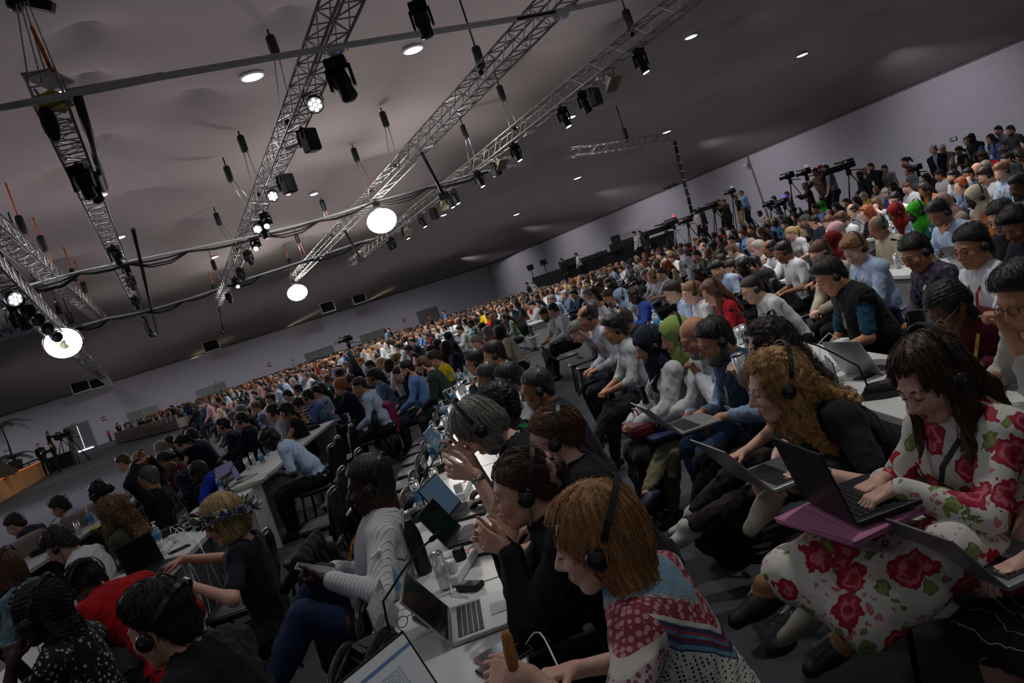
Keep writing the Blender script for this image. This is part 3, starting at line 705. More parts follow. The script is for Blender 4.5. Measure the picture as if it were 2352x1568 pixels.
wall_door(2, (958, 722), (1003, 708), 2.75, True, mat('door pane', '#77737a', .4), 'grey framed double door at the far end of the left wall')
for i, (a, c) in enumerate((((291, 954), (363, 931)), ((449, 902), (516, 880)), ((702, 819), (764, 799)), ((828, 776), (884, 759)))): wall_door(i + 1, a, c, 2.2, False, glassm, 'low glass panel in the left wall, number %d' % (i + 1))
def wall_sign(px, q, d, w, h, col, name, lab, txt=None):
    p, n = on_wall(px, q, d, .04); x = Vector((0, 0, 1)).cross(n).normalized(); M = Matrix((x, n, Vector((0, 0, 1)))).transposed()
    r = empty(name, p); MB().box((0, 0, 0), (w, .03, h), M).build('panel', mat('sign ' + col, col, .5), r)
    wm = mat('sign white', '#e8eee8', .5)
    MB().box(M @ Vector((w * .2, .02, 0)), (w * .3, .01, h * .5), M).build('pictogram', wm, r)
    m = MB(); m.prism([(-w * .35, -h * .12), (-w * .12, -h * .12), (-w * .12, -h * .3), (w * .02, 0), (-w * .12, h * .3), (-w * .12, h * .12), (-w * .35, h * .12)], 0, .01, M @ Matrix.Rotation(PI / 2, 3, 'X'), M @ Vector((0, .02, 0))); m.build('arrow', wm, r)
    tag(r, lab, 'sign', 'safety signs on the walls'); return r
for px, q, d, s, lab in (((169, 973), Q0, DL, 1, 'green exit sign above the grey double door'), ((15, 1034), Q0, DL, 1, 'green exit sign low behind the palm by the stage'), ((497, 878), Q0, DL, 1, 'green exit sign above the second low glass panel'), ((773, 787), Q0, DL, 1, 'green exit sign beside the standing camera'), ((976, 712), Q0, DL, 1, 'green exit sign above the far double door'), ((2191, 319), Q0, DR, 1, 'green exit sign on the right wall above the standing people')):
    wall_sign(px, q, d, .42, .2, '#1f6b3c', 'exit_sign', lab)
for px, lab in (((238, 961), 'red fire sign on the left wall above the extinguisher'), ((619, 837), 'red fire sign on the left wall over the far crowd'), ((929, 735), 'red fire sign on the left wall beside the far door')): wall_sign(px, Q0, DL, .36, .4, '#8f2a22', 'fire_sign', lab)
p, n = on_wall((250, 997), Q0, DL, .25); r = empty('fire_extinguisher', (p.x, p.y, 0)); MB().lathe([(.0, .5), (.09, .5), (.1, .55), (.1, .95), (.06, 1.05), (.025, 1.08), (.02, 1.1)]).build('cylinder', mat('red paint', '#a3241c', .3), r)
MB().box((0, 0, 1.14), (.05, .14, .05)).build('valve', dark, r); MB().tube([(0, .03, 1.12), (-.16, .03, 1.2), (-.2, .03, .9), (-.13, .03, .65)], .015, 6).build('hose', dark, r); MB().box((0, 0, .25), (.14, .14, .5)).build('stand', dark, r)
tag(r, 'red fire extinguisher against the left wall beside the seated guard', 'fire extinguisher')
# drop cable channel on the right wall
p, n = on_wall((1722, 372), Q0, DR, .08); m = MB(); m.tube([Vector((p.x, p.y, EAVE - .1)), Vector((p.x + .1, p.y - .2, .2))], .06, 6); struct(m.build('trim_1', mat('wall pipe', '#8b8590', .8)))
# ---- air vents at the edge of the ceiling
def vent(px, w, hgt, label):
    p = at_ceiling(*px); q = p.copy(); rgt = -DL
    M = Matrix((rgt, Vector((-DL.y, DL.x, 0)) * 1, Vector((0, 0, 1)))).transposed()
    if (M @ Vector((0, 1, 0))).dot(Vector((0, -1, 0))) < 0: M = Matrix((rgt, -Vector((-DL.y, DL.x, 0)), Vector((0, 0, 1)))).transposed()
    q = q + Vector((0, -1, 0)) * .9 - Vector((0, 0, .3)); r = empty('air_vent', q); fm = mat('vent frame', '#c9c2ba', .5)
    for x, z, sx, sz in ((-w / 2, 0, .09, hgt), (w / 2, 0, .09, hgt), (0, hgt / 2, w, .09), (0, -hgt / 2, w, .09)): MB().box(M @ Vector((x, .12, z)), (sx, .3, sz), M).build('frame', fm, r)
    MB().box(M @ Vector((0, .02, 0)), (w, .06, hgt), M).build('dark_opening', mat('vent dark', '#0c0c0d', .8), r)
    m = MB()
    for i in range(7): m.box(M @ Vector((0, .1, -hgt / 2 + hgt * (i + .5) / 7)), (w - .1, .05, .02), M)
    m.build('grille', mat('vent slat', '#2b2a2a', .6), r); tag(r, label, 'air vent', 'air vents along the left wall')
for px, lab in (((489, 786), 'ceiling air vent above the second low glass panel'), ((753, 699), 'ceiling air vent below the far globe lamp'), ((825, 679), 'ceiling air vent farthest along the left wall'), ((193, 878), 'ceiling air vent left of the low truss end'), ((233, 868), 'ceiling air vent behind the low truss end')): vent(px, 1.55, 1.1, lab)
# round air ducts on the right
for px, lab in (((1536, 421), 'round air duct high on the right wall, nearer of the pair'), ((1550, 415), 'round air duct high on the right wall, farther of the pair'), ((1232, 551), 'small round air duct near the corner, nearer one'), ((1241, 548), 'small round air duct near the corner, farther one')):
    p, n = on_wall(px, Q0, DR, .3); M = n.to_track_quat('Z', 'Y').to_matrix(); r = empty('air_duct_vent', p)
    MB().lathe([(.36, -.25), (.42, .0), (.42, .1), (.36, .12), (.34, .06), (.0, .04)], (0, 0, 0), 20, M).build('nozzle', mat('duct', '#3a363a', .6), r); tag(r, lab, 'air duct', 'round air ducts')
# ---- ceiling lights
lampm = mat('lamp glow', '#ffffff', emit='#eaf2ff', estr=9.)
def ceiling_light(px, s, lab):
    p = at_ceiling(*px); z = zc(p.x, p.y); r = empty('ceiling_light', (p.x, p.y, z - .03))
    MB().lathe([(.27 * s, .02), (.3 * s, .0), (.3 * s, -.04), (.26 * s, -.05), (.25 * s, -.01)], n=20).build('trim_ring', mat('lamp trim', '#c9c9cc', .4), r)
    MB().lathe([(.0, -.03), (.25 * s, -.03), (.25 * s, -.05), (.1 * s, -.08), (.0, -.085)], n=20).build('diffuser', lampm, r)
    tag(r, lab, 'ceiling light', 'recessed ceiling lights'); L = bpy.data.lights.new('ceiling_lamp', 'SPOT'); L.energy = 300; L.spot_size = 2.6; L.spot_blend = .6; L.shadow_soft_size = .25; L.color = (.93, .96, 1)
    lo = bpy.data.objects.new('ceiling_lamp', L); C.objects.link(lo); lo.location = (p.x, p.y, z - .2)
for px, s, lab in (((575, 163), 1, 'ceiling light above the near pipe, left one'), ((945, 102), 1, 'ceiling light between the second and third trusses, nearest'), ((1590, 93), .9, 'starry ceiling light right of the rightmost truss'), ((1840, 117), 1, 'ceiling light nearest the right wall'), ((1530, 299), 1, 'bright ceiling light above the end of the cross truss'), ((1312, 268), .8, 'ceiling light beside a moving head on the rightmost truss'), ((1140, 397), 1, 'ceiling light under the cross truss start'), ((1326, 408), 1.1, 'ceiling light midway along the dark right ceiling'), ((1186, 492), 1.1, 'ceiling light beyond the right truss, middle one'), ((1018, 491), .9, 'ceiling light just right of the rightmost truss, far'), ((492, 587), .8, 'bright starry ceiling light left of the second truss'), ((720, 442), .7, 'ceiling light by the orange sling left of the third truss'), ((160, 245), .7, 'ceiling light beside the yellow hoist'), ((232, 445), .7, 'ceiling light beside the first truss, middle'), ((275, 540), .7, 'ceiling light beside the first truss, far'), ((672, 522), .6, 'ceiling light by the hoist between second and third trusses')): ceiling_light(px, s, lab)
# ---------------------------------------------------------------- rigging
TZ = 6.5
trussm = mat('truss aluminium', '#a7a5a3', .38, .85); blk = mat('black housing', '#121214', .5); pipem = mat('galvanised pipe', '#c8ccce', .4, .2)
lensm = mat('lens lit', '#ffffff', emit='#eef3ff', estr=14.); offm = mat('lens off', '#23262c', .15); beige = mat('lamp beige', '#a39c86', .5)
def truss(A, B, s, label, bays=.55):
    """box truss between two points on the axis of its bottom face"""
    A, B = Vector(A), Vector(B); d = B - A; L = d.length; d /= L; x = d.cross(Vector((0, 0, 1))).normalized(); z = x.cross(d)
    r = empty('lighting_truss', A); c = [(-s / 2, 0), (s / 2, 0), (s / 2, s), (-s / 2, s)]
    for u, w in c: MB().tube([x * u + z * w, x * u + z * w + d * L], .026, 6).build('chord', trussm, r)
    n = int(L / bays); m = MB()
    for f in range(4):
        (u0, w0), (u1, w1) = c[f], c[(f + 1) % 4]
        for i in range(n):
            p, q = ((u0, w0), (u1, w1)) if (i + f) % 2 else ((u1, w1), (u0, w0))
            m.tube([x * p[0] + z * p[1] + d * (i * L / n), x * q[0] + z * q[1] + d * ((i + 1) * L / n)], .014, 4, caps=False)
            if f in (0, 2): m.tube([x * u0 + z * w0 + d * (i * L / n), x * u1 + z * w1 + d * (i * L / n)], .014, 4, caps=False)
    m.build('lattice', trussm, r); tag(r, label, 'truss', 'lighting trusses'); return A, B, x
def ext(px0, px1, z, e0=0., e1=0.):
    a, b = at_z(*px0, z), at_z(*px1, z); d = (b - a).normalized(); return a - d * e0, b + d * e1
TR = {}
TR['0'] = truss(*ext((0, 545), (240, 745), TZ, 4), .42, 'truss second from the left, its far end in open air')
TR['1'] = truss(*ext((112, 228), (345, 765), TZ), .42, 'ladder like truss with the yellow hoist at its near end')
TR['2'] = truss(*ext((800, 20), (503, 705), TZ, 8), .42, 'truss loaded with black moving heads, third from the left')
TR['3'] = truss(*ext((1290, 20), (672, 652), TZ, 8), .42, 'truss that carries the two round globe lamps')
TR['4'] = truss(*ext((1590, 10), (806, 612), TZ, 8), .40, 'rightmost long truss with small moving heads')
TR['5'] = truss(*ext((0, 655), (258, 888), 5.1, 3), .5, 'low dark truss over the stage at the left edge')
TR['6'] = truss(*ext((1120, 392), (1548, 322), TZ), .36, 'short cross truss that ends above the hanging cable')
def on_truss(k, px, dz=0.):
    A, B, x = TR[k]; best = None
    for i in range(600):
        p = A.lerp(B, i / 599); q = proj(p + Vector((0, 0, dz)))
        if q is None: continue
        e = (q[0] - px[0]) ** 2 + (q[1] - px[1]) ** 2
        if best is None or e < best[0]: best = (e, p)
    return best[1]
def moving_head(p, aim, s=1., lit=True, label='', par=False):
    r = empty('hanging_moving_head', p); aim = Vector(aim).normalized()
    m = MB(); m.box((0, 0, -.10 * s), (.36 * s, .36 * s, .16 * s), bev=.03 * s); m.build('base', blk, r)
    m = MB(); m.tube([(0, 0, 0), (0, 0, .06)], .03, 6); m.box((0, 0, .0), (.1, .06, .06)); m.build('clamp', blk, r)
    y = MB()
    for sx in (-1, 1): y.box((sx * .19 * s, 0, -.34 * s), (.05 * s, .12 * s, .36 * s))
    y.box((0, 0, -.2 * s), (.42 * s, .14 * s, .05 * s)); y.build('yoke', blk, r)
    M = aim.to_track_quat('Z', 'X').to_matrix(); c = Vector((0, 0, -.44 * s))
    h = MB().lathe([(.0, -.24 * s), (.12 * s, -.24 * s), (.15 * s, -.18 * s), (.155 * s, .0), (.13 * s, .06 * s), (.14 * s, .26 * s), (.12 * s, .28 * s), (.0, .275 * s)], c, 16, M).build('lamp_body', blk, r)
    MB().lathe([(.0, .27 * s), (.105 * s, .283 * s), (.1 * s, .29 * s), (.0, .3 * s)], c, 16, M).build('lens', lensm if lit else offm, h)
    tag(r, label, 'stage lamp', 'lamps hung from the trusses'); return r
def par(p, aim, lit, label, m0=None, s=1.):
    r = empty('hanging_par_lamp', p); M = Vector(aim).normalized().to_track_quat('Z', 'X').to_matrix(); c = Vector((0, 0, -.22))
    b = MB().lathe([(.0, -.16 * s), (.1 * s, -.16 * s), (.14 * s, -.05 * s), (.15 * s, .12 * s), (.14 * s, .13 * s), (.13 * s, .1 * s), (.0, .09 * s)], c, 14, M).build('can', m0 or blk, r)
    if lit:
        for i in range(7):
            a = i * PI / 3; o = Vector((0, 0, .115 * s)) if i == 6 else Vector((.08 * s * math.cos(a), .08 * s * math.sin(a), .115 * s))
            MB().lathe([(.0, 0), (.034 * s, 0), (.03 * s, .015), (.0, .02)], c + M @ o, 10, M).build('led', lensm, b)
    MB().tube([(-.16 * s, 0, -.22), (-.16 * s, 0, -.02), (.16 * s, 0, -.02), (.16 * s, 0, -.22)], .012, 5).build('bracket', blk, r)
    tag(r, label, 'stage lamp', 'lamps hung from the trusses'); return r
def speaker(p, yaw, label, s=1.):
    r = empty('hanging_loudspeaker', p, yaw); MB().box((0, 0, -.35 * s), (.42 * s, .36 * s, .66 * s), bev=.04).build('cabinet', blk, r)
    MB().box((0, -.19 * s, -.35 * s), (.36 * s, .02, .58 * s)).build('grille', mat('grille', '#232427', .7), r); MB().tube([(-.22 * s, 0, -.2), (-.22 * s, 0, .0), (.22 * s, 0, 0), (.22 * s, 0, -.2)], .015, 5).build('bracket', blk, r); tag(r, label, 'loudspeaker')
def flood(p, aim, label):
    r = empty('hanging_flood_lamp', p); M = Vector(aim).normalized().to_track_quat('Z', 'X').to_matrix(); c = Vector((0, 0, -.3))
    b = MB(); b.prism([(-.12, -.1), (.12, -.1), (.12, .1), (-.12, .1)], -.14, 0, M, c); b.build('housing', beige, r)
    V = [M @ Vector(v) + c for v in ((-.13, -.1, 0), (.13, -.1, 0), (.13, .1, 0), (-.13, .1, 0), (-.24, -.2, .16), (.24, -.2, .16), (.24, .2, .16), (-.24, .2, .16))]
    m = MB(); m.add(V, [(0, 1, 5, 4), (1, 2, 6, 5), (2, 3, 7, 6), (3, 0, 4, 7)]); m.build('barn_doors', beige, r)
    MB().tube([(-.15, 0, -.3), (-.15, 0, 0), (.15, 0, 0), (.15, 0, -.3)], .012, 5).build('bracket', blk, r); tag(r, label, 'flood lamp', 'beige flood lamps on the trusses')
DN = Vector((.25, -.1, -1))
KW = ['nearest', 'second', 'third', 'fourth', 'fifth', 'sixth', 'seventh', 'eighth', 'ninth', 'tenth', 'eleventh', 'twelfth', 'thirteenth', 'fourteenth', 'fifteenth']
T2 = [((755, 165), 0, 1.05, (.2, -.3, -1)), ((700, 330), 0, .7, (.1, -.4, -1)), ((645, 425), 1, .8, (.2, -.6, -.7)), ((608, 510), 1, .8, (0, -.9, -.5)), ((573, 595), 0, .8, (.3, .1, -1)), ((545, 628), 0, .8, (.2, .2, -1)), ((533, 648), 1, .8, (.3, -.8, -.6)), ((515, 680), 0, .8, (.1, 0, -1)), ((622, 540), 0, .8, (.2, -.1, -1)), ((590, 565), 1, .8, (0, -.9, -.6))]
for i, (px, lit, s, aim) in enumerate(T2): moving_head(on_truss('2', px, -.3) + Vector((.1, 0, -.05)), aim, s, lit, '%s black moving head under the third truss from the left, counted from the near end' % KW[i])
for i, (px, lit) in enumerate((((718, 228), 1), ((655, 455), 1), ((612, 528), 1))): par(on_truss('2', px, -.2) + Vector((-.05, 0, -.02)), (.1, -.9, -.5), lit, '%s lit white LED lamp beneath the truss with many moving heads' % KW[i], s=1.1)
T4 = [((1470, 140), 1), ((1297, 270), 1), ((1188, 352), 1), ((1098, 408), 1), ((1046, 452), 1), ((1018, 440), 1), ((968, 505), 1), ((935, 540), 1), ((1345, 235), 0), ((905, 560), 0)]
T4.sort(key=lambda q: -q[0][0])
for i, (px, lit) in enumerate(T4): moving_head(on_truss('4', px, -.3) + Vector((0, 0, -.05)), (.22, -.06, -1), .85, lit, '%s small moving head under the rightmost long truss, counted from the near end' % KW[i])
for i, px in enumerate(((1408, 190), (1155, 375), (1022, 470), (940, 535))): flood(on_truss('4', px, -.2), (.3, -.5, -.8), '%s beige flood lamp on the rightmost truss from the near end' % KW[i])
for i, (px, k) in enumerate((((1350, 222), '4'), ((1125, 385), '4'), ((985, 487), '4'), ((892, 568), '4'), ((662, 305), '2'), ((640, 418), '2'))): speaker(on_truss(k, px, -.3) + Vector((.15, 0, -.1)), .9, '%s black loudspeaker under the %s truss' % (KW[i % 4], 'rightmost long' if k == '4' else 'moving head'), .75)
for i, (px, s) in enumerate((((185, 410), 1.5), ((205, 425), 1.4), ((265, 585), 1.3), ((298, 650), 1.2), ((318, 690), 1.3), ((277, 628), 1.0))): moving_head(on_truss('1', px, -.3) + Vector((.12 * (i % 2), 0, -.05)), (.1, .1, -1), s * .6, False, '%s dark moving head under the ladder like truss on the left' % KW[i])
T5 = [((20, 690), 0), ((45, 715), 0), ((70, 735), 0), ((95, 752), 0), ((120, 770), 0), ((140, 785), 0), ((30, 670), 1), ((175, 800), 0)]
T5.sort(key=lambda q: q[0][0])
for i, (px, lit) in enumerate(T5): par(on_truss('5', px, -.3) + Vector((.2, -.1, -.1)), (.7, -.6, -.5), lit, '%s dark can lamp on the low stage truss, counted from the left' % KW[i], None if i < 6 else beige, 1.1)
moving_head(on_truss('5', (60, 700), -.3), (.2, -.3, -1), 1.0, False, 'large dark moving head beside the chrome dome lamp')
# rectangular access points of white plastic on the trusses
for i, (k, px) in enumerate((('2', (768, 118)), ('2', (668, 340)), ('3', (1285, 50)), ('3', (990, 355)), ('4', (1222, 318)), ('4', (1388, 192)))):
    p = on_truss(k, px, 0); r = empty('hanging_wireless_box', p + Vector((.1, 0, -.04))); MB().box((0, 0, 0), (.34, .26, .08), bev=.03).build('case', mat('white plastic', '#c9cac8', .4), r); MB().box((0, 0, -.042), (.02, .02, .006)).build('status_light', mat('blue dot', '#3050ff', emit='#3a60ff', estr=2.), r); tag(r, '%s white box fixed under the %s' % (KW[i % 2], {'2': 'truss with many moving heads', '3': 'truss with globe lamps', '4': 'rightmost long truss'}[k]), 'wireless box')
# globe lamps
glow = mat('globe glow', '#ffffff', emit='#fffaf0', estr=26.)
def globe(k, px, rad, label, energy):
    p = on_truss(k, (px[0], px[1] - 40), 0); q = at_d(*px, p.y); r = empty('hanging_globe_lamp', q)
    MB().sphere((0, 0, 0), (rad, rad, rad * .8), 20).build('shade', glow, r); MB().lathe([(.1, 0), (.13, .02), (.13, .22), (.06, .26), (.03, .3)], (0, 0, rad * .78), 14).build('fitting', blk, r)
    MB().tube([(0, 0, rad * .78 + .28), (0, 0, max(.5, p.z - q.z))], .02, 5).build('stem', blk, r); tag(r, label, 'globe lamp')
    L = bpy.data.lights.new('globe', 'POINT'); L.energy = energy; L.shadow_soft_size = rad * 1.1; L.color = (1, .95, .86); lo = bpy.data.objects.new('globe', L); C.objects.link(lo); lo.location = q - Vector((0, 0, rad * 1.1 + .25))
globe('3', (877, 507), .55, 'big glowing globe lamp under the middle of its truss', 700)
globe('3', (683, 672), .6, 'glowing globe lamp at the far end of its truss', 900)
p = on_truss('5', (150, 760)); q = at_d(145, 787, p.y - 1); r = empty('hanging_disc_lamp', q); M = Vector((.35, -.75, -.55)).normalized().to_track_quat('Z', 'X').to_matrix()
MB().lathe([(.0, -.3), (.3, -.25), (.62, .0), (.6, .03), (.0, .02)], n=24, M=M).build('reflector', mat('chrome', '#c5c8cc', .2, 1.), r); MB().lathe([(.0, .03), (.56, .035), (.5, .06), (.0, .07)], n=24, M=M).build('glowing_face', glow, r); MB().tube([(0, 0, .25), (.1, .4, p.z - q.z)], .03, 6).build('arm', blk, r); tag(r, 'round glowing disc lamp hung from the low stage truss', 'disc lamp')
p = on_truss('5', (20, 715)); q = at_d(20, 748, p.y); r = empty('hanging_dome_lamp', q); m = MB(); mb2 = MB()
m.lathe([(.04, .42), (.2, .38), (.36, .2), (.42, -.05), (.43, -.25), (.41, -.25), (.38, .0)], n=24); m.build('dome', mat('chrome', '#c5c8cc', .2, 1.), r)
for i in range(12): a = i * PI / 6; MB().tube([(.05 * math.cos(a), .05 * math.sin(a), .43), (.37 * math.cos(a), .37 * math.sin(a), .21), (.435 * math.cos(a), .435 * math.sin(a), -.26)], .014, 4).build('rib', blk, r)
MB().tube([(0, 0, .4), (0, 0, p.z - q.z)], .03, 6).build('stem', blk, r); tag(r, 'ribbed chrome dome lamp at the left edge', 'dome lamp')
# pipes and cable runs across the trusses
def pipe(pts, z, r, label, m, sag=0., nm='cross_pipe'):
    P = [at_z(*q, z) for q in pts]; b = MB(); b.tube(P, r, 8); o = b.build(nm, m); tag(o, label, 'pipe'); return P
P1 = [(-40, 256), (100, 229), (370, 176), (730, 114), (1255, 32), (1420, -5)]
pipe(P1, 6.415, .055, 'long galvanised pipe that crosses the trusses near the top', pipem)
pipe([(150, 212), (375, 172)], 6.62, .05, 'short galvanised pipe lying on the long pipe by the yellow hoist', pipem)
pipe([(1188, 43), (1275, 27)], 6.36, .03, 'short dark pipe under the long pipe near the third truss', dark)
for pts, lab in (([(50, 660), (180, 625), (290, 603), (430, 574), (600, 538), (730, 505), (850, 466), (980, 430), (1120, 392)], 'middle cross pipe wrapped in black cables'), ([(170, 752), (250, 730), (330, 715), (420, 690), (500, 664)], 'far left cross pipe wrapped in black cables'), ([(520, 655), (600, 630), (700, 598), (830, 555), (860, 548)], 'far cross pipe between the moving head truss and the rightmost truss')):
    P = [at_z(*q, 6.42) for q in pts]; r = empty('cable_pipe', P[0]); m = MB(); m.tube([p - P[0] for p in P], .045, 6); m.build('pipe', pipem, r); m = MB()
    for j in range(3):
        Q = []
        for i in range(len(P) - 1):
            for t in (0, .33, .66): s = -.06 - .09 * math.sin(PI * t) * (1 + j * .5 + math.sin(i * 3 + j)); Q.append(P[i].lerp(P[i + 1], t) - P[0] + Vector((0, .05 * (j - 1), s)))
        Q.append(P[-1] - P[0] + Vector((0, 0, -.05))); MB().tube(Q, .028, 5).build('cable', mat('black cable', '#0f1012', .6), r)
    tag(r, lab, 'pipe')
# black booms between trusses and cable drop
for a, b_, k, lab in (((985, 365), (1020, 450), '3', 'black boom hanging from the globe lamp truss, nearer one'), ((808, 545), (828, 595), '3', 'black boom hanging from the globe lamp truss, farther one')):
    p = on_truss(k, a); q = at_d(*b_, p.y); m = MB(); m.tube([p, q], .05, 8); m.box(q, (.3, .2, .2)); tag(m.build('hanging_boom', dark), lab, 'boom')
P = [at_d(1550, 325, 41.8), at_d(1562, 385, 41.8), at_d(1580, 450, 41.8), at_d(1592, 500, 41.8)]; m = MB(); m.tube(P, .09, 8)
r = empty('hanging_cable', P[0]); m.V = [v - P[0] for v in m.V]; m.build('loom', mat('black cable'), r); m = MB()
for i in range(9): p = P[0].lerp(P[-1], (i + .5) / 9) - P[0]; MB().box(p + Vector((0, 0, 0)), (.2, .2, .05)).build('tape', mat('grey tape', '#8d9096', .5), r)
tag(r, 'taped black cable hanging from the cross truss end down to the cameras', 'cable')
# mirror-like cable bag and clamps of truss 1
chainm = mat('chain steel', '#b9bcc0', .3, .9); orange = mat('orange sling', '#d1622c', .7)
def hoist(top, k, bot, label, col='chain', bag=False, s=.85, dz=0.):
    b = on_truss(k, bot, .3) + Vector((0, 0, .4)); t = at_d(*top, b.y); zt = zc(t.x, t.y); t.z = min(t.z, zt - .25)
    if t.z < b.z + .5: t.z = b.z + .5
    r = empty('hanging_chain_hoist', t); V = b - t
    up = zc(t.x, t.y) - t.z
    MB().lathe([(.0, .06), (.10 * s, .05), (.13 * s, .0), (.13 * s, -.5 * s), (.08 * s, -.56 * s), (.0, -.56 * s)], n=12).build('motor', blk, r)
    MB().tube([(0, 0, 0), (0, 0, max(.1, up - .06))], .025, 5).build('sling' if col != 'chain' else 'hook', orange if col == 'orange' else blk, r)
    for j in (-1, 1):
        m = MB(); m.tube([(j * .05, 0, -.45 * s), V + Vector((j * .14, 0, -.1))], .012, 4); m.build('chain', chainm if col != 'orange' else (orange if j > 0 else chainm), r)
    MB().sphere(V + Vector((0, 0, -.06)), .07, 8).build('shackle', blk, r)
    if bag: MB().sphere((.16, 0, -.55 * s), (.09, .09, .25), 10).build('chain_bag', blk, r)
    tag(r, label, 'chain hoist', 'chain hoists')
for a in (((612, 62), '2', (665, 285), 'chain hoist nearest the top over the moving head truss'), ((552, 315), '2', (595, 450), 'chain hoist left of the moving head truss with twin chains'), ((520, 385), '2', (548, 470), 'short bright chain hoist left of the moving head truss', 'chain'), ((496, 492), '2', (510, 560), 'far chain hoist below the bright one', 'chain'), ((868, 230), '3', (918, 392), 'chain hoist over the globe lamp truss, right one'), ((800, 308), '3', (852, 440), 'chain hoist with an orange glow over the globe lamp truss', 'orange'), ((733, 445), '3', (765, 545), 'orange sling hoist over the globe lamp truss', 'orange', False), ((680, 540), '3', (700, 600), 'far orange hoist over the globe lamp truss end', 'orange'), ((663, 595), '3', (675, 640), 'farthest hoist beside the far globe lamp', 'orange', False), ((1110, 165), '3', (1112, 175), 'hoist hook sitting on the near globe lamp truss'), ((1147, 200), '4', (1185, 300), 'chain hoist over the rightmost truss, between two trusses'), ((1063, 290), '4', (1095, 385), 'twin chain hoist over the rightmost truss, middle'), ((1455, 85), '4', (1468, 100), 'hoist hook on the near part of the rightmost truss'), ((488, 600), '2', (497, 640), 'orange hoist at the far end of the moving head truss', 'orange'), ((490, 655), '2', (500, 690), 'last orange hoist at the far end of the moving head truss', 'orange'), ((42, 500), '0', (65, 590), 'black hoist with orange sling nearest the left edge', 'orange'), ((92, 545), '0', (118, 640), 'second black hoist with orange sling from the left edge', 'orange'), ((165, 620), '0', (175, 690), 'third orange hoist from the left edge', 'orange'), ((190, 650), '0', (205, 715), 'fourth orange hoist from the left edge', 'orange'), ((75, 640), '5', (95, 740), 'dark hoist above the low stage truss, left one'), ((130, 695), '5', (150, 800), 'dark hoist above the low stage truss, middle one'), ((158, 720), '5', (175, 800), 'dark hoist above the low stage truss, right one'), ((1440, 320), '6', (1442, 335), 'hook over the cross truss')): hoist(*a)
# yellow hoist with four chains and bags at the near end of the ladder truss
b0 = on_truss('1', (115, 235)); t0 = at_d(50, 5, b0.y); r = empty('yellow_hoist', b0); t0.z = min(t0.z, zc(t0.x, t0.y) - .1); V = t0 - b0
MB().box((0, -.02, .06), (.34, .22, .12), bev=.02).build('upper_motor', mat('yellow paint', '#b59a1c', .45), r); MB().box((0, .3, .06), (.34, .22, .12), bev=.02).build('lower_motor', mat('yellow paint'), r)
MB().box((0, .25, .42), (.4, .7, .03)).build('end_plate', trussm, r)
for j, (dx, dy) in enumerate(((-.2, 0), (-.06, .1), (.08, .0), (.2, .1))):
    m = MB(); n = 90
    for i in range(n):
        p = Vector((dx, dy, .35)).lerp(V + Vector((dx * .4, 0, 0)), i / n); q = Vector((dx, dy, .35)).lerp(V + Vector((dx * .4, 0, 0)), (i + .75) / n); w = Vector((.012, 0, 0)) if i % 2 else Vector((0, .012, 0)); m.tube([p - w, p + w, q + w, q - w], .006, 4, True)
    m.build('chain', chainm, r)
MB().tube([(-.2, .1, .3), (-.12, .2, -.02), (.05, .25, -.1), (.2, .2, .0), (.25, .1, .3)], .02, 6).build('loose_chain', chainm, r)
MB().sphere((-.2, .2, -.2), (.12, .12, .3), 14).build('chain_bag', mat('bag cloth', '#141516', .8), r); MB().tube([(.18, 0, .4), (.12, 0, 1.1), V * .5 + Vector((.1, 0, 0))], .03, 6).build('sling', orange, r)
tag(r, 'yellow chain hoist with four chains and a black bag', 'chain hoist')
q = at_d(85, 10, b0.y + .2); r = empty('hanging_hoist_motor', q); MB().box((0, 0, 0), (.5, .16, .16), Matrix.Rotation(.5, 3, 'Y'), .03).build('body', blk, r); MB().sphere((-.3, 0, .1), .13, 10).build('wheel', blk, r); tag(r, 'black hoist motor in the top left corner', 'chain hoist')
p = at_d(968, 42, 12.); r = moving_head(p + Vector((0, 0, .25)), (0, -.1, -1), .75, False, 'black moving head hanging alone at the top'); m = MB(); m.tube([(0, 0, .0), (0, 0, zc(p.x, p.y) - p.z - .25)], .02, 5); m.build('hanger', dark, r)
q = at_z(135, 235, TZ) ; A = at_z(138, 228, 6.4); B_ = at_z(210, 440, 6.4); m = MB(); m.tube([A + Vector((.25, 0, 0)), B_ + Vector((.3, 0, 0))], .07, 8); tag(m.build('hanging_pole', dark), 'black pole along the right side of the ladder like truss', 'pole')
A = at_z(268, 540, 6.4); B_ = at_z(352, 770, 6.4); m = MB(); m.tube([A + Vector((.45, 0, 0)), B_ + Vector((.3, 0, 0))], .06, 8); tag(m.build('hanging_pole', dark), 'black pole along the far part of the ladder like truss', 'pole')
for px, k, a, lab in (((352, 768), '1', (342, 720), 'small camera on a stalk under the ladder truss end'), ((514, 762), '2', (505, 712), 'small camera on a stalk under the moving head truss end')):
    t = on_truss(k, a); q = at_d(*px, t.y); r = empty('hanging_stalk_camera', q); m = MB(); m.tube([(0, 0, .1), t - q], .045, 6); m.build('stalk', blk, r); MB().box((0, 0, 0), (.22, .4, .22), bev=.04).build('housing', blk, r); MB().lathe([(.0, 0), (.09, 0), (.09, .16), (.0, .16)], (0, -.2, 0), 12, Matrix.Rotation(PI / 2, 3, 'X')).build('lens', offm, r); tag(r, lab, 'camera')
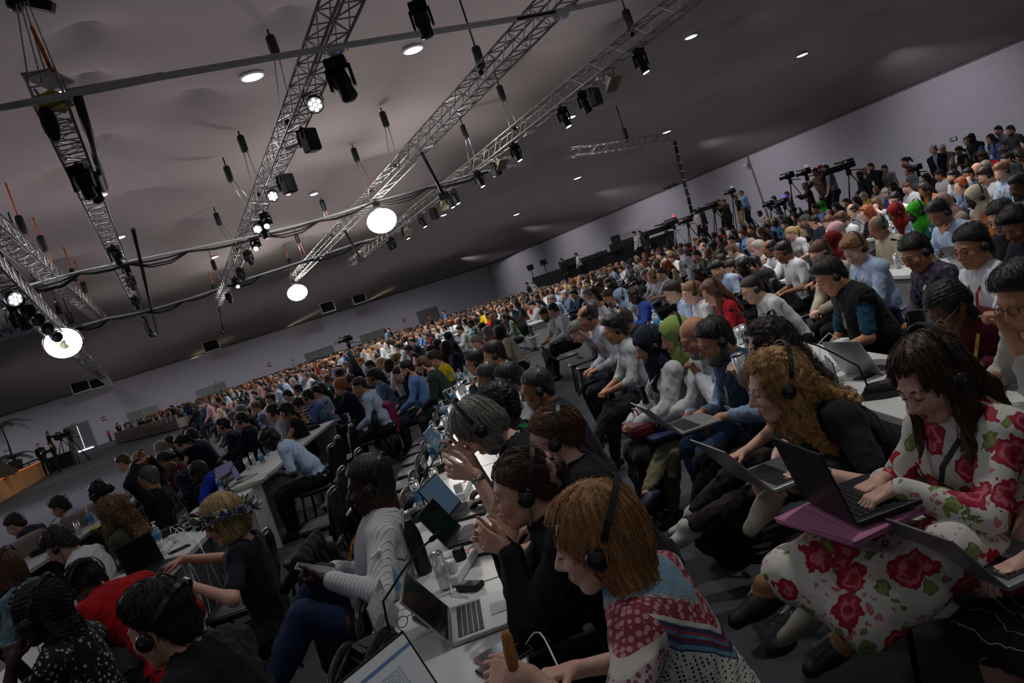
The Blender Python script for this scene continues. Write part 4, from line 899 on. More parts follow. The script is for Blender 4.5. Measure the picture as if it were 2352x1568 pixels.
# two stand lamps by the black booth
# ---------------------------------------------------------------- light
def area(p, aim, e, sx, sy, col=(1, 1, 1)):
    L = bpy.data.lights.new('area', 'AREA'); L.energy = e; L.shape = 'RECTANGLE'; L.size = sx; L.size_y = sy; L.color = col
    o = bpy.data.objects.new('area', L); C.objects.link(o); o.location = p; o.rotation_euler = (Vector(aim) - Vector(p)).to_track_quat('-Z', 'Y').to_euler(); return o
def spot(p, aim, e, ang, blend=.8, col=(1, .97, .93), soft=.15):
    L = bpy.data.lights.new('spot', 'SPOT'); L.energy = e; L.spot_size = ang; L.spot_blend = blend; L.shadow_soft_size = soft; L.color = col
    o = bpy.data.objects.new('spot', L); C.objects.link(o); o.location = p; o.rotation_euler = (Vector(aim) - Vector(p)).to_track_quat('-Z', 'Y').to_euler(); return o
# ---------------------------------------------------------------- tables
whitem = mat('white laminate', '#d9dbd9', .34, spec=.4); panelm = mat('grey panel', '#8d8f90', .5); tblk = mat('black shell', '#17181a', .32); legm = mat('black tube', '#101113', .4, .3)
def rowx(k, y):
    if k == 0: return -.545 - .022 * (y - 2.5) - (.0065 * (y - 12) ** 2 if y > 12 else 0)
    if k == -1: return (-2.78 - .1 * (y - 4) if y < 9 else -3.26) - (.006 * (y - 13) ** 2 if y > 13 else 0)
    b = 1.76 + 2.25 * (k - 1) if k > 0 else -3.1 + 2.25 * (k + 1)
    return b - (.006 * (y - 9) ** 2 if y > 9 else 0)
def rowdir(k, y): return Vector((rowx(k, y + .1) - rowx(k, y - .1), .2, 0)).normalized()
TBL = []
def table(k, y0, y1, label, w=.57):
    c0, c1 = Vector((rowx(k, y0), y0, 0)), Vector((rowx(k, y1), y1, 0)); d = c1 - c0; L = d.length; d /= L; x = Vector((d.y, -d.x, 0)); M = Matrix((x, d, Vector((0, 0, 1)))).transposed()
    r = empty('conference_table', (c0 + c1) / 2); 
    MB().box((0, 0, .73), (w, L - .004, .04), M, .004).build('table_top', whitem, r)
    MB().box(M @ Vector((-w / 2 + .05, 0, .38)), (.025, L - .1, .62), M).build('modesty_panel', panelm, r)
    for s in (-1, 1): MB().box(M @ Vector((0, s * (L / 2 - .05), .355)), (w - .08, .03, .71), M).build('side_panel', whitem, r)
    tag(r, label, 'table', 'white conference tables'); TBL.append((k, y0, y1)); return r
table(0, 1.62, 3.05, 'nearest white table at the bottom centre under the open document laptop')
table(0, 3.06, 5.2, 'white table under the grey haired woman with raised hands')
table(0, 5.21, 7.6, 'white table of the centre row before the men in glasses'); table(0, 7.61, 10.2, 'white table of the centre row beside the row of empty chairs'); table(0, 10.21, 13, 'white table of the centre row behind the man in the green jacket')
table(-1, 3.6, 5.55, 'white table that carries the cook islands plate'); table(-1, 5.56, 7.75, 'white table that carries the costa rica plate'); table(-1, 8.2, 10.0, 'white table of the man in the light blue short sleeved shirt'); table(-1, 10.01, 12.3, 'white table in front of the curly orange haired woman')
table(1, 2.35, 3.9, 'white table with the myanmar plate behind the floral dress'); table(1, 3.91, 5.6, 'white table with the gooseneck unit and grey laptop on the right'); table(1, 5.61, 7.6, 'white table behind the two women in headscarves'); table(1, 7.61, 9.8, 'white table in front of the woman in the red shirt'); table(1, 9.81, 13.4, 'white table behind the bald man in a grey shirt'); table(1, 13.41, 16.6, 'white table behind the man writing on a pad'); table(1, 21., 24., 'white table end behind the wheelchair')
for i, y in enumerate((6.2, 8.4, 10.6, 12.8, 15.0)): table(2, y, y + 2.19, '%s white table of the second row from the right, counted from the near end' % KW[i])
for i, y in enumerate((9.5, 12.5, 15.5)): table(3, y, y + 2.99, '%s white table in the row before the standing camera crews' % KW[i])
# Angola row
c = Vector((-5.25, 8.0, 0)); r = empty('conference_table', c, .1); MB().box((0, 0, .73), (.57, 3.0, .04), bev=.004).build('table_top', whitem, r); MB().box((-.22, 0, .38), (.025, 2.9, .62)).build('modesty_panel', panelm, r)
for s in (-1, 1): MB().box((0, s * 1.45, .355), (.48, .03, .71)).build('side_panel', whitem, r)
tag(r, 'white table with the angola plate on the far left', 'table', 'white conference tables')
# ---------------------------------------------------------------- chairs
def make_chair():
    r = empty('conference_chair')
    m = MB(); n = 8; V = []; F = []
    def shell(pts, th, nm, z):
        pass
    # seat: rounded dished pad
    def pad(w, d, th, cy, z, dish):
        V = []; F = []; k = 24
        for lay, (sc, dz) in enumerate(((.0, th), (.6, th + .0), (.93, th), (1., th * .6), (1., th * .2), (.94, 0), (.0, 0))):
            for i in range(k):
                a = 2 * PI * i / k; cx, sy = math.cos(a), math.sin(a); q = 4.5; rr = 1 / (abs(cx) ** q + abs(sy) ** q) ** (1 / q)
                V.append((w / 2 * rr * cx * sc, cy + d / 2 * rr * sy * sc, z + dz + (dish * (sc * sc - 1) if lay < 3 else 0) - .0))
        for l in range(6):
            for i in range(k): j = (i + 1) % k; F.append((l * k + i, l * k + j, (l + 1) * k + j, (l + 1) * k + i))
        return V, F
    V, F = pad(.45, .43, .035, .0, .43, .012); MB().add(V, F, True).build('seat', tblk, r)
    V, F = pad(.43, .36, .022, 0, 0, .0); M = Matrix.Rotation(math.radians(97), 3, 'X')
    V2 = []
    for v in V:
        p = Vector(v); p.z += .55 * (p.x ** 2) - .01; q = M @ p; V2.append(q + Vector((0, -.225, .66)))
    MB().add(V2, F, True).build('backrest', tblk, r)
    m = MB()
    for s in (-1, 1): m.tube([(s * .19, -.19, .42), (s * .19, -.215, .5), (s * .19, -.238, .66), (s * .17, -.255, .80)], .012, 6)
    m.tube([(-.17, -.255, .80), (0, -.268, .81), (.17, -.255, .80)], .010, 6); m.build('back_frame', legm, r)
    for sx in (-1, 1):
        MB().tube([(sx * .18, .15, .43), (sx * .215, .21, .0)], .0125, 8).build('leg', legm, r); MB().tube([(sx * .18, -.15, .43), (sx * .215, -.27, .0)], .0125, 8).build('leg', legm, r)
        MB().tube([(sx * .185, -.17, .425), (sx * .185, .17, .425)], .011, 6).build('seat_rail', legm, r)
    return r
CH0 = [make_chair()]
def chair(x, y, yaw, label, group='black chairs'):
    c = CH0[0] if 'category' not in CH0[0] else copy_tree(CH0[0])
    c.location = (x, y, 0); c.rotation_euler = (0, 0, yaw - PI / 2); c['label'] = label; c['category'] = 'chair'; c['group'] = group; return c
# ---------------------------------------------------------------- small things on the tables
TOP = .752
clear = mat('clear plastic', '#cfe0e6', .12, trans=.6); bluel = mat('blue label', '#3f7fae', .4); wht = mat('white pump', '#e6e8ea', .35); silver = mat('can silver', '#c9ced2', .25, .9); lidm = mat('laptop dark', '#2a2c30', .4, .4); lids = mat('laptop silver', '#a9abae', .35, .7); keym = mat('keys', '#16171a', .5)
def seen_first(tpl, make):
    if tpl not in PRO: PRO[tpl] = make(); return PRO[tpl]
    return copy_tree(PRO[tpl])
PRO = {}
def pump(p, label, s=1., group='pump bottles on the tables'):
    def mk():
        r = empty('sanitizer_bottle'); MB().lathe([(.0, 0), (.03, 0), (.033, .006), (.033, .095), (.026, .115), (.013, .125), (.013, .132), (.0, .132)], n=18).build('bottle', clear, r)
        MB().lathe([(.0335, .03), (.0338, .03), (.0338, .082), (.0335, .082)], n=18).build('sticker', bluel, r)
        MB().lathe([(.0, .128), (.015, .128), (.015, .142), (.006, .145), (.005, .16), (.012, .162), (.012, .172), (.0, .174)], n=12).build('pump', wht, r); MB().tube([(0, 0, .167), (.035, 0, .165), (.04, 0, .158)], .004, 6).build('nozzle', wht, r); return r
    r = seen_first('pump', mk); r.location = p; r.rotation_euler.z = rng.uniform(0, 6); r.scale = (s, s, s); return tag(r, label, 'bottle', group)
def can(p, label, col='silver', text=None, lean=None, group='drink cans on the tables'):
    def mk():
        r = empty('drink_can'); MB().lathe([(.0, .002), (.02, .0), (.0285, .012), (.0285, .14)], n=20).build('body', mat('can print ' + col, {'silver': '#c6ccd0', 'white': '#d5dcdb', 'green': '#5d8f78', 'coral': '#d8dcd8'}[col], .3, .5, var=.25, bscale=55), r)
        MB().lathe([(.0285, .14), (.026, .15), (.0255, .153), (.023, .15), (.0, .149)], n=20).build('lid', silver, r); MB().box((.006, 0, .151), (.018, .012, .002)).build('tab', silver, r); return r
    r = seen_first('can' + col, mk); r.location = p; r.rotation_euler.z = rng.uniform(0, 6); tag(r, label, 'can', group)
    if text:
        for i, t in enumerate(text): add_text(r, t, .014, Matrix.Translation((0, -.0292, .105 - .018 * i)) @ Matrix.Rotation(PI / 2, 4, 'X'), mat('print ink', '#2b2d30', .5)); r.rotation_euler.z = .2
    return r
def add_text(parent, txt, size, M, m, name='lettering', align='CENTER', space=1.):
    cu = bpy.data.curves.new(name, 'FONT'); cu.body = txt; cu.size = size; cu.align_x = align; cu.extrude = .0004; cu.space_character = space; cu.materials.append(m)
    o = bpy.data.objects.new(name, cu); C.objects.link(o); dg = bpy.context.evaluated_depsgraph_get(); me = bpy.data.meshes.new_from_object(o.evaluated_get(dg)); bpy.data.objects.remove(o); o = bpy.data.objects.new(name, me); C.objects.link(o); o.parent = parent; o.matrix_local = M; return o
platem = mat('plate black', '#16171a', .3); inkm = mat('plate white ink', '#dfe2e2', .5); acry = mat('acrylic', '#cfd6d6', .1, trans=.7)
def nameplate(p, yaw, txt, label, size=.062, w=.3, pm=None):
    """a plate that shows its word on both faces; yaw turns its front face"""
    r = empty('country_nameplate', p, yaw)
    MB().box((0, 0, .085), (w, .006, .12), None).build('plate', pm or platem, r)
    MB().box((0, -.004, .016), (w * .8, .07, .006)).build('stand', acry, r); MB().box((0, -.03, .035), (w * .8, .004, .04), Matrix.Rotation(-.5, 3, 'X')).build('stand_flap', acry, r)
    for s in (1, -1):
        o = add_text(r, txt, size, Matrix.Rotation(0 if s > 0 else PI, 4, 'Z') @ Matrix.Translation((0, -.0036, .075)) @ Matrix.Rotation(PI / 2, 4, 'X'), inkm)
    tag(r, label, 'nameplate', 'country nameplates'); return r
def mic(p, yaw, label, reach=.32, rise=.3, unit=True, group='gooseneck microphones'):
    r = empty('gooseneck_microphone', p, yaw)
    if unit:
        m = MB(); m.prism([(-.075, -.09), (.075, -.09), (.085, -.02), (.06, .09), (-.06, .09), (-.085, -.02)], 0, .03); m.prism([(-.06, -.07), (.06, -.07), (.065, -.01), (.045, .07), (-.045, .07), (-.065, -.01)], .03, .055); m.build('base_unit', mat('mic unit', '#1d1e21', .35), r)
        MB().box((0, -.02, .057), (.07, .05, .004)).build('loudspeaker_grille', mat('mic grille', '#2c2d31', .6), r); MB().box((-.02, .045, .057), (.012, .012, .003)).build('button', mat('mic button', '#4a4c50', .4), r)
    pts = [(0, .06, .03), (0, .065, .1), (0, .075, .16)] + [(0, .08 + reach * t, .16 + rise * math.sin(t * 1.35)) for t in (.15, .35, .6, .85, 1.)]
    MB().tube(pts, .0045, 7).build('gooseneck', mat('black cable'), r); a, b = Vector(pts[-2]), Vector(pts[-1]); d = (b - a).normalized()
    MB().tube([b - d * .01, b, b + d * .035, b + d * .05], [.006, .0105, .0115, .006], 10).build('mic_head', mat('mic foam', '#0c0c0d', .9), r); tag(r, label, 'microphone', group); return r
scr_doc = None
def doc_fn(nt, b):
    tc = N(nt, 'ShaderNodeTexCoord'); mp = N(nt, 'ShaderNodeSeparateXYZ'); nt.links.new(tc.outputs['UV'], mp.inputs[0])
    def M_(op, a, b_=None):
        n = N(nt, 'ShaderNodeMath', operation=op)
        for i, v in enumerate((a, b_)):
            if v is None: continue
            if isinstance(v, (int, float)): n.inputs[i].default_value = v
            else: nt.links.new(v, n.inputs[i])
        return n.outputs[0]
    x, y = mp.outputs[0], mp.outputs[1]
    nz_ = N(nt, 'ShaderNodeTexNoise', i_Scale=90., i_Detail=0.); nt.links.new(tc.outputs['UV'], nz_.inputs['Vector'])
    line = M_('GREATER_THAN', M_('FRACT', M_('MULTIPLY', y, 34)), .5); inx = M_('MULTIPLY', M_('GREATER_THAN', x, .36), M_('LESS_THAN', x, .8)); iny = M_('MULTIPLY', M_('GREATER_THAN', y, .12), M_('LESS_THAN', y, .72))
    t = M_('MULTIPLY', M_('MULTIPLY', line, inx), M_('MULTIPLY', iny, M_('GREATER_THAN', nz_.outputs['Fac'], .42)))
    bar = M_('MULTIPLY', M_('GREATER_THAN', y, .82), M_('LESS_THAN', y, .87))
    m1 = N(nt, 'ShaderNodeMixRGB'); m1.inputs[1].default_value = (.55, .57, .6, 1); m1.inputs[2].default_value = (.16, .2, .28, 1); nt.links.new(t, m1.inputs[0])
    m2 = N(nt, 'ShaderNodeMixRGB'); m2.inputs[2].default_value = (.1, .17, .33, 1); nt.links.new(bar, m2.inputs[0]); nt.links.new(m1.outputs[0], m2.inputs[1])
    nt.links.new(m2.outputs[0], b.inputs['Emission Color']); b.inputs['Emission Strength'].default_value = .24; b.inputs['Base Color'].default_value = (.02, .02, .02, 1)
docm = mat('screen document', '#202020', .25, fn=doc_fn); scro = mat('screen dark', '#0b0d10', .12); scrb = mat('screen blue page', '#101820', .2, emit='#5d7f9a', estr=.22); scrp = mat('screen purple', '#101020', .2, emit='#8a7fae', estr=.22)
def laptop(p, yaw, label, lid=None, screen=None, ang=1.85, w=.31, d=.22, group=None, pitch=0.):
    """yaw: direction the user looks (towards the screen)"""
    r = empty('laptop', p, yaw - PI / 2); r.rotation_euler.x = pitch; lm = lid or lids
    MB().box((0, 0, .008), (w, d, .016), None, .004).build('keyboard_deck', lm, r); m = MB()
    for i in range(12):
        for j in range(5): m.box((-w * .42 + w * .84 * (i + .5) / 12, -.005 + d * .42 * (j + .5) / 5 - .0, .0168), (w * .06, d * .07, .003))
    m.build('keys', keym, r); MB().box((0, -d * .3, .0165), (w * .32, d * .3, .001)).build('touchpad', mat('touchpad', '#7d7f82', .3), r)
    R = Matrix.Rotation(ang - PI / 2, 3, 'X').inverted() if False else Matrix.Rotation(-(ang - PI / 2), 3, 'X'); o = Vector((0, d / 2, .014))
    MB().box(o + R @ Vector((0, .003, d * .5)), (w, .006, d), R, .002).build('lid', lm, r)
    V = [o + R @ Vector((sx * (w / 2 - .008), -.0008, z)) for sx, z in ((-1, .015), (1, .015), (1, d - .008), (-1, d - .008))]
    so = MB().add(V, [(0, 1, 2, 3)]).build('screen', screen or scro, r); ul = so.data.uv_layers.new(name='UV')
    for i, c in enumerate(((0, 0), (1, 0), (1, 1), (0, 1))): ul.data[i].uv = c
    tag(r, label, 'laptop', group or 'laptops'); return r
def strip(p, yaw, label, plugs=1):
    r = empty('power_strip', p, yaw); m = MB(); m.box((0, 0, .02), (.07, .3, .04), None, .008); m.build('housing', wht, r)
    for i in range(4): MB().lathe([(.0, .0385), (.018, .0385), (.018, .0405), (.0, .0405)], (0, -.1 + .065 * i, 0), 12).build('socket', mat('socket grey', '#b9bcc0', .5), r)
    MB().box((0, .135, .041), (.015, .012, .004)).build('switch', mat('red switch', '#c23a2a', .4, emit='#c02010', estr=.4), r)
    for i in range(plugs): MB().box((0, -.1 + .13 * i, .065), (.045, .045, .055), None, .008).build('plug', wht if i % 2 == 0 else blk, r)
    MB().tube([(0, -.15, .02), (.03, -.24, .01), (.12, -.3, .005), (.16, -.42, .005)], .004, 5).build('lead', wht, r); tag(r, label, 'power strip', 'power strips on the tables'); return r
def phone(p, yaw, label, col='#141518', R=None, w=.075, l=.155):
    r = empty('smartphone', p, yaw)
    if R is not None: r.rotation_euler = R
    MB().box((0, 0, .005), (w, l, .009), None, .003).build('case', mat('phone case ' + col, col, .35), r); MB().box((0, 0, .0099), (w - .006, l - .008, .0006)).build('screen', scro, r); tag(r, label, 'phone', 'phones'); return r
def cable(pts, label, m=None, r=.0028):
    b = MB(); P = [Vector(p) for p in pts]; Q = []
    for i in range(len(P) - 1):
        a, b_, c, d = P[max(i - 1, 0)], P[i], P[i + 1], P[min(i + 2, len(P) - 1)]
        for t in (0, .25, .5, .75): Q.append(.5 * ((2 * b_) + (c - a) * t + (2 * a - 5 * b_ + 4 * c - d) * t * t + (3 * b_ - a - 3 * c + d) * t ** 3))
    Q.append(P[-1]); b.tube(Q, r, 5); return tag(b.build('cable', m or wht), label, 'cable', 'loose cables on the tables')
def tz(x, y): return at_z(x, y, TOP)
def inrow(k, p, margin=.06):   # keep a thing on its table
    c = rowx(k, p.y); p.x = min(max(p.x, c - .285 + margin), c + .285 - margin); return p
# ---------------------------------------------------------------- things on the centre table
pump(inrow(0, tz(897, 1378)), 'large pump bottle with a blue sticker nearest the striped shirt man', 1.25)
can(inrow(0, tz(918, 1352)), 'silver can right behind the near large pump bottle', 'silver')
can(inrow(0, tz(953, 1306)), 'tall white water can beside the black flask', 'white', ('MAMBA', 'WATER'))
p = inrow(0, tz(977, 1314)); r = empty('black_flask', p); MB().lathe([(.0, 0), (.033, 0), (.035, .01), (.035, .17), (.03, .2), (.018, .23), (.017, .245), (.0, .245)], n=18).build('body', mat('flask black', '#121316', .35), r); MB().lathe([(.0, .243), (.02, .243), (.021, .25), (.021, .275), (.018, .282), (.0, .283)], n=18).build('steel_cap', silver, r); tag(r, 'matt black flask with a steel cap among the cans', 'flask')
can(inrow(0, tz(1027, 1350)), 'white can standing right of the black flask', 'white')
strip(inrow(0, tz(1062, 1312)), -.25, 'white power strip with a black plug near the woman in the black blazer', 2)
r = empty('voice_receiver', inrow(0, tz(1082, 1352)), .9); MB().box((0, 0, .013), (.055, .11, .025), None, .006).build('case', blk, r); MB().box((0, .03, .026), (.03, .03, .002)).build('dial', lids, r); tag(r, 'black translation receiver lying behind the silver laptop', 'receiver')
laptop(inrow(0, tz(1108, 1418), .1), PI + .08, 'silver laptop with a dark screen in front of the red haired woman', lids, scro, 2.1, .32, .22)
laptop(Vector((rowx(0, 1.93) + .05, 1.95, TOP)), PI - .62, 'dark laptop showing a text document at the bottom edge', lidm, docm, 1.95, .34, .235)
phone(inrow(0, tz(985, 1421)), .5, 'black phone lying by the silver laptop, folded glasses on it', '#17181c'); m = glasses_mesh(np.zeros(3), np.eye(3), 0); o = m.build('folded_glasses', mat('frames #26303a', '#26303a', .3)); o.location = inrow(0, tz(985, 1421)) + Vector((0, -.1, .035)); o.rotation_euler = (.0, 0, .6); tag(o, 'folded spectacles resting on a phone by the silver laptop', 'glasses')
phone(inrow(0, tz(1147, 1496)), -1.0, 'phone in a pink case beside the food stick', '#c08a88'); phone(inrow(0, tz(1160, 1520)), -1.05, 'black phone next to the one in a pink case', '#101114', None, .08, .17)
mic(inrow(0, tz(842, 1512)), -1.0, 'gooseneck microphone whose head hangs over the phone with spectacles', .24, .12); mic(inrow(0, tz(945, 1195)), -1.1, 'gooseneck microphone beside the woman in the black blazer', .22, .16)
nameplate(inrow(0, tz(868, 1452)), PI / 2, 'ICELAND', 'clear plate against the chairs at the near table edge', .06, .3, acry)
laptop(inrow(0, tz(1088, 1170), .1), PI - .25, 'laptop with a bluish page before the woman in the black blazer', lidm, scrb, 2.0); laptop(inrow(0, tz(1090, 1225), .1), PI - .2, 'dark tablet like laptop below the raised hands of the blazer woman', lidm, scro, 2.05, .28, .2)
for px, lab in (((947, 1166), 'pump bottle left of the bluish page laptop'), ((992, 1052), 'pump bottle in front of the grey haired woman'), ((1000, 1020), 'pump bottle one step behind the one before the grey haired woman'), ((1014, 960), 'pump bottle at the centre table edge beyond the grey haired woman'), ((1022, 930), 'pump bottle near the plate beyond the grey haired woman'), ((1062, 872), 'pump bottle between the dark suit men and the empty chairs')): pump(inrow(0, tz(*px)), lab)
for px, c, lab in (((1010, 1128), 'coral', 'printed can beside the bluish page laptop'), ((966, 1160), 'white', 'pale can close behind the pump bottle by the bluish page laptop'), ((1033, 1030), 'silver', 'silver can before the grey haired woman'), ((1060, 905), 'white', 'pale can half way along the centre table')): can(inrow(0, tz(*px)), lab, c)
strip(inrow(0, tz(1066, 1133)), -.1, 'white power strip beside the grey haired woman', 1); phone(inrow(0, tz(1124, 1199)), .3, 'red phone case beside the dark tablet', '#8f2320', None, .09, .18)
r = empty('tablet', inrow(0, tz(1172, 1234), .1), -.35); MB().box((0, 0, .005), (.19, .25, .009), None, .003).build('case', lidm, r); MB().box((0, 0, .01), (.175, .235, .001)).build('screen', scro, r); tag(r, 'dark tablet lying flat near the table edge by the blazer woman', 'tablet')
mic(inrow(0, tz(1003, 1085)), -1.2, 'gooseneck microphone in front of the grey haired woman', .25, .2); mic(inrow(0, tz(1018, 990)), -1.2, 'gooseneck microphone farther along past the grey haired woman', .25, .2); mic(inrow(0, tz(1035, 925)), -1.2, 'gooseneck microphone before the men in glasses', .25, .22); mic(inrow(0, tz(1050, 880)), -1.2, 'gooseneck microphone at the far part of the centre table', .25, .22)
nameplate(inrow(0, tz(985, 1100)), PI / 2, 'INDIA', 'dark plate on the centre table left of the grey haired woman', .045); laptop(inrow(0, tz(1052, 1032), .1), PI - .1, 'grey laptop before the grey haired woman', lids, scrb, 1.9); laptop(inrow(0, tz(1070, 930), .1), PI, 'open laptop before the man in the dark suit with headset', lids, scro, 1.9); laptop(inrow(0, tz(1075, 880), .1), PI, 'open laptop at the far part of the centre table', lidm, scrb, 1.9)
for i in range(9):
    y = 7.2 + i * .72; x = rowx(0, y); (pump if i % 2 else can)(Vector((x - .16 + .1 * (i % 3), y, TOP)), '%s small drink or pump bottle along the far centre table, counted from the near end' % KW[i])
cable([tz(1205, 1482), tz(1215, 1500) + Vector((.05, 0, .05)), Vector((-.16, 2.15, .74)), Vector((-.12, 2.1, .55)), Vector((-.1, 2.3, .2))], 'white cable that drops over the table edge beside the food stick'); cable([tz(915, 1310), tz(905, 1350), tz(925, 1370), tz(945, 1355)], 'brown tipped cable by the near pump bottle', mat('black cable'))
# ---------------------------------------------------------------- cook islands and costa rica tables
nameplate(inrow(-1, tz(253, 1318)), PI / 2 + .1, 'COOK ISLANDS', 'plate reading cook islands', .046, .34); nameplate(inrow(-1, tz(428, 1210)), PI / 2 + .1, 'COSTA RICA', 'plate reading costa rica', .045, .3); nameplate(inrow(-1, tz(530, 1118)), PI / 2, "COTE D'IVOIRE", 'plate reading cote d ivoire beside the purple screen laptop', .045, .34)
laptop(inrow(-1, tz(370, 1305), .11), PI - .35, 'dark laptop used by the woman with the flower crown', lidm, scro, 1.75, .33, .23); strip(inrow(-1, tz(380, 1265)), .2, 'white power strip before the woman with the flower crown', 1)
MBo = MB(); r = empty('charger', inrow(-1, tz(400, 1246)), .2); MB().box((0, 0, .035), (.06, .06, .06), None, .01).build('brick', wht, r); MB().tube([(0, 0, .065), (.0, .05, .12), (0, .12, .1), (.05, .15, .0), (.1, .1, -.2)], .003, 5).build('lead', wht, r); tag(r, 'white charger brick on the power strip before the flower crown woman', 'charger')
phone(inrow(-1, tz(412, 1262)), -.9, 'black phone beside the white charger brick'); mic(inrow(-1, tz(392, 1226)), -1.0, 'gooseneck microphone between the cook islands and costa rica plates', .2, .16); mic(inrow(-1, tz(515, 1140)), -1.0, 'gooseneck microphone by the cote d ivoire plate', .2, .16)
r = empty('cable_bundle', inrow(-1, tz(343, 1326)), -.7); m = MB()
for j in range(5): m.tube([(-.12 + .02 * j, .02 * j - .04, .01), (-.04, .03 - .02 * j, .02 + .008 * j), (.05, -.03 + .015 * j, .015), (.13, .01 * j, .01)], .006, 5)
m.build('coil', mat('black cable'), r); tag(r, 'tangled black cable on the table edge by the flower crown laptop', 'cable')
for i, pts in enumerate(([tz(445, 1240), tz(452, 1262) + Vector((.04, 0, .02)), Vector((-2.58, 5.6, .5)), Vector((-2.56, 5.55, .25)), Vector((-2.6, 5.7, .4))], [tz(395, 1290), tz(415, 1300) + Vector((.06, 0, 0)), Vector((-2.5, 5.3, .45)), Vector((-2.5, 5.2, .3))], [tz(400, 1245), tz(420, 1238) + Vector((0, 0, .1)), tz(448, 1265) + Vector((.05, 0, 0)), Vector((-2.55, 5.7, .3))])): cable(pts, '%s white cable hanging off the table by the flower crown woman' % KW[i])
pump(inrow(-1, tz(293, 1268)), 'pump bottle behind the dark flower crown laptop'); pump(inrow(-1, tz(484, 1130)), 'pump bottle left of the flower crown, behind the blue dress', 1.1); pump(inrow(-1, tz(604, 1062)), 'pump bottle before the man in the light blue shirt'); pump(inrow(-1, tz(613, 1045)), 'pump bottle just beyond the light blue shirt man'); can(inrow(-1, tz(572, 1078)), 'printed can by the purple screen laptop', 'coral'); can(inrow(-1, tz(579, 1068)), 'second can behind the printed one by the purple screen laptop', 'white')
laptop(inrow(-1, tz(556, 1102), .1), PI - .3, 'laptop with a purple screen used by the light blue shirt man', lids, scrp, 1.85)
r = empty('picture_book', inrow(-1, tz(590, 1112), .08), -.5); MB().box((0, 0, .008), (.2, .28, .014), None).build('pages', mat('paper', '#d8dad4', .7), r); MB().box((0, 0, .017), (.21, .29, .004)).build('cover', mat('book cover', '#5a6a3c', .4, var=.5, bscale=14), r); tag(r, 'yellow edged picture book at the table edge by the light blue shirt man', 'book')
for px, lab in (((668, 1000), 'pump bottle left of the green can'), ((680, 985), 'blue label bottle near the green can')): pump(inrow(-1, tz(*px)), lab)
can(inrow(-1, tz(692, 990)), 'pale green can near the end table', 'green'); can(inrow(-1, tz(750, 962)), 'pale green can beside the laptop of the blue shirt man', 'green'); laptop(inrow(-1, tz(730, 968), .1), PI - .3, 'laptop with brown pictures on screen by the pale green can', lidm, mat('screen brown', '#201510', .2, emit='#8a6a58', estr=.2), 1.9); mic(inrow(-1, tz(655, 1005)), -1., 'gooseneck microphone before the beige jacket man', .22, .14); mic(inrow(-1, tz(720, 985)), -1., 'gooseneck microphone before the blue shirt man by the table end', .22, .14)
# angola table
nameplate(Vector((-5.2, 8.3, TOP)), PI / 2, 'ANGOLA', 'black plate reading angola', .075, .3); can(Vector((-5.12, 8.62, TOP)), 'printed can beside the angola plate', 'white'); can(Vector((-5.2, 7.45, TOP)), 'printed can at the near end of the angola table', 'white'); mic(Vector((-5.3, 8.15, TOP)), -.9, 'gooseneck microphone in front of the angola plate', .25, .16); pump(Vector((-5.3, 9.2, TOP)), 'pump bottle at the far end of the angola table', 1.2)
r = empty('yellow_folder', Vector((-5.0, 8.75, TOP)), .3); MB().box((0, 0, .006), (.1, .3, .012)).build('cover', mat('yellow card', '#c7b22e', .6), r); tag(r, 'yellow folder on the angola table edge', 'folder')
# ---------------------------------------------------------------- right hand table
mic(inrow(1, tz(2030, 905), .1), -2.2 + PI, 'gooseneck unit with a triangular base behind the floral dress woman', .26, .2); strip(inrow(1, tz(1930, 845)), -1.1, 'white power strip with a big white adapter on the right table', 1)
r = empty('charger', inrow(1, tz(1944, 826)) + Vector((0, 0, .05)), .4); MB().box((0, 0, .045), (.08, .08, .075), None, .012).build('brick', wht, r); MB().tube([(0, 0, .08), (-.05, .02, .14), (-.12, .05, .1), (-.2, .0, .0)], .003, 5).build('lead', wht, r); tag(r, 'big white adapter standing on the right power strip', 'charger')
laptop(inrow(1, tz(2020, 845), .11), PI + .25, 'grey laptop seen from behind on the right table', lids, scro, 1.95); phone(inrow(1, tz(1995, 862)), -1.2, 'dark phone lying before the grey laptop on the right table')
nameplate(inrow(1, tz(1920, 882), .08), -PI / 2 - .25, 'NAMIBIA', 'dark slanted plate by the ginger haired woman', .055, .26); nameplate(inrow(1, Vector((1.56, 2.75, TOP)), .04), -PI / 2 - .35, 'MYANMAR', 'plate reading myanmar at the right edge', .075, .34); nameplate(inrow(1, tz(1733, 822), .04), -PI / 2, 'MAURITIUS', 'plate half hidden behind the raised drink can', .055, .3)
strip(inrow(1, Vector((1.85, 2.75, TOP))), -.9, 'white power strip with a black plug behind the myanmar plate', 2); can(inrow(1, tz(1703, 790)), 'printed water can by the denim vest man', 'white', ('MAMBA', 'WATER')); can(inrow(1, tz(1716, 784)), 'second printed water can by the denim vest man', 'white')
r = empty('white_box', inrow(1, tz(1738, 775)), .2); MB().box((0, 0, .04), (.1, .1, .08), None, .01).build('case', wht, r); MB().box((0, 0, .083), (.07, .07, .006)).build('lid', wht, r); tag(r, 'small white box behind the water cans', 'box')
pump(inrow(1, tz(1512, 752)), 'white pump jug behind the navy headscarf', 1.35); mic(inrow(1, tz(1470, 745)), PI - 1.2, 'gooseneck microphone behind the navy headscarf', .2, .2); mic(inrow(1, tz(1760, 790)), PI - .9, 'gooseneck microphone behind the denim vest man', .2, .2)
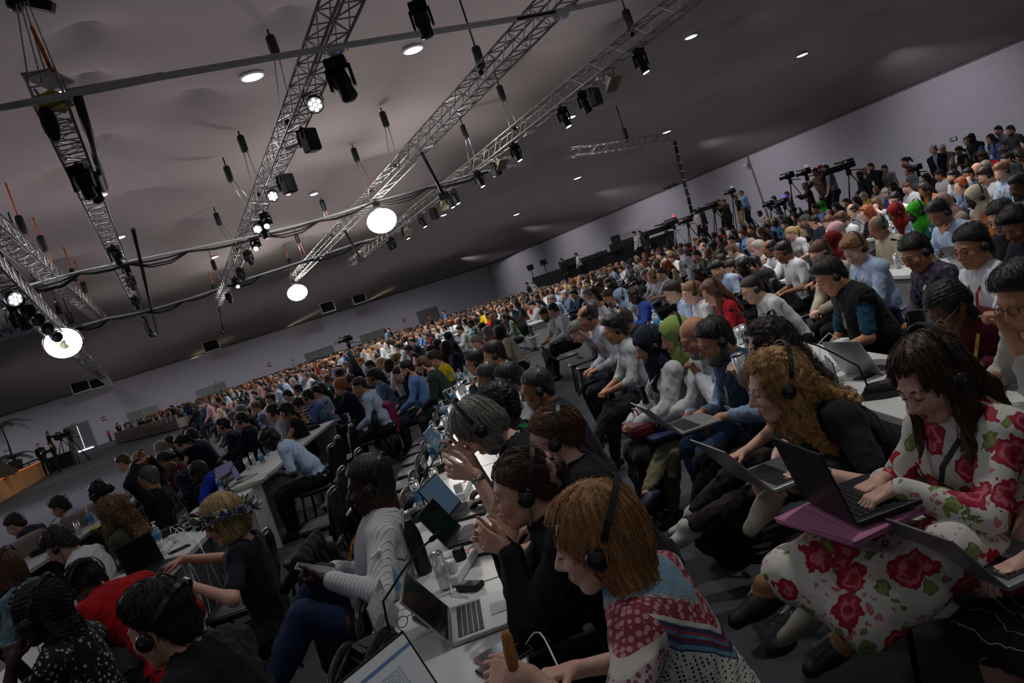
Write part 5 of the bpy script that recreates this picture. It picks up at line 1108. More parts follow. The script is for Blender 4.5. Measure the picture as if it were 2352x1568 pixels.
for i, (x, y) in enumerate(((1.9, 10.5), (1.75, 11.2), (1.6, 11.8), (1.72, 12.6), (1.55, 13.3), (1.65, 14.0), (1.5, 14.9), (1.4, 15.6), (1.5, 16.2))):
    q = inrow(1, Vector((x, y, TOP))); (pump if i % 2 else can)(q, '%s bottle or can of the cluster behind the bald man in grey' % KW[i], **({} if i % 2 else {'col': 'silver'}))
for k, ys in ((2, (7.2, 8.1, 9.0, 9.7, 10.4, 11.2, 12, 13.1, 14.2, 15.4)), (3, (10.2, 11.4, 12.6, 14, 15.6))):
    for i, y in enumerate(ys):
        f = (pump, can, can)[i % 3]; f(Vector((rowx(k, y) - .12 + .1 * (i % 3), y, TOP)), '%s bottle or can on the %s row of tables behind the red shirt' % (KW[i], 'second' if k == 2 else 'third'))
        if i % 2 == 0: mic(Vector((rowx(k, y + .3) - .05, y + .3, TOP)), PI - 1.2, '%s gooseneck microphone on the %s row of tables behind the red shirt' % (KW[i // 2], 'second' if k == 2 else 'third'), .22, .2)
laptop(inrow(2, Vector((3.95, 10.0, TOP)), .1), PI, 'pale laptop before the men in white shirts with headsets', lids, scro, 1.9); laptop(inrow(2, Vector((3.95, 6.7, TOP)), .1), PI, 'grey laptop of the beige shirt man', lids, scro, 1.9); laptop(inrow(2, Vector((3.9, 13.6, TOP)), .1), PI, 'dark laptop of the white headscarf woman', lidm, scro, 1.9)
# ---------------------------------------------------------------- empty chairs in view
i = 0
for y in np.arange(2.55, 9.6, .56):
    if 3.25 < y < 4.05: continue
    chair(rowx(0, y) - .58, y, PI, '%s black chair with its back to the centre table, counted from the near end' % KW[i % 15]); i += 1
for j, (x, y, yaw, lab) in enumerate(((-2.45, 8.45, PI, 'empty black chair beside the man in the light blue shirt'), (-2.5, 9.05, PI, 'black chair of the man in the light blue shirt'), (-2.5, 9.9, PI, 'empty black chair at the table end by the blue shirt man'), (-2.3, 10.8, PI - .2, 'second empty black chair near the table end'), (-2.15, 5.0, PI + .1, 'empty black chair that the flower crown woman leans on'), (-1.85, 5.75, PI, 'chair under the black jacket of the flower crown woman'), (-1.95, 6.6, PI, 'black chair behind the costa rica plate'), (-1.95, 7.4, PI, 'black chair with a backpack beneath it'), (1.0, 7.1, PI, 'empty black chair beside the burgundy bag'), (1.02, 10.3, PI, 'near one of the empty chairs behind the bald man in grey'), (.95, 11.1, PI, 'middle one of the empty chairs behind the bald man in grey'), (.9, 11.8, PI, 'far one of the empty chairs behind the bald man in grey'), (2.35, 5.05, PI + .2, 'black chair with a brown bag strap behind the grey laptop'), (2.3, 5.65, PI, 'black chair with a navy jacket over its back'), (1.2, 2.95, PI, 'glossy black chair between the ginger and floral women'), (-1.0, 2.6, PI - .1, 'dark glossy chair back at the bottom left by the red blazer'), (3.3, 9.2, PI, 'black chair in front of the white clothed table'), (3.3, 9.9, PI, 'second black chair in front of the white clothed table'), (3.32, 10.6, PI, 'third black chair in front of the white clothed table'), (.62, 1.55, PI - .2, 'black chair back right of the patterned dress'))): chair(x, y, yaw, lab)
# ---------------------------------------------------------------- cloth patterns
def objco(nt): return N(nt, 'ShaderNodeTexCoord').outputs['Object']
def mth(nt, op, a, b_=None):
    n = N(nt, 'ShaderNodeMath', operation=op)
    for i, v in enumerate((a, b_)):
        if v is None: continue
        if isinstance(v, (int, float)): n.inputs[i].default_value = v
        else: nt.links.new(v, n.inputs[i])
    return n.outputs[0]
def mixc(nt, f, a, b_):
    n = N(nt, 'ShaderNodeMixRGB')
    for i, v in ((0, f), (1, a), (2, b_)):
        if isinstance(v, str): n.inputs[i].default_value = (*srgb(v), 1)
        elif isinstance(v, (int, float)): n.inputs[i].default_value = v
        else: nt.links.new(v, n.inputs[i])
    return n.outputs[0]
def floral(nt, b):
    co = objco(nt); nz1 = N(nt, 'ShaderNodeTexNoise', i_Scale=14., i_Detail=2.); nt.links.new(co, nz1.inputs['Vector'])
    dv = N(nt, 'ShaderNodeVectorMath', operation='MULTIPLY_ADD'); nt.links.new(nz1.outputs['Color'], dv.inputs[0]); dv.inputs[1].default_value = (.07, .07, .07); nt.links.new(co, dv.inputs[2])
    col = '#d6d4cc'
    for sc, thr, stops, off in ((15., .36, [(0, '#6d7a3a'), (.5, '#8fa25a'), (1, '#566b2c')], .37), (34., .34, [(0, '#c0586a'), (.5, '#d58a95'), (1, '#b04a5c')], .2), (8.6, .43, [(0, '#3c0a10'), (.12, '#8c1220'), (.4, '#a81a2e'), (.62, '#d07a8c'), (.72, '#b02440'), (1, '#9a1426')], 0.)):
        v = N(nt, 'ShaderNodeTexVoronoi', i_Scale=sc, i_Randomness=.9); o = N(nt, 'ShaderNodeVectorMath', operation='ADD'); o.inputs[1].default_value = (off, off * 2, off); nt.links.new(dv.outputs[0], o.inputs[0]); nt.links.new(o.outputs[0], v.inputs['Vector'])
        n2 = N(nt, 'ShaderNodeTexNoise', i_Scale=sc * 5, i_Detail=1.); nt.links.new(co, n2.inputs['Vector'])
        d = mth(nt, 'ADD', v.outputs['Distance'], mth(nt, 'MULTIPLY', mth(nt, 'SUBTRACT', n2.outputs['Fac'], .5), .34)); r = ramp(nt, stops, 'LINEAR'); nt.links.new(mth(nt, 'DIVIDE', d, thr), r.inputs['Fac'])
        sel = mth(nt, 'LESS_THAN', d, thr)
        if sc == 15.: sel = mth(nt, 'MULTIPLY', sel, mth(nt, 'GREATER_THAN', nz1.outputs['Fac'], .5))
        if sc == 34.: sel = mth(nt, 'MULTIPLY', sel, mth(nt, 'LESS_THAN', nz1.outputs['Fac'], .44))
        col = mixc(nt, sel, col, r.outputs['Color'])
    nt.links.new(col, b.inputs['Base Color'])
def patchwork(nt, b):
    co = objco(nt); s = N(nt, 'ShaderNodeSeparateXYZ'); nt.links.new(co, s.inputs[0])
    ax = mth(nt, 'ABSOLUTE', s.outputs[0]); y = s.outputs[1]; z = s.outputs[2]
    d = mth(nt, 'ADD', mth(nt, 'MULTIPLY', ax, .85), mth(nt, 'SUBTRACT', 1.13, z))   # v shaped bands falling from the neck
    sm = N(nt, 'ShaderNodeTexVoronoi', i_Scale=95., i_Randomness=.15); nt.links.new(co, sm.inputs['Vector']); md = N(nt, 'ShaderNodeTexVoronoi', i_Scale=58., i_Randomness=.3); nt.links.new(co, md.inputs['Vector'])
    dots = mth(nt, 'LESS_THAN', sm.outputs['Distance'], .34); fl = mth(nt, 'LESS_THAN', md.outputs['Distance'], .42)
    ch = N(nt, 'ShaderNodeTexChecker', i_Scale=170.); nt.links.new(co, ch.inputs['Vector'])
    blue = mixc(nt, dots, '#6d94ad', '#8f8a6a'); red = mixc(nt, fl, '#84323f', '#b98a93'); gry = mixc(nt, ch.outputs['Fac'], '#b9bcb8', '#5c6066'); dotw = mixc(nt, dots, '#c9ccc2', '#2d3033')
    st = ramp(nt, [(0, '#5f8ba3'), (.2, '#2c3350'), (.4, '#8c3547'), (.55, '#4f7f96'), (.7, '#6a2535'), (.85, '#3a3f62')]); nt.links.new(mth(nt, 'FRACT', mth(nt, 'MULTIPLY', d, 16.)), st.inputs['Fac'])
    col = blue
    for t, c in ((.17, gry), (.185, red), (.245, '#c7c4ba'), (.26, st.outputs['Color']), (.33, dotw)): col = mixc(nt, mth(nt, 'GREATER_THAN', d, t), col, c)
    # sleeve panel with a border of its own
    e = mth(nt, 'SUBTRACT', ax, .165); col2 = red
    for t, c in ((.02, '#c7c4ba'), (.03, mixc(nt, fl, '#b9a9ac', '#7a4a5c')), (.055, gry), (.065, st.outputs['Color'])): col2 = mixc(nt, mth(nt, 'GREATER_THAN', mth(nt, 'MULTIPLY', mth(nt, 'SUBTRACT', 1.02, z), .5), t), col2, c)
    col = mixc(nt, mth(nt, 'GREATER_THAN', e, 0), col, col2); nt.links.new(col, b.inputs['Base Color'])
def stripes(axis, freq, duty, a, c, wob=0.):
    def fn(nt, b):
        co = objco(nt); s = N(nt, 'ShaderNodeSeparateXYZ'); nt.links.new(co, s.inputs[0]); v = s.outputs[axis] if axis < 3 else mth(nt, 'ADD', s.outputs[0], s.outputs[1])
        if wob:
            n = N(nt, 'ShaderNodeTexNoise', i_Scale=9.); nt.links.new(co, n.inputs['Vector']); v = mth(nt, 'ADD', v, mth(nt, 'MULTIPLY', n.outputs['Fac'], wob))
        nt.links.new(mixc(nt, mth(nt, 'LESS_THAN', mth(nt, 'FRACT', mth(nt, 'MULTIPLY', v, freq)), duty), a, c), b.inputs['Base Color'])
    return fn
def blotch(scale, thr, a, c, a2=None):
    def fn(nt, b):
        co = objco(nt); v = N(nt, 'ShaderNodeTexVoronoi', i_Scale=scale); nt.links.new(co, v.inputs['Vector']); n = N(nt, 'ShaderNodeTexNoise', i_Scale=scale * 3); nt.links.new(co, n.inputs['Vector'])
        col = mixc(nt, mth(nt, 'LESS_THAN', mth(nt, 'ADD', v.outputs['Distance'], mth(nt, 'MULTIPLY', mth(nt, 'SUBTRACT', n.outputs['Fac'], .5), .5)), thr), a, c)
        if a2: col = mixc(nt, mth(nt, 'GREATER_THAN', n.outputs['Fac'], .6), col, a2)
        nt.links.new(col, b.inputs['Base Color'])
    return fn
floralm = mat('floral print', '#d6d4cc', .7, fn=floral); patchm = mat('patchwork print', '#888888', .8, fn=patchwork); ditsym = mat('black ditsy print', '#16171a', .8, fn=blotch(42, .3, '#15161a', '#b9bdb6')); pinm = mat('pinstripe shirt', '#d0d3d8', .8, fn=stripes(3, 46., .1, '#cfd2d6', '#4a4f58')); skstr = mat('black skirt white lines', '#121316', .8, fn=stripes(1, 22., .07, '#131417', '#9fa6a4', .08)); bwstr = mat('black white stripes', '#cccccc', .8, fn=stripes(2, 22., .5, '#d6d6d4', '#14151a')); teald = mat('teal dotted', '#4a6d78', .8, fn=blotch(140, .35, '#4b6c78', '#93a8ac')); purpm = mat('dark purple print', '#38304a', .8, fn=blotch(22, .3, '#3b3348', '#5a5468', '#241f30')); tropm = mat('tropical print', '#4a8f90', .8, fn=blotch(16, .38, '#3f8a8a', '#c9a13a', '#a8442f')); paism = mat('grey paisley', '#7a7f88', .8, fn=blotch(40, .35, '#777d86', '#c3c7cb')); teali = mat('green white print', '#2f6b68', .8, fn=blotch(18, .35, '#1f5f60', '#c9d2cc'))
# ---------------------------------------------------------------- helper that sits a person so that the head is where the photo has it
SK = {'w': '#d3a58d', 'p': '#dcb09c', 'o': '#b98565', 't': '#96684c', 'b': '#5d3d2c', 'd': '#3a261c'}
PEOPLE = []
def put(px, py, d, yaw, S, label, h=.008, strand=0, z=None, group=None, adj=True):
    if d and px > 900 and not S.get('fix') and S.get('lean', .15) < .36 and at_d(px, py, d).z < 1.16: d = max(d * .86, min(d, at_z(px, py, 1.16).y))
    tgt = at_d(px, py, d) if d else at_z(px, py, z or 1.2); yaw = math.radians(yaw); S = dict(S); S['skin'] = SK.get(S.get('skin', 'w'), S.get('skin', 'w'))
    wl = {k: S[k] for k in ('wL', 'wR', 'aL', 'aR') if isinstance(S.get(k), tuple) and S[k][0] == 'px'}
    fdw = {k: S[k] for k in ('fdL', 'fdR', 'pnL', 'pnR') if isinstance(S.get(k), tuple) and S[k][0] == 'w'}
    T0 = dict(S); [T0.pop(k) for k in list(wl) + list(fdw)]
    for it in range(9):
        B = skeleton(T0); dz = tgt.z - B['head'][2]
        if not adj: break
        if it == 0: T0['s'] = max(.9, min(1.07, 1 + dz * .9))
        elif it == 1: T0['hz'] = T0.get('hz', .545) + max(-.05, min(.05, dz))
        else:
            T0['lean'] = T0['lean'] if S.get('fix') else max(-.3, min(1.25, T0.get('lean', .15) - dz * (1.2 if dz < 0 else 1.2)))
    B = skeleton(T0); hx, hy = B['head'][0], B['head'][1]; a = yaw - PI / 2
    pos = (tgt.x - (hx * math.cos(a) - hy * math.sin(a)), tgt.y - (hx * math.sin(a) + hy * math.cos(a)))
    for k, v in wl.items(): T0[k] = w2l(at_d(v[1], v[2], v[3]), pos, yaw)
    for k, v in fdw.items():
        q = w2l((v[1], v[2], v[3]), (0, 0), yaw); T0[k] = q
    o, B = person(pos, T0, h, min(h, .013), label, group, yaw, strand=strand); PEOPLE.append((proj(tgt), o)); o['hp'] = 0; del o['hp']
    return o, B, pos, yaw
def loc2w(p, pos, yaw):
    a = yaw - PI / 2; return Vector((pos[0] + p[0] * math.cos(a) - p[1] * math.sin(a), pos[1] + p[0] * math.sin(a) + p[1] * math.cos(a), p[2]))
TBLH = dict(wL=(-.13, .40, .79), wR=(.13, .40, .79), pnL=(0, 0, -1), pnR=(0, 0, -1), fdL=(.25, 1, -.05), fdR=(-.25, 1, -.05))
LAP = dict(wL=(-.12, .36, .66), wR=(.12, .36, .66), fdL=(.1, .9, -.3), fdR=(-.1, .9, -.3))
TYPE = dict(wL=(-.1, .33, .73), wR=(.1, .33, .73), fdL=(.15, 1, -.1), fdR=(-.15, 1, -.1), cL=.55, cR=.5)
CROSS = dict(aL=(-.06, .5, .09), khL=(-.12, 1, .6), aR=(-.2, .66, .3), khR=(.1, .8, 1.), fR=(-.3, 1, -.35))
CHIN = dict(wL=(-.12, .30, 1.0), fdL=(.5, -.3, .8), cL=.9, ehL=(-.6, .5, -1), pnL=(.3, -1, 0))
CLASP = dict(wL=(-.05, .36, .68), wR=(.05, .38, .68), fdL=(.8, .7, -.1), fdR=(-.8, .7, -.1), cL=.9, cR=.9)
SUIT = lambda c='#1b1f2a', u='#cfd4d8': dict(c=c, sl=2, v=.055, under=u, inf=.018, name='jacket', cuff=u, low=-.1, neck=.066)
SHIRT = lambda c='#d4d7da', sl=2., **k: dict(dict(c=c, sl=sl, collar=1), **k)
TEE = lambda c, sl=.75, **k: dict(dict(c=c, sl=sl, neck=.066), **k)
PANT = lambda c='#17181c': dict(kind='trousers', c=c)
def onlap(obj, B, pos, yaw, dy=.32, dz=.02, dx=0., z=None):
    k = (B['knL'] + B['knR']) / 2; p = np.array([dx, dy, max(B['knL'][2], B['knR'][2]) + .07 + dz if z is None else z]); obj.location = loc2w(p, pos, yaw); return obj
# ---------------------------------------------------------------- front row people
# centre table
o, B, pos, yaw = put(1368, 1235, 2.0, 158, dict(sex='f', skin='p', lean=.3, hp=.12, hy=.25, hair='wavy', hc='#a5784a', hs=2, hst=.35, face=True, h_cloth=.0075, top=dict(m=patchm, sl=.62, name='patterned_dress', inf=.018, neck=.06, low=-.12), bot=dict(kind='skirt', m=patchm, t=1.5), wL=('px', 1215, 1552, 1.66), wR=(.05, .38, .8), fdL=('w', -1, .1, .35), pnL=('w', 0, .6, -.8), cL=[.7, .9, 1., 1.1, .6], wr=.005), 'red haired woman in a patchwork print dress holding a food stick', .0055, 900)
tp = loc2w(B['wrL'] + nz(np.array([0, 1., .3])) * .0, pos, yaw); q = at_d(1172, 1500, 1.66); r = empty('food_stick', q); M = Vector((.1, .0, 1)).to_track_quat('Z', 'Y').to_matrix(); MB().lathe([(.0, -.05), (.012, -.048), (.014, .0), (.012, .04), (.007, .05), (.0, .052)], n=10, M=M).build('pastry', mat('pastry', '#b9813a', .7, bump=.6, bscale=200, var=.2), r); tag(r, 'golden pastry stick held over the pink phone', 'food')
o, B, pos, yaw = put(1200, 1122, 2.62, 182, dict(sex='f', skin='w', lean=.35, hp=.02, hair='bun', hc='#452c20', hs=2, hst=.15, face=True, h_cloth=.0075, top=dict(c='#17181b', sl=2, v=.03, under='#101012', inf=.02, name='blazer', low=-.14, neck=.06), bot=PANT('#101114'), wL=('px', 1172, 1262, 2.5), wR=('px', 1150, 1248, 2.62), fdL=('w', -.75, .05, .6), fdR=('w', -.6, -.1, .75), pnL=('w', 0, 1, .3), pnR=('w', 0, -1, .2), cL=[.2, .4, .6, .7, .3], cR=[.25, .35, .5, .6, .3], ehL=(-.3, .2, -1), ehR=(.3, .2, -1), spL=.16, spR=.16, wr=.004), 'woman in a black blazer with a bun and pink scrunchie, gesturing with both hands', .005, 700)
hc, RH = B['head'], B['RH']; m = MB(); m.tube([Vector(hc + RH @ np.array([(.046 + .006 * math.sin(6 * a)) * math.cos(a), -.108 - .006 * math.sin(5 * a), .024 + (.048 + .006 * math.sin(6 * a)) * math.sin(a)])) for a in np.linspace(0, 2 * PI, 25)[:-1]], .016, 8, True); m.build('scrunchie', mat('pink satin', '#a87c7c', .4, bump=.6, bscale=60), o)
put(1270, 1005, 3.3, 176, dict(sex='f', skin='p', lean=.35, hp=.05, hair='updo', hc='#5c3d26', hs=1, hst=.1, glasses='#23262b', face=True, top=TEE('#18191c', 1.2), bot=PANT(), lan='#a9b0ae', **TBLH), 'woman with brown hair clipped up, glasses and a black top', .006, 500)
o, B, pos, yaw = put(1098, 978, 3.5, 180, dict(sex='f', skin='p', lean=.75, hp=.75, hair='bob', hc='#8a8880', hs=2, hst=-.07, glasses='#8a5a48', face=True, lan='#8fb0a8', top=TEE('#17181a', .8, neck=.075), bot=PANT(), wL=('px', 1092, 1090, 3.34), wR=('px', 1082, 1056, 3.52), fdL=('w', -.85, .0, .5), fdR=('w', -.5, .1, .85), pnL=('w', .2, 1, .2), pnR=('w', -.2, -1, .2), cL=[.15, .3, .4, .5, .2], cR=[.15, .1, .15, .2, .2], ehL=(-.2, .1, -1), ehR=(.2, .1, -1), spL=.2, spR=.26), 'grey haired woman in a black top bowed over with raised spread hands', .006, 800)
r = B['wrL']; m = MB(); d_ = nz(B['wrL'] - B['elL']); Mw = Vector(d_).to_track_quat('Z', 'Y').to_matrix(); m.lathe([(.028, -.012), (.031, -.01), (.031, .01), (.028, .012)], Vector(B['wrL'] - d_ * .02), 16, Mw); m.build('watch_band', mat('bracelet steel', '#b9b4a8', .3, .9), o)
put(1148, 935, 4.3, 182, dict(sex='f', skin='d', lean=.3, hp=.1, hair='curlyshort', hc='#131011', hs=1, top=TEE('#0f6a3c', .7, neck=.08), bot=PANT(), **TBLH), 'woman with cropped curly black hair and a green top behind the grey haired woman', .007)
put(1234, 892, 5.2, 180, dict(skin='t', lean=.25, hp=.08, fat=.6, hair='crop', hc='#2a2626', hs=2, glasses='#15161a', top=SUIT(), bot=PANT(), **TBLH), 'man in a navy suit and white shirt with glasses, behind the hair clip woman', .007)
put(1167, 872, 6.1, 182, dict(skin='t', lean=.3, hp=.15, fat=.4, hair='short', hc='#1c1718', hs=2, glasses='#1a1a1c', top=SHIRT('#b9bdc0'), bot=PANT(), **TBLH), 'dark haired man in glasses and a grey shirt leaning on the centre table', .009)
put(1122, 868, 6.9, 180, dict(skin='t', lean=.4, hp=.2, hair='short', hc='#2a2422', hs=1, glasses='#1a1a1c', beard='#2a2422', top=SHIRT('#c2c6ca'), bot=PANT(), **dict(TBLH, **CLASP)), 'bearded man in glasses with clasped hands at the centre table', .009)
put(1135, 815, 7.4, 182, dict(skin='o', lean=.3, hp=.12, fat=.4, hair='short', hc='#1b1719', hs=1, hst=.5, top=SUIT('#1c2130'), bot=PANT(), **TBLH), 'man in a dark suit with a slanted headset and an orange cloth behind him', .009)
put(1092, 832, 7.9, 180, dict(skin='o', lean=.3, hp=.15, hair='short', hc='#211c1b', hs=1, glasses='#15161a', top=SUIT('#1a2032'), bot=PANT(), **dict(TBLH, **CHIN)), 'suited man in glasses with his palm against his cheek', .009)
# advisors between the centre table and the right table
o, B, pos, yaw = put(2137, 866, 2.4, 196, dict(sex='f', skin='p', lean=.08, hp=.42, hy=-.05, hair='long', hc='#47301f', hs=1, hst=.1, face=True, lips='#93364a', h_cloth=.0075, top=dict(m=floralm, sl=1.9, name='floral_blouse', inf=.018, neck=.075, low=-.1), bot=dict(kind='skirt', m=floralm, t=1.8, inf=.03), wL=('px', 2055, 1122, 2.22), wR=('px', 2030, 1100, 2.36), fdL=('w', -1, 0, -.1), fdR=('w', -1, -.1, -.1), pnL=('w', 0, 0, -1), pnR=('w', 0, 0, -1), cL=.5, cR=.5, aL=('px', 1945, 1468, 2.25), aR=('px', 1760, 1345, 2.4), khL=(-.15, 1, .7), khR=(.1, 1, 1), shoe='#121213', tights='#8a6440', wr=.004, lan='#33363a'), 'long haired woman in a red floral dress typing on her lap', .005, 1300)
ll = laptop(Vector((0, 0, 0)), yaw - .2, 'dark laptop on a pink sleeve on the lap of the floral dress woman', lidm, scro, 1.75, .32, .22); lp = at_d(1985, 1150, 2.3); ll.location = lp
r = empty('laptop_sleeve', lp + Vector((-.04, 0, -.022)), yaw - PI / 2); MB().box((0, .02, 0), (.36, .27, .022), None, .01).build('pouch', mat('pink felt', '#b9789a', .9), r); MB().tube([(-.18, -.11, .006), (-.18, .15, .006), (.18, .15, .006), (.18, -.11, .006)], .004, 6).build('zip', mat('pink zip', '#8f5876', .5), r); tag(r, 'pink felt sleeve beneath the laptop of the floral dress woman', 'laptop sleeve')
MB().box((0, 0, 0), (.06, .025, .1), None, .006).build('belt_receiver', blk, o).location = Vector(B['chest'] + B['fw'] * .17 - B['up'] * .12)
o, B, pos, yaw = put(1782, 884, 2.95, 188, dict(sex='f', skin='p', lean=.7, hp=.1, hy=-.1, hair='longcurly', hc='#a98350', hs=1, hst=.15, face=True, h_cloth=.0075, top=TEE('#1a1b1e', .7), bot=dict(kind='skirt', c='#17181c', t=1.05), wL=('px', 1850, 1080, 2.72), wR=('px', 1790, 1075, 2.95), fdL=('w', -1, 0, -.1), fdR=('w', -1, 0, -.1), cL=.5, cR=.5, aL=('px', 1860, 1385, 2.75), aR=('px', 1760, 1150, 2.9), khL=(-.15, 1, .7), khR=(.3, 1, .9), fR=(-.2, 1, -.5), shoe='#c3bfae'), 'ginger haired woman in a black shirt bending over a laptop on her lap', .0055, 1300)
ll = laptop(at_d(1795, 1090, 2.8), yaw, 'silver laptop on the lap of the ginger haired woman', lids, scro, 2.15, .31, .22)
o, B, pos, yaw = put(1768, 795, 3.75, 176, dict(sex='f', skin='w', lean=.25, hp=.05, hair='longcurly', hc='#241914', hs=1, top=TEE('#c9ccd0', .6), bot=PANT('#2b2624'), wL=('px', 1712, 876, 3.5), fdL=('w', -.3, 0, .95), pnL=('w', -.6, .8, 0), cL=[.7, .8, .9, .9, .5], wR=('px', 1715, 1035, 3.7), fdR=('w', -1, 0, -.1), aL=('px', 1560, 1215, 3.75), aR=('px', 1590, 1180, 3.95), shoe='', sock='#b9b9b4', face=True, lan='#aab0b0'), 'woman with dark curly hair and white socks raising a drink can', .006, 900)
c_ = can(at_d(1705, 852, 3.47) - Vector((0, 0, .07)), 'shiny drink can held up by the dark curly haired woman', 'silver'); c_.scale = (1, 1, 1)
o, B, pos, yaw = put(1642, 782, 4.55, 186, dict(skin='o', lean=.25, hp=.25, fat=.7, hair='short', hc='#17140f', hs=2, glasses='#5a3030', beard='#5c5854', lan='#c9ccc8', top=SHIRT('#7f97b5', 1.7, vest='#2b3d58'), bot=PANT('#12141a'), wL=('px', 1655, 958, 4.25), wR=('px', 1610, 950, 4.5), fdL=('w', -1, 0, -.15), fdR=('w', -1, 0, -.15), cL=.45, cR=.45), 'bearded man in a denim vest and light blue shirt using a lap laptop', .0065)
laptop(at_d(1590, 975, 4.3), yaw, 'silver laptop with a white charging lead on the denim vest lap', lids, scro, 2.2, .33, .23)
put(1598, 772, 5.1, 188, dict(skin='o', lean=.3, hp=.3, fat=.5, hair='none', beard='#8a8680', hs=0, glasses='#3a2a26', lan='#b0723a', top=SHIRT('#cfd3da'), bot=PANT('#2a3a5c'), wL=('px', 1606, 862, 4.9), fdL=('w', -.3, .2, .9), cL=.9, ehL=(-.5, .3, -1), wR=(.12, .36, .68)), 'bald man in glasses and a white shirt holding his fist to his mouth', .007)
o, B, pos, yaw = put(1552, 772, 5.7, 188, dict(sex='f', skin='w', lean=.12, hp=.12, hair='hijab', hc='#8fa65c', hs=1, top=dict(c='#ced1d2', sl=2, loose=.02, name='blouse', neck=0), bot=PANT('#77745c'), shoe='#1d2638', **dict(CLASP, **CROSS)), 'woman in a light green headscarf and white blouse, legs crossed', .007)
r = empty('folder', loc2w((0, .36, B['knR'][2] + .075), pos, yaw), yaw); MB().box((0, 0, 0), (.3, .34, .03), None, .008).build('cover', mat('navy cloth cover', '#1d2c50', .8), r); tag(r, 'navy folder on the lap of the green headscarf woman', 'folder')
r = empty('translation_receiver', loc2w((.03, .42, .86), pos, yaw), yaw); MB().box((0, 0, 0), (.03, .065, .13), None, .006).build('case', blk, r); MB().tube([(0, 0, .065), (0, -.03, .12), (.02, -.12, .1)], .003, 5).build('lead', blk, r); tag(r, 'black receiver held upright by the green headscarf woman', 'receiver')
o, B, pos, yaw = put(1493, 792, 6.2, 186, dict(sex='f', skin='o', lean=.12, hp=.2, hair='hijab', hc='#1d2636', hs=1, top=dict(c='#c9ccd0', sl=2, loose=.02, name='blouse', neck=0), bot=dict(kind='skirt', c='#1c1d22', t=1.8), lan='#7a8a90', **CLASP), 'woman in a dark navy headscarf and white blouse', .007)
r = empty('handbag', loc2w((.0, .34, .64), pos, yaw), yaw); MB().box((0, 0, 0), (.2, .3, .12), None, .04).build('body', mat('burgundy leather', '#5c1822', .5), r); MB().tube([(0, -.1, .05), (0, -.05, .13), (0, .05, .13), (0, .1, .05)], .008, 6).build('handle', mat('burgundy leather'), r); tag(r, 'burgundy bag on the lap of the navy headscarf woman', 'bag')
put(1413, 757, 7.0, 184, dict(sex='f', skin='o', lean=.2, hp=.08, hair='curlyshort', hc='#131112', hs=1, glasses='#1a1a1c', top=SHIRT('#cdd1d3', 1.2), bot=PANT('#101115'), **dict(CLASP, **CROSS)), 'curly black haired woman in a white shirt with hands over her crossed knee', .008)
put(1428, 738, 7.6, 186, dict(skin='o', lean=.5, hp=.3, hair='balding', hc='#4a4038', hs=1, top=SUIT('#1c2437', '#9fb6d6'), bot=PANT('#171c2a'), **CLASP), 'man in a navy suit leaning forward behind the curly haired woman', .009)
o, B, pos, yaw = put(1349, 728, 8.3, 186, dict(skin='o', lean=.35, hp=.2, fat=.5, hair='balding', hc='#3a3029', hs=1, lan='#c06a3a', top=SHIRT('#b9bdc6'), bot=PANT('#1a1d26'), **TYPE), 'balding man in a grey shirt with an orange lanyard and a headset', .009)
put(1328, 762, 8.9, 186, dict(skin='p', lean=.85, hp=.6, hair='short', hc='#77736c', glasses='#2a2c30', lan='#a03038', top=SHIRT('#9fa3ad'), bot=PANT('#1a1d26'), **CLASP), 'grey haired man in glasses stooping with a red lanyard', .009)
laptop(at_d(1300, 820, 8.4), math.radians(186), 'black laptop on the lap of the balding man in grey', lidm, scro, 2.1)
put(1271, 713, 14.2, 190, dict(skin='w', lean=.25, hp=.35, hair='short', hc='#121011', hs=1, top=SHIRT('#d2d5d8'), bot=PANT('#111216'), **dict(CLASP, **CROSS)), 'black haired man in a white shirt writing on a pad, legs crossed', .012)
put(1252, 722, 14.9, 190, dict(skin='o', lean=.3, hp=.4, hair='short', hc='#2a1f1a', beard='#2a1f1a', top=TEE('#b9bcb4'), bot=PANT('#6e6a52'), **CLASP), 'man in beige trousers looking at a phone beside the man writing', .012)
# bottom right woman whose head is out of the picture
S = dict(sex='f', skin='p', fix=1, lean=-.12, hz=.56, hp=.4, hair='wavy', hc='#3a2519', top=TEE('#1b2430', 1.), bot=dict(kind='skirt', m=skstr, t=1.0), wL=('px', 2345, 1300, 2.0), wR=('px', 2338, 1252, 2.14), fdL=('w', -1, .05, -.1), fdR=('w', -1, 0, -.15), cL=.5, cR=.5, aL=(-.12, .38, .09), aR=(.12, .36, .09), shoe='#151515', h_cloth=.0075)
o, B, pos, yaw = put(2482, 790, 2.06, 190, S, 'seated woman cut by the right edge, white lined black skirt and bare knees', .0055)
ll = laptop(at_d(2290, 1288, 2.08), yaw, 'silver laptop on the knees of the woman at the right edge', lids, scro, 2.15, .3, .205)
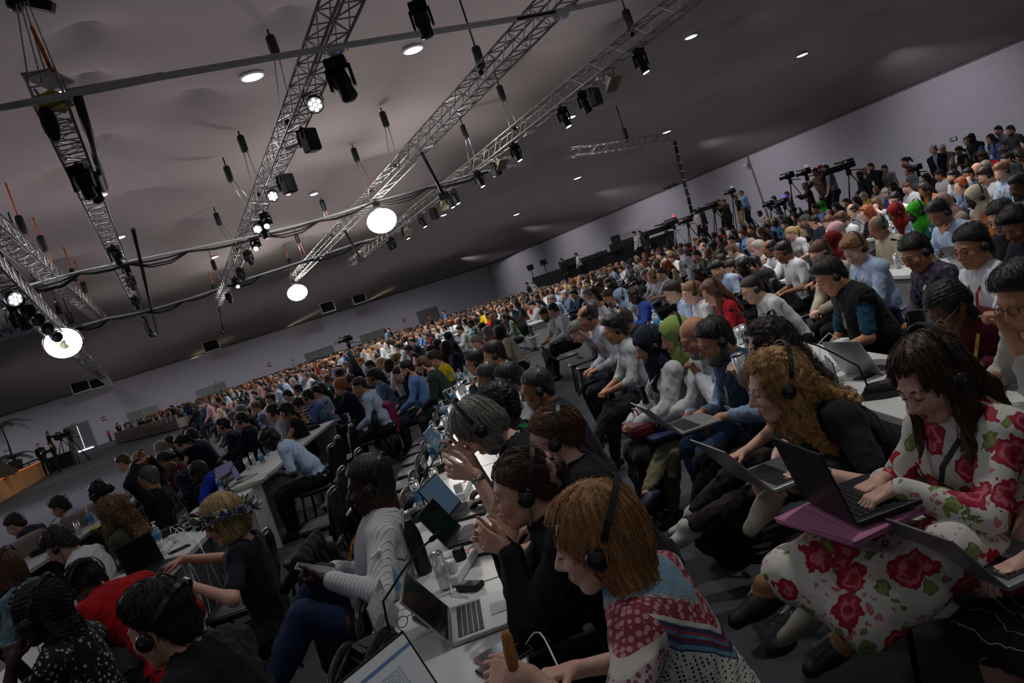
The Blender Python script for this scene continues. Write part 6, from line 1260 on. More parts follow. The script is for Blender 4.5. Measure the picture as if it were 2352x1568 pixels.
# left of the centre table
o, B, pos, yaw = put(850, 1110, 3.5, 184, dict(skin='d', fix=1, lean=-.24, hz=.53, hp=.05, fat=.9, hair='crop', hc='#0f0d0d', hs=2, hst=.3, face=True, lips='#3a2422', lan='#b07a3a', badge=0, wr=.003, h_cloth=.008, top=SHIRT(m=pinm, c='#d0d3d8'), bot=PANT('#1c2a4a'), wL=('px', 755, 1330, 3.2), wR=('px', 765, 1305, 3.4), fdL=('w', -1, 0, .1), fdR=('w', -1, 0, .1), pnL=('w', .2, .7, .6), cL=.8, cR=.8, aL=('px', 600, 1640, 3.2), aR=('px', 640, 1500, 3.6), khL=(-.1, 1, 1), khR=(.1, 1, 1)), 'man in a white pinstriped shirt and blue jeans holding a phone', .0055)
phone(at_d(722, 1308, 3.25), yaw, 'phone in the hands of the man in the pinstriped shirt', '#b9bcae', (.5, 0, yaw - PI / 2))
o, B, pos, yaw = put(512, 1192, 4.1, 182, dict(sex='f', skin='w', lean=.04, hp=.28, hair='bob', hc='#b39a68', face=True, h_cloth=.008, top=TEE('#1e2129', .75, neck=.08), bot=PANT('#15161b'), wR=('px', 425, 1283, 4.3), fdR=('w', -1, 0, -.05), pnR=('w', 0, 0, -1), cR=.25, wL=('px', 440, 1345, 3.8), fdL=('w', -.9, -.1, -.3), pnL=('w', 0, 0, -1)), 'blonde woman in a navy top with a flower crown, one arm on a chair', .006, 700)
hc, RH = B['head'], B['RH']; r = empty('flower_crown'); r.parent = o; r.location = hc; g = np.random.default_rng(4); lf = MB(); wl_ = MB()
for i in range(330):
    a = g.uniform(0, 2 * PI); rad = np.array([.12 * math.cos(a), -.016 + .137 * math.sin(a), .026 + .055 * math.sin(a) + g.uniform(-.022, .022)]); out = nz(np.array([math.cos(a), math.sin(a), g.uniform(-.5, .9)]) + g.normal(0, .35, 3)); t = RH @ out; p = RH @ rad; L_ = g.uniform(.035, .07); sd_ = nz(np.cross(t, g.normal(0, 1, 3))) * .0105
    (lf if i % 5 < 2 else wl_).add([Vector(p), Vector(p + t * L_ * .45 + sd_), Vector(p + t * L_), Vector(p + t * L_ * .45 - sd_ + np.cross(t, sd_) * .3)], [(0, 1, 2, 3)])
lf.build('leaves', mat('crown leaf', '#3d5a3a', .6), r)['kind'] = 'stuff'; wl_.build('pale_leaves', mat('crown pale leaf', '#d5dccb', .6), r)['kind'] = 'stuff'
for i in range(24):
    a = 2 * PI * i / 24 + g.uniform(-.1, .1); p = RH @ np.array([.13 * math.cos(a), -.016 + .147 * math.sin(a), .026 + .055 * math.sin(a) + g.uniform(-.014, .014)]); M = Vector(RH @ np.array([math.cos(a), math.sin(a), .3])).to_track_quat('Z', 'Y').to_matrix(); MB().lathe([(.0, -.005), (.01, .0), (.02, .012), (.022, .02), (.014, .016), (.004, .008), (.0, .008)], Vector(p), 9, M).build('violet_flower', mat('violet petal', '#54447f', .6, var=.3, bscale=90), r)
# jacket hung over her chair
JP = []
for sx in (-.2, -.1, 0, .1, .2): JP += [T((sx, -.27, .84), (sx * 1.15, -.33, .42 + .05 * math.sin(sx * 20)), .035, .045, .04), T((sx, -.27, .84), (sx, -.16, .74), .03, .03, .03)]
V, F = Field(JP + [T((-.2, -.27, .85), (.2, -.27, .85), .035, k=.03), T((-.24, -.3, .75), (-.3, -.3, .35), .05, .06), T((.24, -.3, .75), (.31, -.3, .38), .05, .06)], .009, (), wrinkle(.006, 3)).mesh(); o = mesh_obj('jacket', V, F, cloth('#131416')); o.location = (pos[0] + .02, pos[1], 0); o.rotation_euler = (0, 0, PI / 2); tag(o, 'black jacket hung over the chair of the flower crown woman', 'jacket')
put(620, 1008, 8.5, 184, dict(skin='d', lean=.55, hp=.55, hair='crop', hc='#100d0d', hs=1, hst=.3, lan='#c9c4b4', top=SHIRT('#a9bfdb', .85), bot=PANT('#13151b'), **TYPE), 'man in a light blue short sleeved shirt typing with bowed head', .008)
put(455, 1085, 9.2, 184, dict(sex='f', skin='b', lean=.3, hp=.1, hair='braids', hc='#1d1512', top=dict(c='#1c3fc0', sl=1.8, name='blouse'), bot=PANT(), **TBLH), 'woman with long braids in a bright blue blouse', .009)
o, B, pos, yaw = put(352, 1135, 7.9, 178, dict(skin='o', fix=1, lean=.0, hp=-.05, fat=.8, hair='short', hc='#6a6660', top=SUIT('#16181a'), bot=PANT(), wL=(-.1, .03, 1.32), wR=(.11, -.0, 1.34), ehL=(-1, .2, -.1), ehR=(1, .2, -.1), fdL=(.95, .1, .1), fdR=(-.95, .1, .1), pnL=(0, -.5, -1), pnR=(0, -.5, -1), cL=.25, cR=.25), 'man in a dark suit with his hands folded on top of his head', .008)
put(268, 1203, 6.0, 178, dict(sex='f', skin='w', fix=1, lean=.12, hp=.1, hair='longcurly', hc='#6b4c30', top=dict(c='#3d442c', sl=1.9, name='blouse', neck=.085), bot=PANT(), **LAP), 'woman with curly light brown hair in an olive top, seen from behind', .007, 900)
put(140, 1252, 5.7, 184, dict(skin='w', lean=.5, hp=.5, hair='curlyshort', hc='#1e1917', hs=2, glasses='#141416', lan='#3a5a9a', badge=0, top=SHIRT('#cfd2d6'), bot=PANT('#1b1d24'), **TYPE), 'young man in glasses and a white shirt with a colourful lanyard', .007)
put(8, 1312, 5.0, 178, dict(sex='f', skin='w', lean=.3, hp=.15, hair='bob', hc='#5e3f28', hs=1, hst=.2, lan='#c98a3a', badge=0, top=dict(m=teald, sl=1.9, name='shirt', collar=1), bot=PANT(), **TYPE), 'brown haired person in a teal dotted shirt at the left edge', .007, 500)
put(200, 1342, 4.1, 150, dict(sex='f', skin='b', lean=.9, hp=.75, hair='lowpony', hc='#0f0d0e', hs=2, hst=.75, top=dict(c='#b01218', sl=2, name='blazer', inf=.02, low=-.12), bot=PANT(), **TBLH), 'woman in a bright red blazer bowed low over the table', .006, 500)
put(92, 1405, 3.2, 180, dict(sex='f', skin='d', lean=.2, hp=.1, hair='braids', hc='#100e0f', hs=2, hst=.2, face=True, h_cloth=.008, top=dict(m=ditsym, sl=.9, name='dress_top', neck=.07), bot=dict(kind='skirt', m=ditsym, t=1.6), wL=('px', 30, 1525, 3.05), wR=('px', 25, 1510, 3.15), fdL=('w', -.15, .6, .8), fdR=('w', -.15, -.6, .8), cL=.9, cR=.9, ehL=(-.3, .1, -1), ehR=(.3, .1, -1)), 'woman with long black braids in a black dress with white flowers', .006, 400)
put(372, 1432, 2.45, 172, dict(skin='w', lean=.35, hp=.15, hair='thick', hc='#121012', hs=1, hst=.55, h_cloth=.008, top=dict(c='#1d1f22', sl=2, inf=.02, name='jacket', neck=.06), bot=PANT(), **TBLH), 'dark haired person in a black jacket at the bottom edge, seen from behind', .0055, 900)
put(36, 1205, 8.8, 182, dict(skin='w', lean=.4, hp=.45, hair='short', hc='#2a2320', glasses='#1a1a1c', top=SUIT('#1d2336'), bot=PANT(), **LAP), 'man in a navy suit and glasses left of the angola plate', .009)
put(140, 1165, 9.4, 180, dict(skin='o', lean=.45, hp=.4, hair='curlyshort', hc='#191516', glasses='#1a1a1c', top=SHIRT('#a3b6d4'), bot=PANT(), **LAP), 'man with tousled black hair in a light blue shirt above the angola plate', .009)
put(226, 1130, 8.6, 184, dict(sex='f', skin='d', lean=.3, hp=.15, hair='braidbun', hc='#1a1413', hs=1, glasses='#8a8070', top=dict(c='#1a1b20', sl=2, name='top'), bot=PANT(), **TYPE), 'woman in glasses with a braided bun and black top at the angola table', .009)
# ---------------------------------------------------------------- people farther back, each placed where the photo has the head
PAL = {'white': '#d6d8da', 'black': '#16171a', 'navy': '#1b2336', 'light blue': '#a8bcd8', 'blue': '#5f86c0', 'grey': '#8c8f94', 'pale grey': '#b4b7ba', 'beige': '#b5ab98', 'maroon': '#5a1620', 'green': '#1f4a3a', 'dark green': '#1c3029', 'olive': '#55543a', 'red': '#b3202a', 'yellow': '#d0b414', 'purple': '#75689a', 'pink': '#c09098', 'teal': '#1f4d63', 'orange': '#a8642c', 'charcoal': '#2b2d33', 'royal blue': '#223f8f', 'brown': '#6b4c30', 'lime': '#b9cf22',
       'striped': bwstr, 'tropical': tropm, 'paisley': paism, 'dark purple': purpm, 'blue print': mat('blue print', '#3c5878', .8, fn=blotch(45, .35, '#3c5878', '#93a7bc')), 'green print': teali}
HC = {'k': ('black', '#15120f'), 'n': ('dark brown', '#2b1d15'), 'm': ('brown', '#5a3b24'), 'l': ('light brown', '#8a6440'), 'y': ('blonde', '#b89b66'), 'r': ('red', '#97461f'), 'g': ('grey', '#7d7b76'), 'h': ('white', '#b5b2aa')}
ZM = {'A': (250, 800, 3.92), 'B': (650, 700, 3.92), 'C': (1150, 600, 3.485), 'D': (1750, 550, 3.485), 'E': (1800, 200, 3.92), 'F': (1400, 380, 4.704), 'G': (1000, 550, 4.704)}
STN = {'short': 'short', 'crop': 'cropped', 'curlyshort': 'tousled', 'side': 'side parted', 'thick': 'thick', 'balding': 'thinning', 'afro': 'big curly', 'bob': 'bobbed', 'long': 'long', 'longcurly': 'long curly', 'wavy': 'wavy', 'half': 'loose', 'bun': 'knotted', 'pony': 'ponytailed', 'updo': 'pinned up', 'braidbun': 'braided', 'lowpony': 'tied', 'braids': 'braided'}
GAR = {'vestpolo': lambda c: SHIRT(c, .8, vest='#15171b'), 'shirt': lambda c: SHIRT(c), 'tee': lambda c: TEE(c), 'polo': lambda c: SHIRT(c, .8), 'suit': lambda c: SUIT(c), 'top': lambda c: TEE(c, 1.9), 'vest': lambda c: TEE(c, 0), 'jacket': lambda c: dict(c=c, sl=2, inf=.02, name='jacket', neck=.064)}
LM = [(a, (x, y)) for a, x, y in (('above the angola plate', 150, 1120), ('by the hands-on-head man', 290, 1080), ('beyond the blue blouse', 440, 1010), ('near the light blue shirt', 600, 985), ('before the green can', 680, 935), ('by the orange hair', 790, 885), ('on the open left row', 500, 945), ('before glass panel two', 510, 915), ('before glass panel three', 700, 850), ('by the crowd tripod', 810, 820), ('near the green jacket', 965, 835), ('before glass panel four', 900, 775), ('at the centre table end', 1060, 800), ('beside the wheelchair', 1180, 750), ('below the far door', 1010, 750), ('behind the man writing', 1290, 690), ('behind the pale blue headscarf', 1440, 670), ('before the black booth', 1330, 620), ('behind the red shirt', 1620, 630), ('by the white clothed table', 1790, 600), ('below the broadcast tripods', 1590, 545), ('under the camera crew', 1740, 500), ('behind the bright headscarves', 2060, 440), ('near the red headscarf', 2000, 500), ('beside the green headscarf', 2140, 500), ('before the blue guard', 2210, 420), ('near the right edge', 2310, 480), ('behind the purple print', 2060, 560), ('right of the maroon blouse', 2290, 640), ('below the right wall', 1900, 450))]
def landmark(px): return min(LM, key=lambda q: (q[1][0] - px[0]) ** 2 + (q[1][1] - px[1]) ** 2)[0]
LABELS = {}
def auto_label(o, sex, style, hc, gar, col, fl, px):
    base = ('woman' if sex == 'f' else 'man')
    if style == 'hijab': s = 'woman, %s headscarf, %s top' % (hc, col)
    else:
        s = ('bald ' + base if style == 'none' else '%s %s haired %s' % (HC[hc][0], STN.get(style, style), base)) + ', %s %s' % (col, {'tee': 't-shirt', 'vest': 'sleeveless top', 'vestpolo': 'shirt under black vest'}.get(gar, gar))
    if 'g' in fl: s += ', glasses'
    if 'b' in fl and style != 'hijab': s = 'bearded ' + s
    s += ', ' + landmark(px); LABELS.setdefault(s, []).append((px[0], o))
POSES = {'table': TBLH, 'lap': LAP, 'chin': dict(TBLH, **CHIN), 'type': TYPE, 'clasp': dict(TBLH, **CLASP), 'ear': dict(TBLH, wL=(-.16, .12, 1.18), fdL=(.2, -.1, 1), cL=.8, ehL=(-1, .4, -.6)), 'fist': dict(TBLH, wL=(-.1, .32, 1.05), fdL=(.2, 0, 1), cL=1., ehL=(-.6, .3, -1), wR=(.1, .32, 1.05), fdR=(-.2, 0, 1), cR=1., ehR=(.6, .3, -1)), 'cross': dict(CLASP, **CROSS), 'crown': dict(TBLH, wL=(-.1, .0, 1.38), fdL=(1, 0, .2), ehL=(-1, .3, .3))}
MID = '''A 130 1030 105 m w short m shirt pale_grey - lap
A 275 1000 110 m o none k shirt white h lap
A 280 1090 125 m d crop k suit navy - lap
A 555 1110 115 m b none k suit navy - lap
A 500 1010 105 f t braidbun k top maroon - lap
A 470 905 110 f w long g top grey - lap
A 545 850 95 m t balding n jacket navy - lap
A 650 850 115 f w pony k vest black hg table
A 745 790 105 m w short k suit navy - lap
A 1030 700 110 m w side k suit navy h type
A 1115 625 95 f w long g top pale_grey - lap
A 1195 650 100 m w short n suit navy h table
A 1195 565 100 m w side g jacket black - table
A 1320 530 100 f w updo l top light_blue - chin
A 1480 580 110 m w short k jacket pale_grey h type
A 1605 575 105 f o curlyshort k vest black h table
A 1705 515 90 f w bun n top striped h table
A 1790 440 90 m w short k shirt blue h type
A 1868 400 85 m w short k shirt light_blue - type
A 1905 375 95 f o longcurly k top green - table
A 1700 375 80 m w short k shirt white h lap
A 1610 425 80 m w crop k suit charcoal - lap
A 1455 460 95 m w curlyshort n suit charcoal g lap
A 1092 515 58 m p none k shirt purple - cross
A 1128 508 58 m p none k shirt light_blue h cross
A 1033 515 66 m w short n suit navy - cross
A 962 515 66 f w long m jacket beige - cross
A 873 490 62 m w crop m shirt pink gb cross
A 912 520 56 f t braidbun n jacket navy - cross
A 822 505 56 m w short k shirt teal - cross
A 757 480 58 f w bob n jacket black - cross
A 1310 415 68 m w thick n jacket black - clasp
A 1252 372 58 m w short m shirt pale_grey g clasp
A 1422 385 62 m o short k shirt white h lap
A 1492 352 62 m w short l shirt light_blue - lap
A 1330 318 52 m o short k shirt pink - lap
A 1560 300 52 m w short g shirt light_blue - lap
A 1655 302 55 m w short h shirt pale_grey - lap
A 1775 265 55 f o wavy k top white - table
A 1950 230 55 f w wavy l top teal - table
A 2040 220 58 f w updo n top orange - table
B 515 745 120 f p afro r jacket navy - chin
B 690 735 115 m o crop k shirt light_blue l lap
B 806 655 100 m o crop k shirt blue_print hl lap
B 1115 580 122 m w short k shirt blue b lap
B 1268 550 132 m w short m jacket dark_green b lap
B 1368 490 100 f w curlyshort n top yellow l table
B 1055 630 85 m w short n jacket black - clasp
B 595 690 75 f w updo m top pale_grey hl table
B 785 550 95 m o short k jacket charcoal - table
B 880 530 78 f w wavy y top white - table
B 952 545 85 m d none k shirt white - table
B 1010 490 78 f w bun y top white h table
B 1122 405 74 f w updo n vest black h table
B 1470 392 105 m d crop k jacket navy h table
B 1388 360 78 f b braids n top maroon - table
B 1330 425 85 f w short n top pale_grey - clasp
B 1592 225 76 m w short k shirt pale_grey g table
B 1485 290 74 f b hijab black top black - table
B 1950 250 86 f d braids k top beige g lap
B 2000 112 86 f w longcurly n top tropical g lap
B 1848 255 72 f w wavy g top red - lap
B 1742 345 84 m w short g jacket charcoal - table
B 1800 385 80 m o none k jacket charcoal - table
B 1165 335 60 m w short k suit navy - table
B 1035 385 62 m w short n shirt white h table
B 860 368 58 m w short h shirt white - table
B 940 345 54 f w long k top white - table
B 733 425 54 m p none k tee white - lap
B 775 420 54 f w long y top beige - lap
B 665 465 54 f w wavy n top lime - table
B 395 675 95 f w short l top green h table
B 500 625 92 f t afro k top black - table
B 310 745 100 f o longcurly k top dark_green - table
B 215 640 74 m w short g shirt white h lap
B 160 590 66 m w short n shirt light_blue - lap
B 560 545 66 m o short g shirt pale_grey - lap
B 420 562 60 m t short k shirt royal_blue - lap
B 840 470 70 m w balding g shirt grey h lap
B 700 510 74 f w short r top light_blue - table
B 1300 270 58 f w wavy n top maroon - table
B 1205 280 54 m w short g shirt blue - table
B 1360 240 54 m w short g suit grey - table
B 1450 215 50 m w crop n shirt white - table
B 1690 170 64 m b short k top green_print - table
B 1790 215 70 m w short k suit charcoal h table
B 1840 95 56 f o pony k top red - table
B 1880 110 66 m t none k jacket black - table
C 1382 245 105 m w thick n shirt light_blue l type
C 1525 250 105 f p updo l tee white h lap
C 1695 245 120 f w long m tee red h lap
C 2015 232 122 m w crop n shirt white hg clasp
C 1214 125 58 f w bob y top pale_grey h lap
C 1160 112 54 f w short g top pale_grey - lap
C 962 285 88 f b hijab pale_blue top paisley h fist
C 1072 272 84 f d braids n top royal_blue h table
C 862 285 76 f o updo n top white - fist
C 742 245 74 f w wavy n tee black - chin
C 692 268 72 m w short g shirt pale_grey g chin
C 585 262 72 m w short k jacket navy - table
C 512 268 64 m w short h shirt blue_print h table
C 412 305 72 m o short g shirt light_blue b lap
C 250 352 66 m w short k shirt pale_grey - chin
C 782 205 62 m t balding n shirt navy - table
C 895 220 60 f t wavy n top charcoal - table
C 860 175 52 m o short k shirt light_blue - table
C 1585 95 84 f d braids k tee red hg table
C 1842 62 82 m w short n polo purple gb type
C 1738 62 82 m w side k shirt light_blue - type
C 1942 45 86 f d pony k top black h table
C 1092 62 54 f w bob g top charcoal g chin
C 962 62 52 m o short n shirt white - chin
C 1022 52 50 f w hijab grey jacket charcoal - lap
C 1292 105 62 m w short n tee white - table
C 1500 15 74 f b hijab white top blue - type
C 1240 45 58 f w wavy n top white h table
C 1310 40 58 f w long r top charcoal - table
D 548 292 190 m o side k vestpolo teal hl clasp
D 745 82 180 m p curlyshort l shirt light_blue hl clasp
D 470 112 155 m p crop m jacket beige hgl clasp
D 170 100 125 m t crop k tee white hg type
D 62 72 125 m t balding k shirt white h chin
D 1232 102 190 m o short k shirt dark_purple hgl type
D 1682 55 230 m o short k shirt white hgl clasp
E 742 1140 112 f p wavy r tee black gl ear
E 1012 1135 132 f t hijab red top light_blue h table
E 1195 1132 132 f d hijab bright_green top green_print h table
E 1400 1140 172 m t thick k shirt light_blue h chin
E 1605 890 140 f p bob r top blue_print hgl ear
E 1735 995 150 f d hijab cream jacket orange hg lap
E 1962 1170 170 f w short k top black hg type
E 2100 1240 185 m t thick k shirt navy h table
E 1962 765 170 m p side l shirt light_blue hl lap
E 1822 800 140 m w side n shirt white h lap
E 1402 795 88 m o short k shirt white h lap
E 1520 805 96 m w short k shirt white hb lap
E 1112 912 102 m p crop m shirt white g lap
E 1262 922 98 f o longcurly n vest orange - lap
E 1000 1015 104 m w short k shirt white h table
E 925 958 96 m p short h polo royal_blue h type
E 722 988 88 f p short h shirt yellow - type
E 832 928 78 m o none k shirt pale_grey b lap
E 522 1195 112 m w side m shirt white h lap
E 402 1215 98 f p lowpony m vest beige - chin
E 275 1215 108 m w short k polo navy hg clasp
E 205 1195 92 f p curlyshort y top beige - fist
E 472 1305 104 f o hijab pink top beige - lap
E 440 1405 120 f o hijab dark_red top maroon - table
E 848 1260 165 m t balding g shirt beige h type
E 2105 612 96 f w wavy n vest brown h ear
E 2130 900 130 m b curlyshort k shirt white b lap
E 1742 742 84 m w none k shirt pale_grey g lap
E 1822 722 80 f w short g top grey - lap
E 562 1042 78 f w lowpony n top olive - lap
E 472 1085 78 f w long k top black - lap
E 655 1030 70 f w wavy n top white - lap
E 1660 790 78 m o short k shirt charcoal - lap
E 980 890 74 m b crop k jacket black - lap
E 620 1110 84 m w balding n jacket grey h lap
E 820 1060 84 f w wavy m top light_blue - lap
E 1430 1060 130 f o hijab dusty_pink top beige - lap
E 2000 650 90 f w pony k top charcoal - lap
F 1330 920 108 m w side l shirt white h table
F 1530 850 104 m p none k shirt white - table
F 1612 895 108 f p curlyshort h shirt white g table
F 1432 745 88 m w curlyshort m shirt blue gh table
F 1632 725 96 f w longcurly m top charcoal - table
F 1312 805 84 m w short k shirt light_blue - table
F 1012 875 80 m w balding g shirt pale_grey - table
F 1060 945 84 m o balding g jacket charcoal h table
F 940 975 92 m w short k tee olive - table
F 672 1000 78 m w side m shirt white - table
F 1962 735 98 f p pony y tee white - lap
F 2122 595 88 m w curlyshort g top charcoal - lap
F 1995 555 78 f w wavy n top charcoal - crown
F 1690 680 78 m w short n jacket navy - lap
F 1205 700 76 f o wavy n vest red - lap
F 1110 870 92 f b afro k top olive - fist
F 1342 740 84 f w long k top charcoal - lap
F 820 880 72 m w short n jacket black - lap
F 760 930 72 f w wavy l top pale_grey - lap
F 600 880 62 f w bun k top pale_grey - lap
F 460 900 60 m w balding m jacket black b lap
F 510 1060 66 f w wavy k top black - lap
F 620 1080 66 f w long r top beige - lap
F 980 700 66 m w short n jacket black - lap
F 1240 610 60 m o short k shirt white - lap
F 1520 690 70 m w short m jacket charcoal - lap
F 1900 640 80 f w curlyshort n top brown - lap
F 2080 620 76 m w short n shirt beige - lap
F 1560 1080 110 m w short k shirt charcoal g clasp
F 1200 1040 104 m w side k shirt light_blue - type'''
def pal(c): return PAL[c]
HJ = {'black': '#15161a', 'pale_blue': '#8ea3c4', 'grey': '#5a5f68', 'white': '#cfd2d2', 'red': '#8a1a1e', 'bright_green': '#3aa428', 'cream': '#c4b8a4', 'pink': '#bd969a', 'dark_red': '#6a1018', 'dusty_pink': '#a58684'}
def skel_h(S): return skeleton(S)['head']
prng = random.Random(3)
for ln in MID.split('\n'):
    z, X, Y, s, sex, sk_, st, hc, gar, col, fl, pose = ln.split(); X, Y, s = float(X), float(Y), float(s); ox, oy, zs = ZM[z]; px, py = ox + X / zs, oy + Y / zs; d = .228 * FOC * zs / s
    dz_ = at_z(px, py, 1.19 if sex == 'm' else 1.15).y; d = max(.72 * d, min(1.12 * d, dz_ if dz_ > 0 else 99))
    colr = col.replace('_', ' '); g = GAR[gar](PAL[colr] if isinstance(PAL[colr], str) else '#808080')
    if not isinstance(PAL[colr], str): g['m'] = PAL[colr]
    lowres = .0095 if d < 7.5 else (.0125 if d < 11 else (.016 if d < 16 else .021))
    S = dict(sex=sex, skin=sk_, hair=st, hc=HJ[hc] if st == 'hijab' else HC[hc][1], lean=prng.uniform(.1, .32), hp=prng.uniform(.1, .45), hy=prng.uniform(-.25, .25), fat=prng.uniform(0, .7) if sex == 'm' else .1, top=g, bot=PANT(prng.choice(('#17181c', '#1d2230', '#23252a', '#15161a'))), sd=prng.randint(1, 30), shoe='#151515', hst=prng.uniform(0, .4), **POSES[pose])
    if st == 'afro' and hc == 'r': S['hc'] = '#b8662c'
    if 'h' in fl: S['hs'] = 1
    if d < 11: S['face'] = True; S['lips'] = {'d': '#4a2a26', 'b': '#5a352e', 't': '#7a4c40'}.get(sk_, '#a0685e')
    if 'g' in fl: S['glasses'] = '#1c1c1e'
    if 'b' in fl: S['beard'] = HC[hc][1]
    if 'l' in fl: S['lan'] = prng.choice(('#c2c4bc', '#a83a34', '#c08a4a')); S['badge'] = 0
    o, B, pos, yaw = put(px, py, d, 184 + prng.uniform(-8, 8) + max(0, d - 12) * .5, S, 'x', lowres)
    auto_label(o, sex, st, hc if st != 'hijab' else hc.replace('_', ' '), gar, colr, fl, (px, py))
# hand written ones near the right edge
put(2178, 704, 3.9, 190, dict(sex='f', skin='b', lean=.5, hp=.55, hair='braids', hc='#110f0f', glasses='#b0a078', face=True, lan='#c9a04a', badge=0, top=dict(c='#4f1420', sl=2, name='blouse', loose=.012), bot=PANT(), **TYPE), 'woman with black braids and gold glasses in a maroon blouse', .0065, 300)
put(2352, 678, 3.25, 192, dict(skin='o', lean=.3, hp=.3, hair='thick', hc='#14110f', glasses='#1c1c1e', top=SHIRT('#b9b8b2', 1.4), bot=PANT(), wL=('px', 2318, 760, 3.05), fdL=('w', -.3, .2, .9), cL=1., ehL=(-.4, .2, -1), wR=('px', 2265, 868, 3.2), fdR=('w', -1, 0, -.1)), 'man in glasses at the right edge resting his chin on his fist', .0065)
# ---------------------------------------------------------------- standing people
STAND = dict(stand=1, hz=.93, aL=(-.11, -.02, .085), aR=(.11, .04, .085), khL=(0, 1, 0), khR=(0, 1, 0), fL=(-.15, 1, -.1), fR=(.15, 1, -.1), lean=.03)
def stand(px, py, d, yaw, label, sk_='w', st='short', hc='k', top=None, bot='#17181c', z=None, arms='down', h=.016, floor=0., **kw):
    q = at_d(px, py, d); S = dict(STAND); S.update(skin=SK[sk_], hair=st, hc=HC[hc][1] if hc in HC else hc, top=top, bot=PANT(bot), **kw); S.update({'down': dict(wL=(-.24, .06, .84), wR=(.24, .06, .84), fdL=(0, .2, -1), fdR=(0, .2, -1)), 'front': dict(wL=(-.05, .22, .92), wR=(.05, .23, .92), fdL=(.8, .5, -.2), fdR=(-.8, .5, -.2)), 'camera': dict(wL=(-.15, .38, 1.42), wR=(.15, .38, 1.4), fdL=(.3, 1, .2), fdR=(-.3, 1, .2), cL=.7, cR=.7), 'phone': dict(wL=(-.1, .3, 1.3), wR=(.1, .3, 1.3), fdL=(.3, .6, .7), fdR=(-.3, .6, .7), cL=.7, cR=.7), 'back': dict(wL=(-.1, -.18, .95), wR=(.1, -.18, .95), ehL=(-1, -.3, 0), ehR=(1, -.3, 0)), 'head': dict(wL=(-.12, .08, 1.55), wR=(.24, .06, .84), fdL=(.3, -.3, .9), ehL=(-1, .4, 0))}[arms])
    B = skeleton(S); sc_ = max(.9, min(1.12, (q.z - floor) / B['head'][2])); S['s'] = sc_; S['hz'] = .93
    for k in ('wL', 'wR'): S[k] = tuple(v * sc_ for v in S[k])
    B = skeleton(S); o, B = person((q.x, q.y), S, h, h, label, None, math.radians(yaw)); dz = q.z - B['head'][2]; o.location.z = max(floor, dz) if floor else 0; PEOPLE.append((proj(q), o)); return o, q
J = dict
stand(87, 1022, 47, -60, 'man in a black jacket with a badge standing by the stage', 'w', 'crop', 'n', SHIRT('#15171a', 2, lan=0), arms='back', lan='#c9b9b0')
stand(117, 1020, 46, 200, 'man in black standing at the left tripod, one arm to the camera', 'w', 'side', 'k', TEE('#15171a', 2), arms='camera')
stand(108, 997, 49, 10, 'camera operator in a dark striped top on the left platform', 'o', 'crop', 'k', TEE('#1a1d22', 2), arms='camera', floor=.9)
stand(1021, 716, 48, 200, 'guard in a blue uniform shirt before the far double door', 'w', 'short', 'n', SHIRT('#5f7fa5', .9), arms='front'); stand(989, 730, 44, 190, 'bald man in black standing under the far double door', 't', 'none', 'k', TEE('#15161a', 2), arms='down')
stand(886, 760, 50, 200, 'guard in a light blue shirt by the fourth glass panel', 'b', 'crop', 'k', SHIRT('#5f86ad', .9), '#1d2a44', arms='front'); stand(895, 757, 52, 180, 'man in navy behind the guard by the fourth glass panel', 'w', 'short', 'k', SHIRT('#1f2c48', 2)); stand(674, 829, 60, -90, 'person in a grey top standing alone against the left wall', 'w', 'short', 'k', TEE('#9a9a98', 2), arms='front')
stand(1228, 652, 42, 190, 'man in a white shirt standing at the corner of the black booth', 'w', 'short', 'k', SHIRT('#c4c8ce', 2), arms='head'); stand(1212, 652, 45, 190, 'dark haired person half hidden at the booth corner', 'w', 'short', 'k', TEE('#1a1a1e', 2))
stand(1292, 597, 47.8, 200, 'man in black behind the booth at the left sound desk', 'o', 'short', 'k', TEE('#17181c', 2), floor=.8); stand(1325, 584, 47.2, 190, 'man in a white shirt working at the booth', 'o', 'short', 'k', SHIRT('#cfd2d4', 1.2), arms='front', floor=.8); stand(1376, 583, 47.5, 190, 'dark haired person low behind the booth, middle', 'w', 'thick', 'k', TEE('#1a1a1e', 2), floor=.5); stand(1384, 581, 47.5, 190, 'second dark haired person low behind the booth', 'w', 'thick', 'n', TEE('#26201e', 2), floor=.5)
stand(1459, 536, 42, 190, 'woman in a white blouse standing at the end of the booth', 'w', 'thick', 'k', TEE('#cfcdd0', 2), arms='front', sex='f', floor=.3); stand(1481, 530, 44.5, 185, 'bald bearded man in a navy sweater by the booth', 'p', 'none', 'n', TEE('#1c2236', 2), floor=.4, beard='#3a2a20'); stand(1472, 534, 45.5, 185, 'person in a dark coat behind the white blouse', 'w', 'short', 'k', TEE('#33383c', 2), floor=.4)
FL = .95
stand(1598, 486, 37, 195, 'man in a white t-shirt and dark cap among the cameras', 'w', 'cap', '#20242c', TEE('#c9c9cc', .8), floor=FL); stand(1609, 481, 38, 195, 'man in black behind the cap wearer', 'w', 'short', 'k', TEE('#1a1b20', 2), floor=FL)
stand(1653, 463, 37, 200, 'camera operator in brown shooting with a long lens', 'o', 'short', 'k', TEE('#5a4a3c', 2), arms='camera', floor=FL); stand(1665, 463, 36.5, 195, 'camera operator in a black shirt beside the long lens', 'o', 'short', 'k', TEE('#191a1e', 2), arms='camera', floor=FL)
stand(1692, 454, 36, 190, 'man in a black shirt and khaki trousers under the tripod camera', 't', 'crop', 'k', TEE('#17181b', .8), '#9a8462', floor=FL, lan='#c9c9c0'); stand(1706, 443, 36.5, 190, 'man in a light blue shirt and dark trousers beside the khaki trousers', 'o', 'short', 'k', SHIRT('#86a7cf', 2), floor=FL)
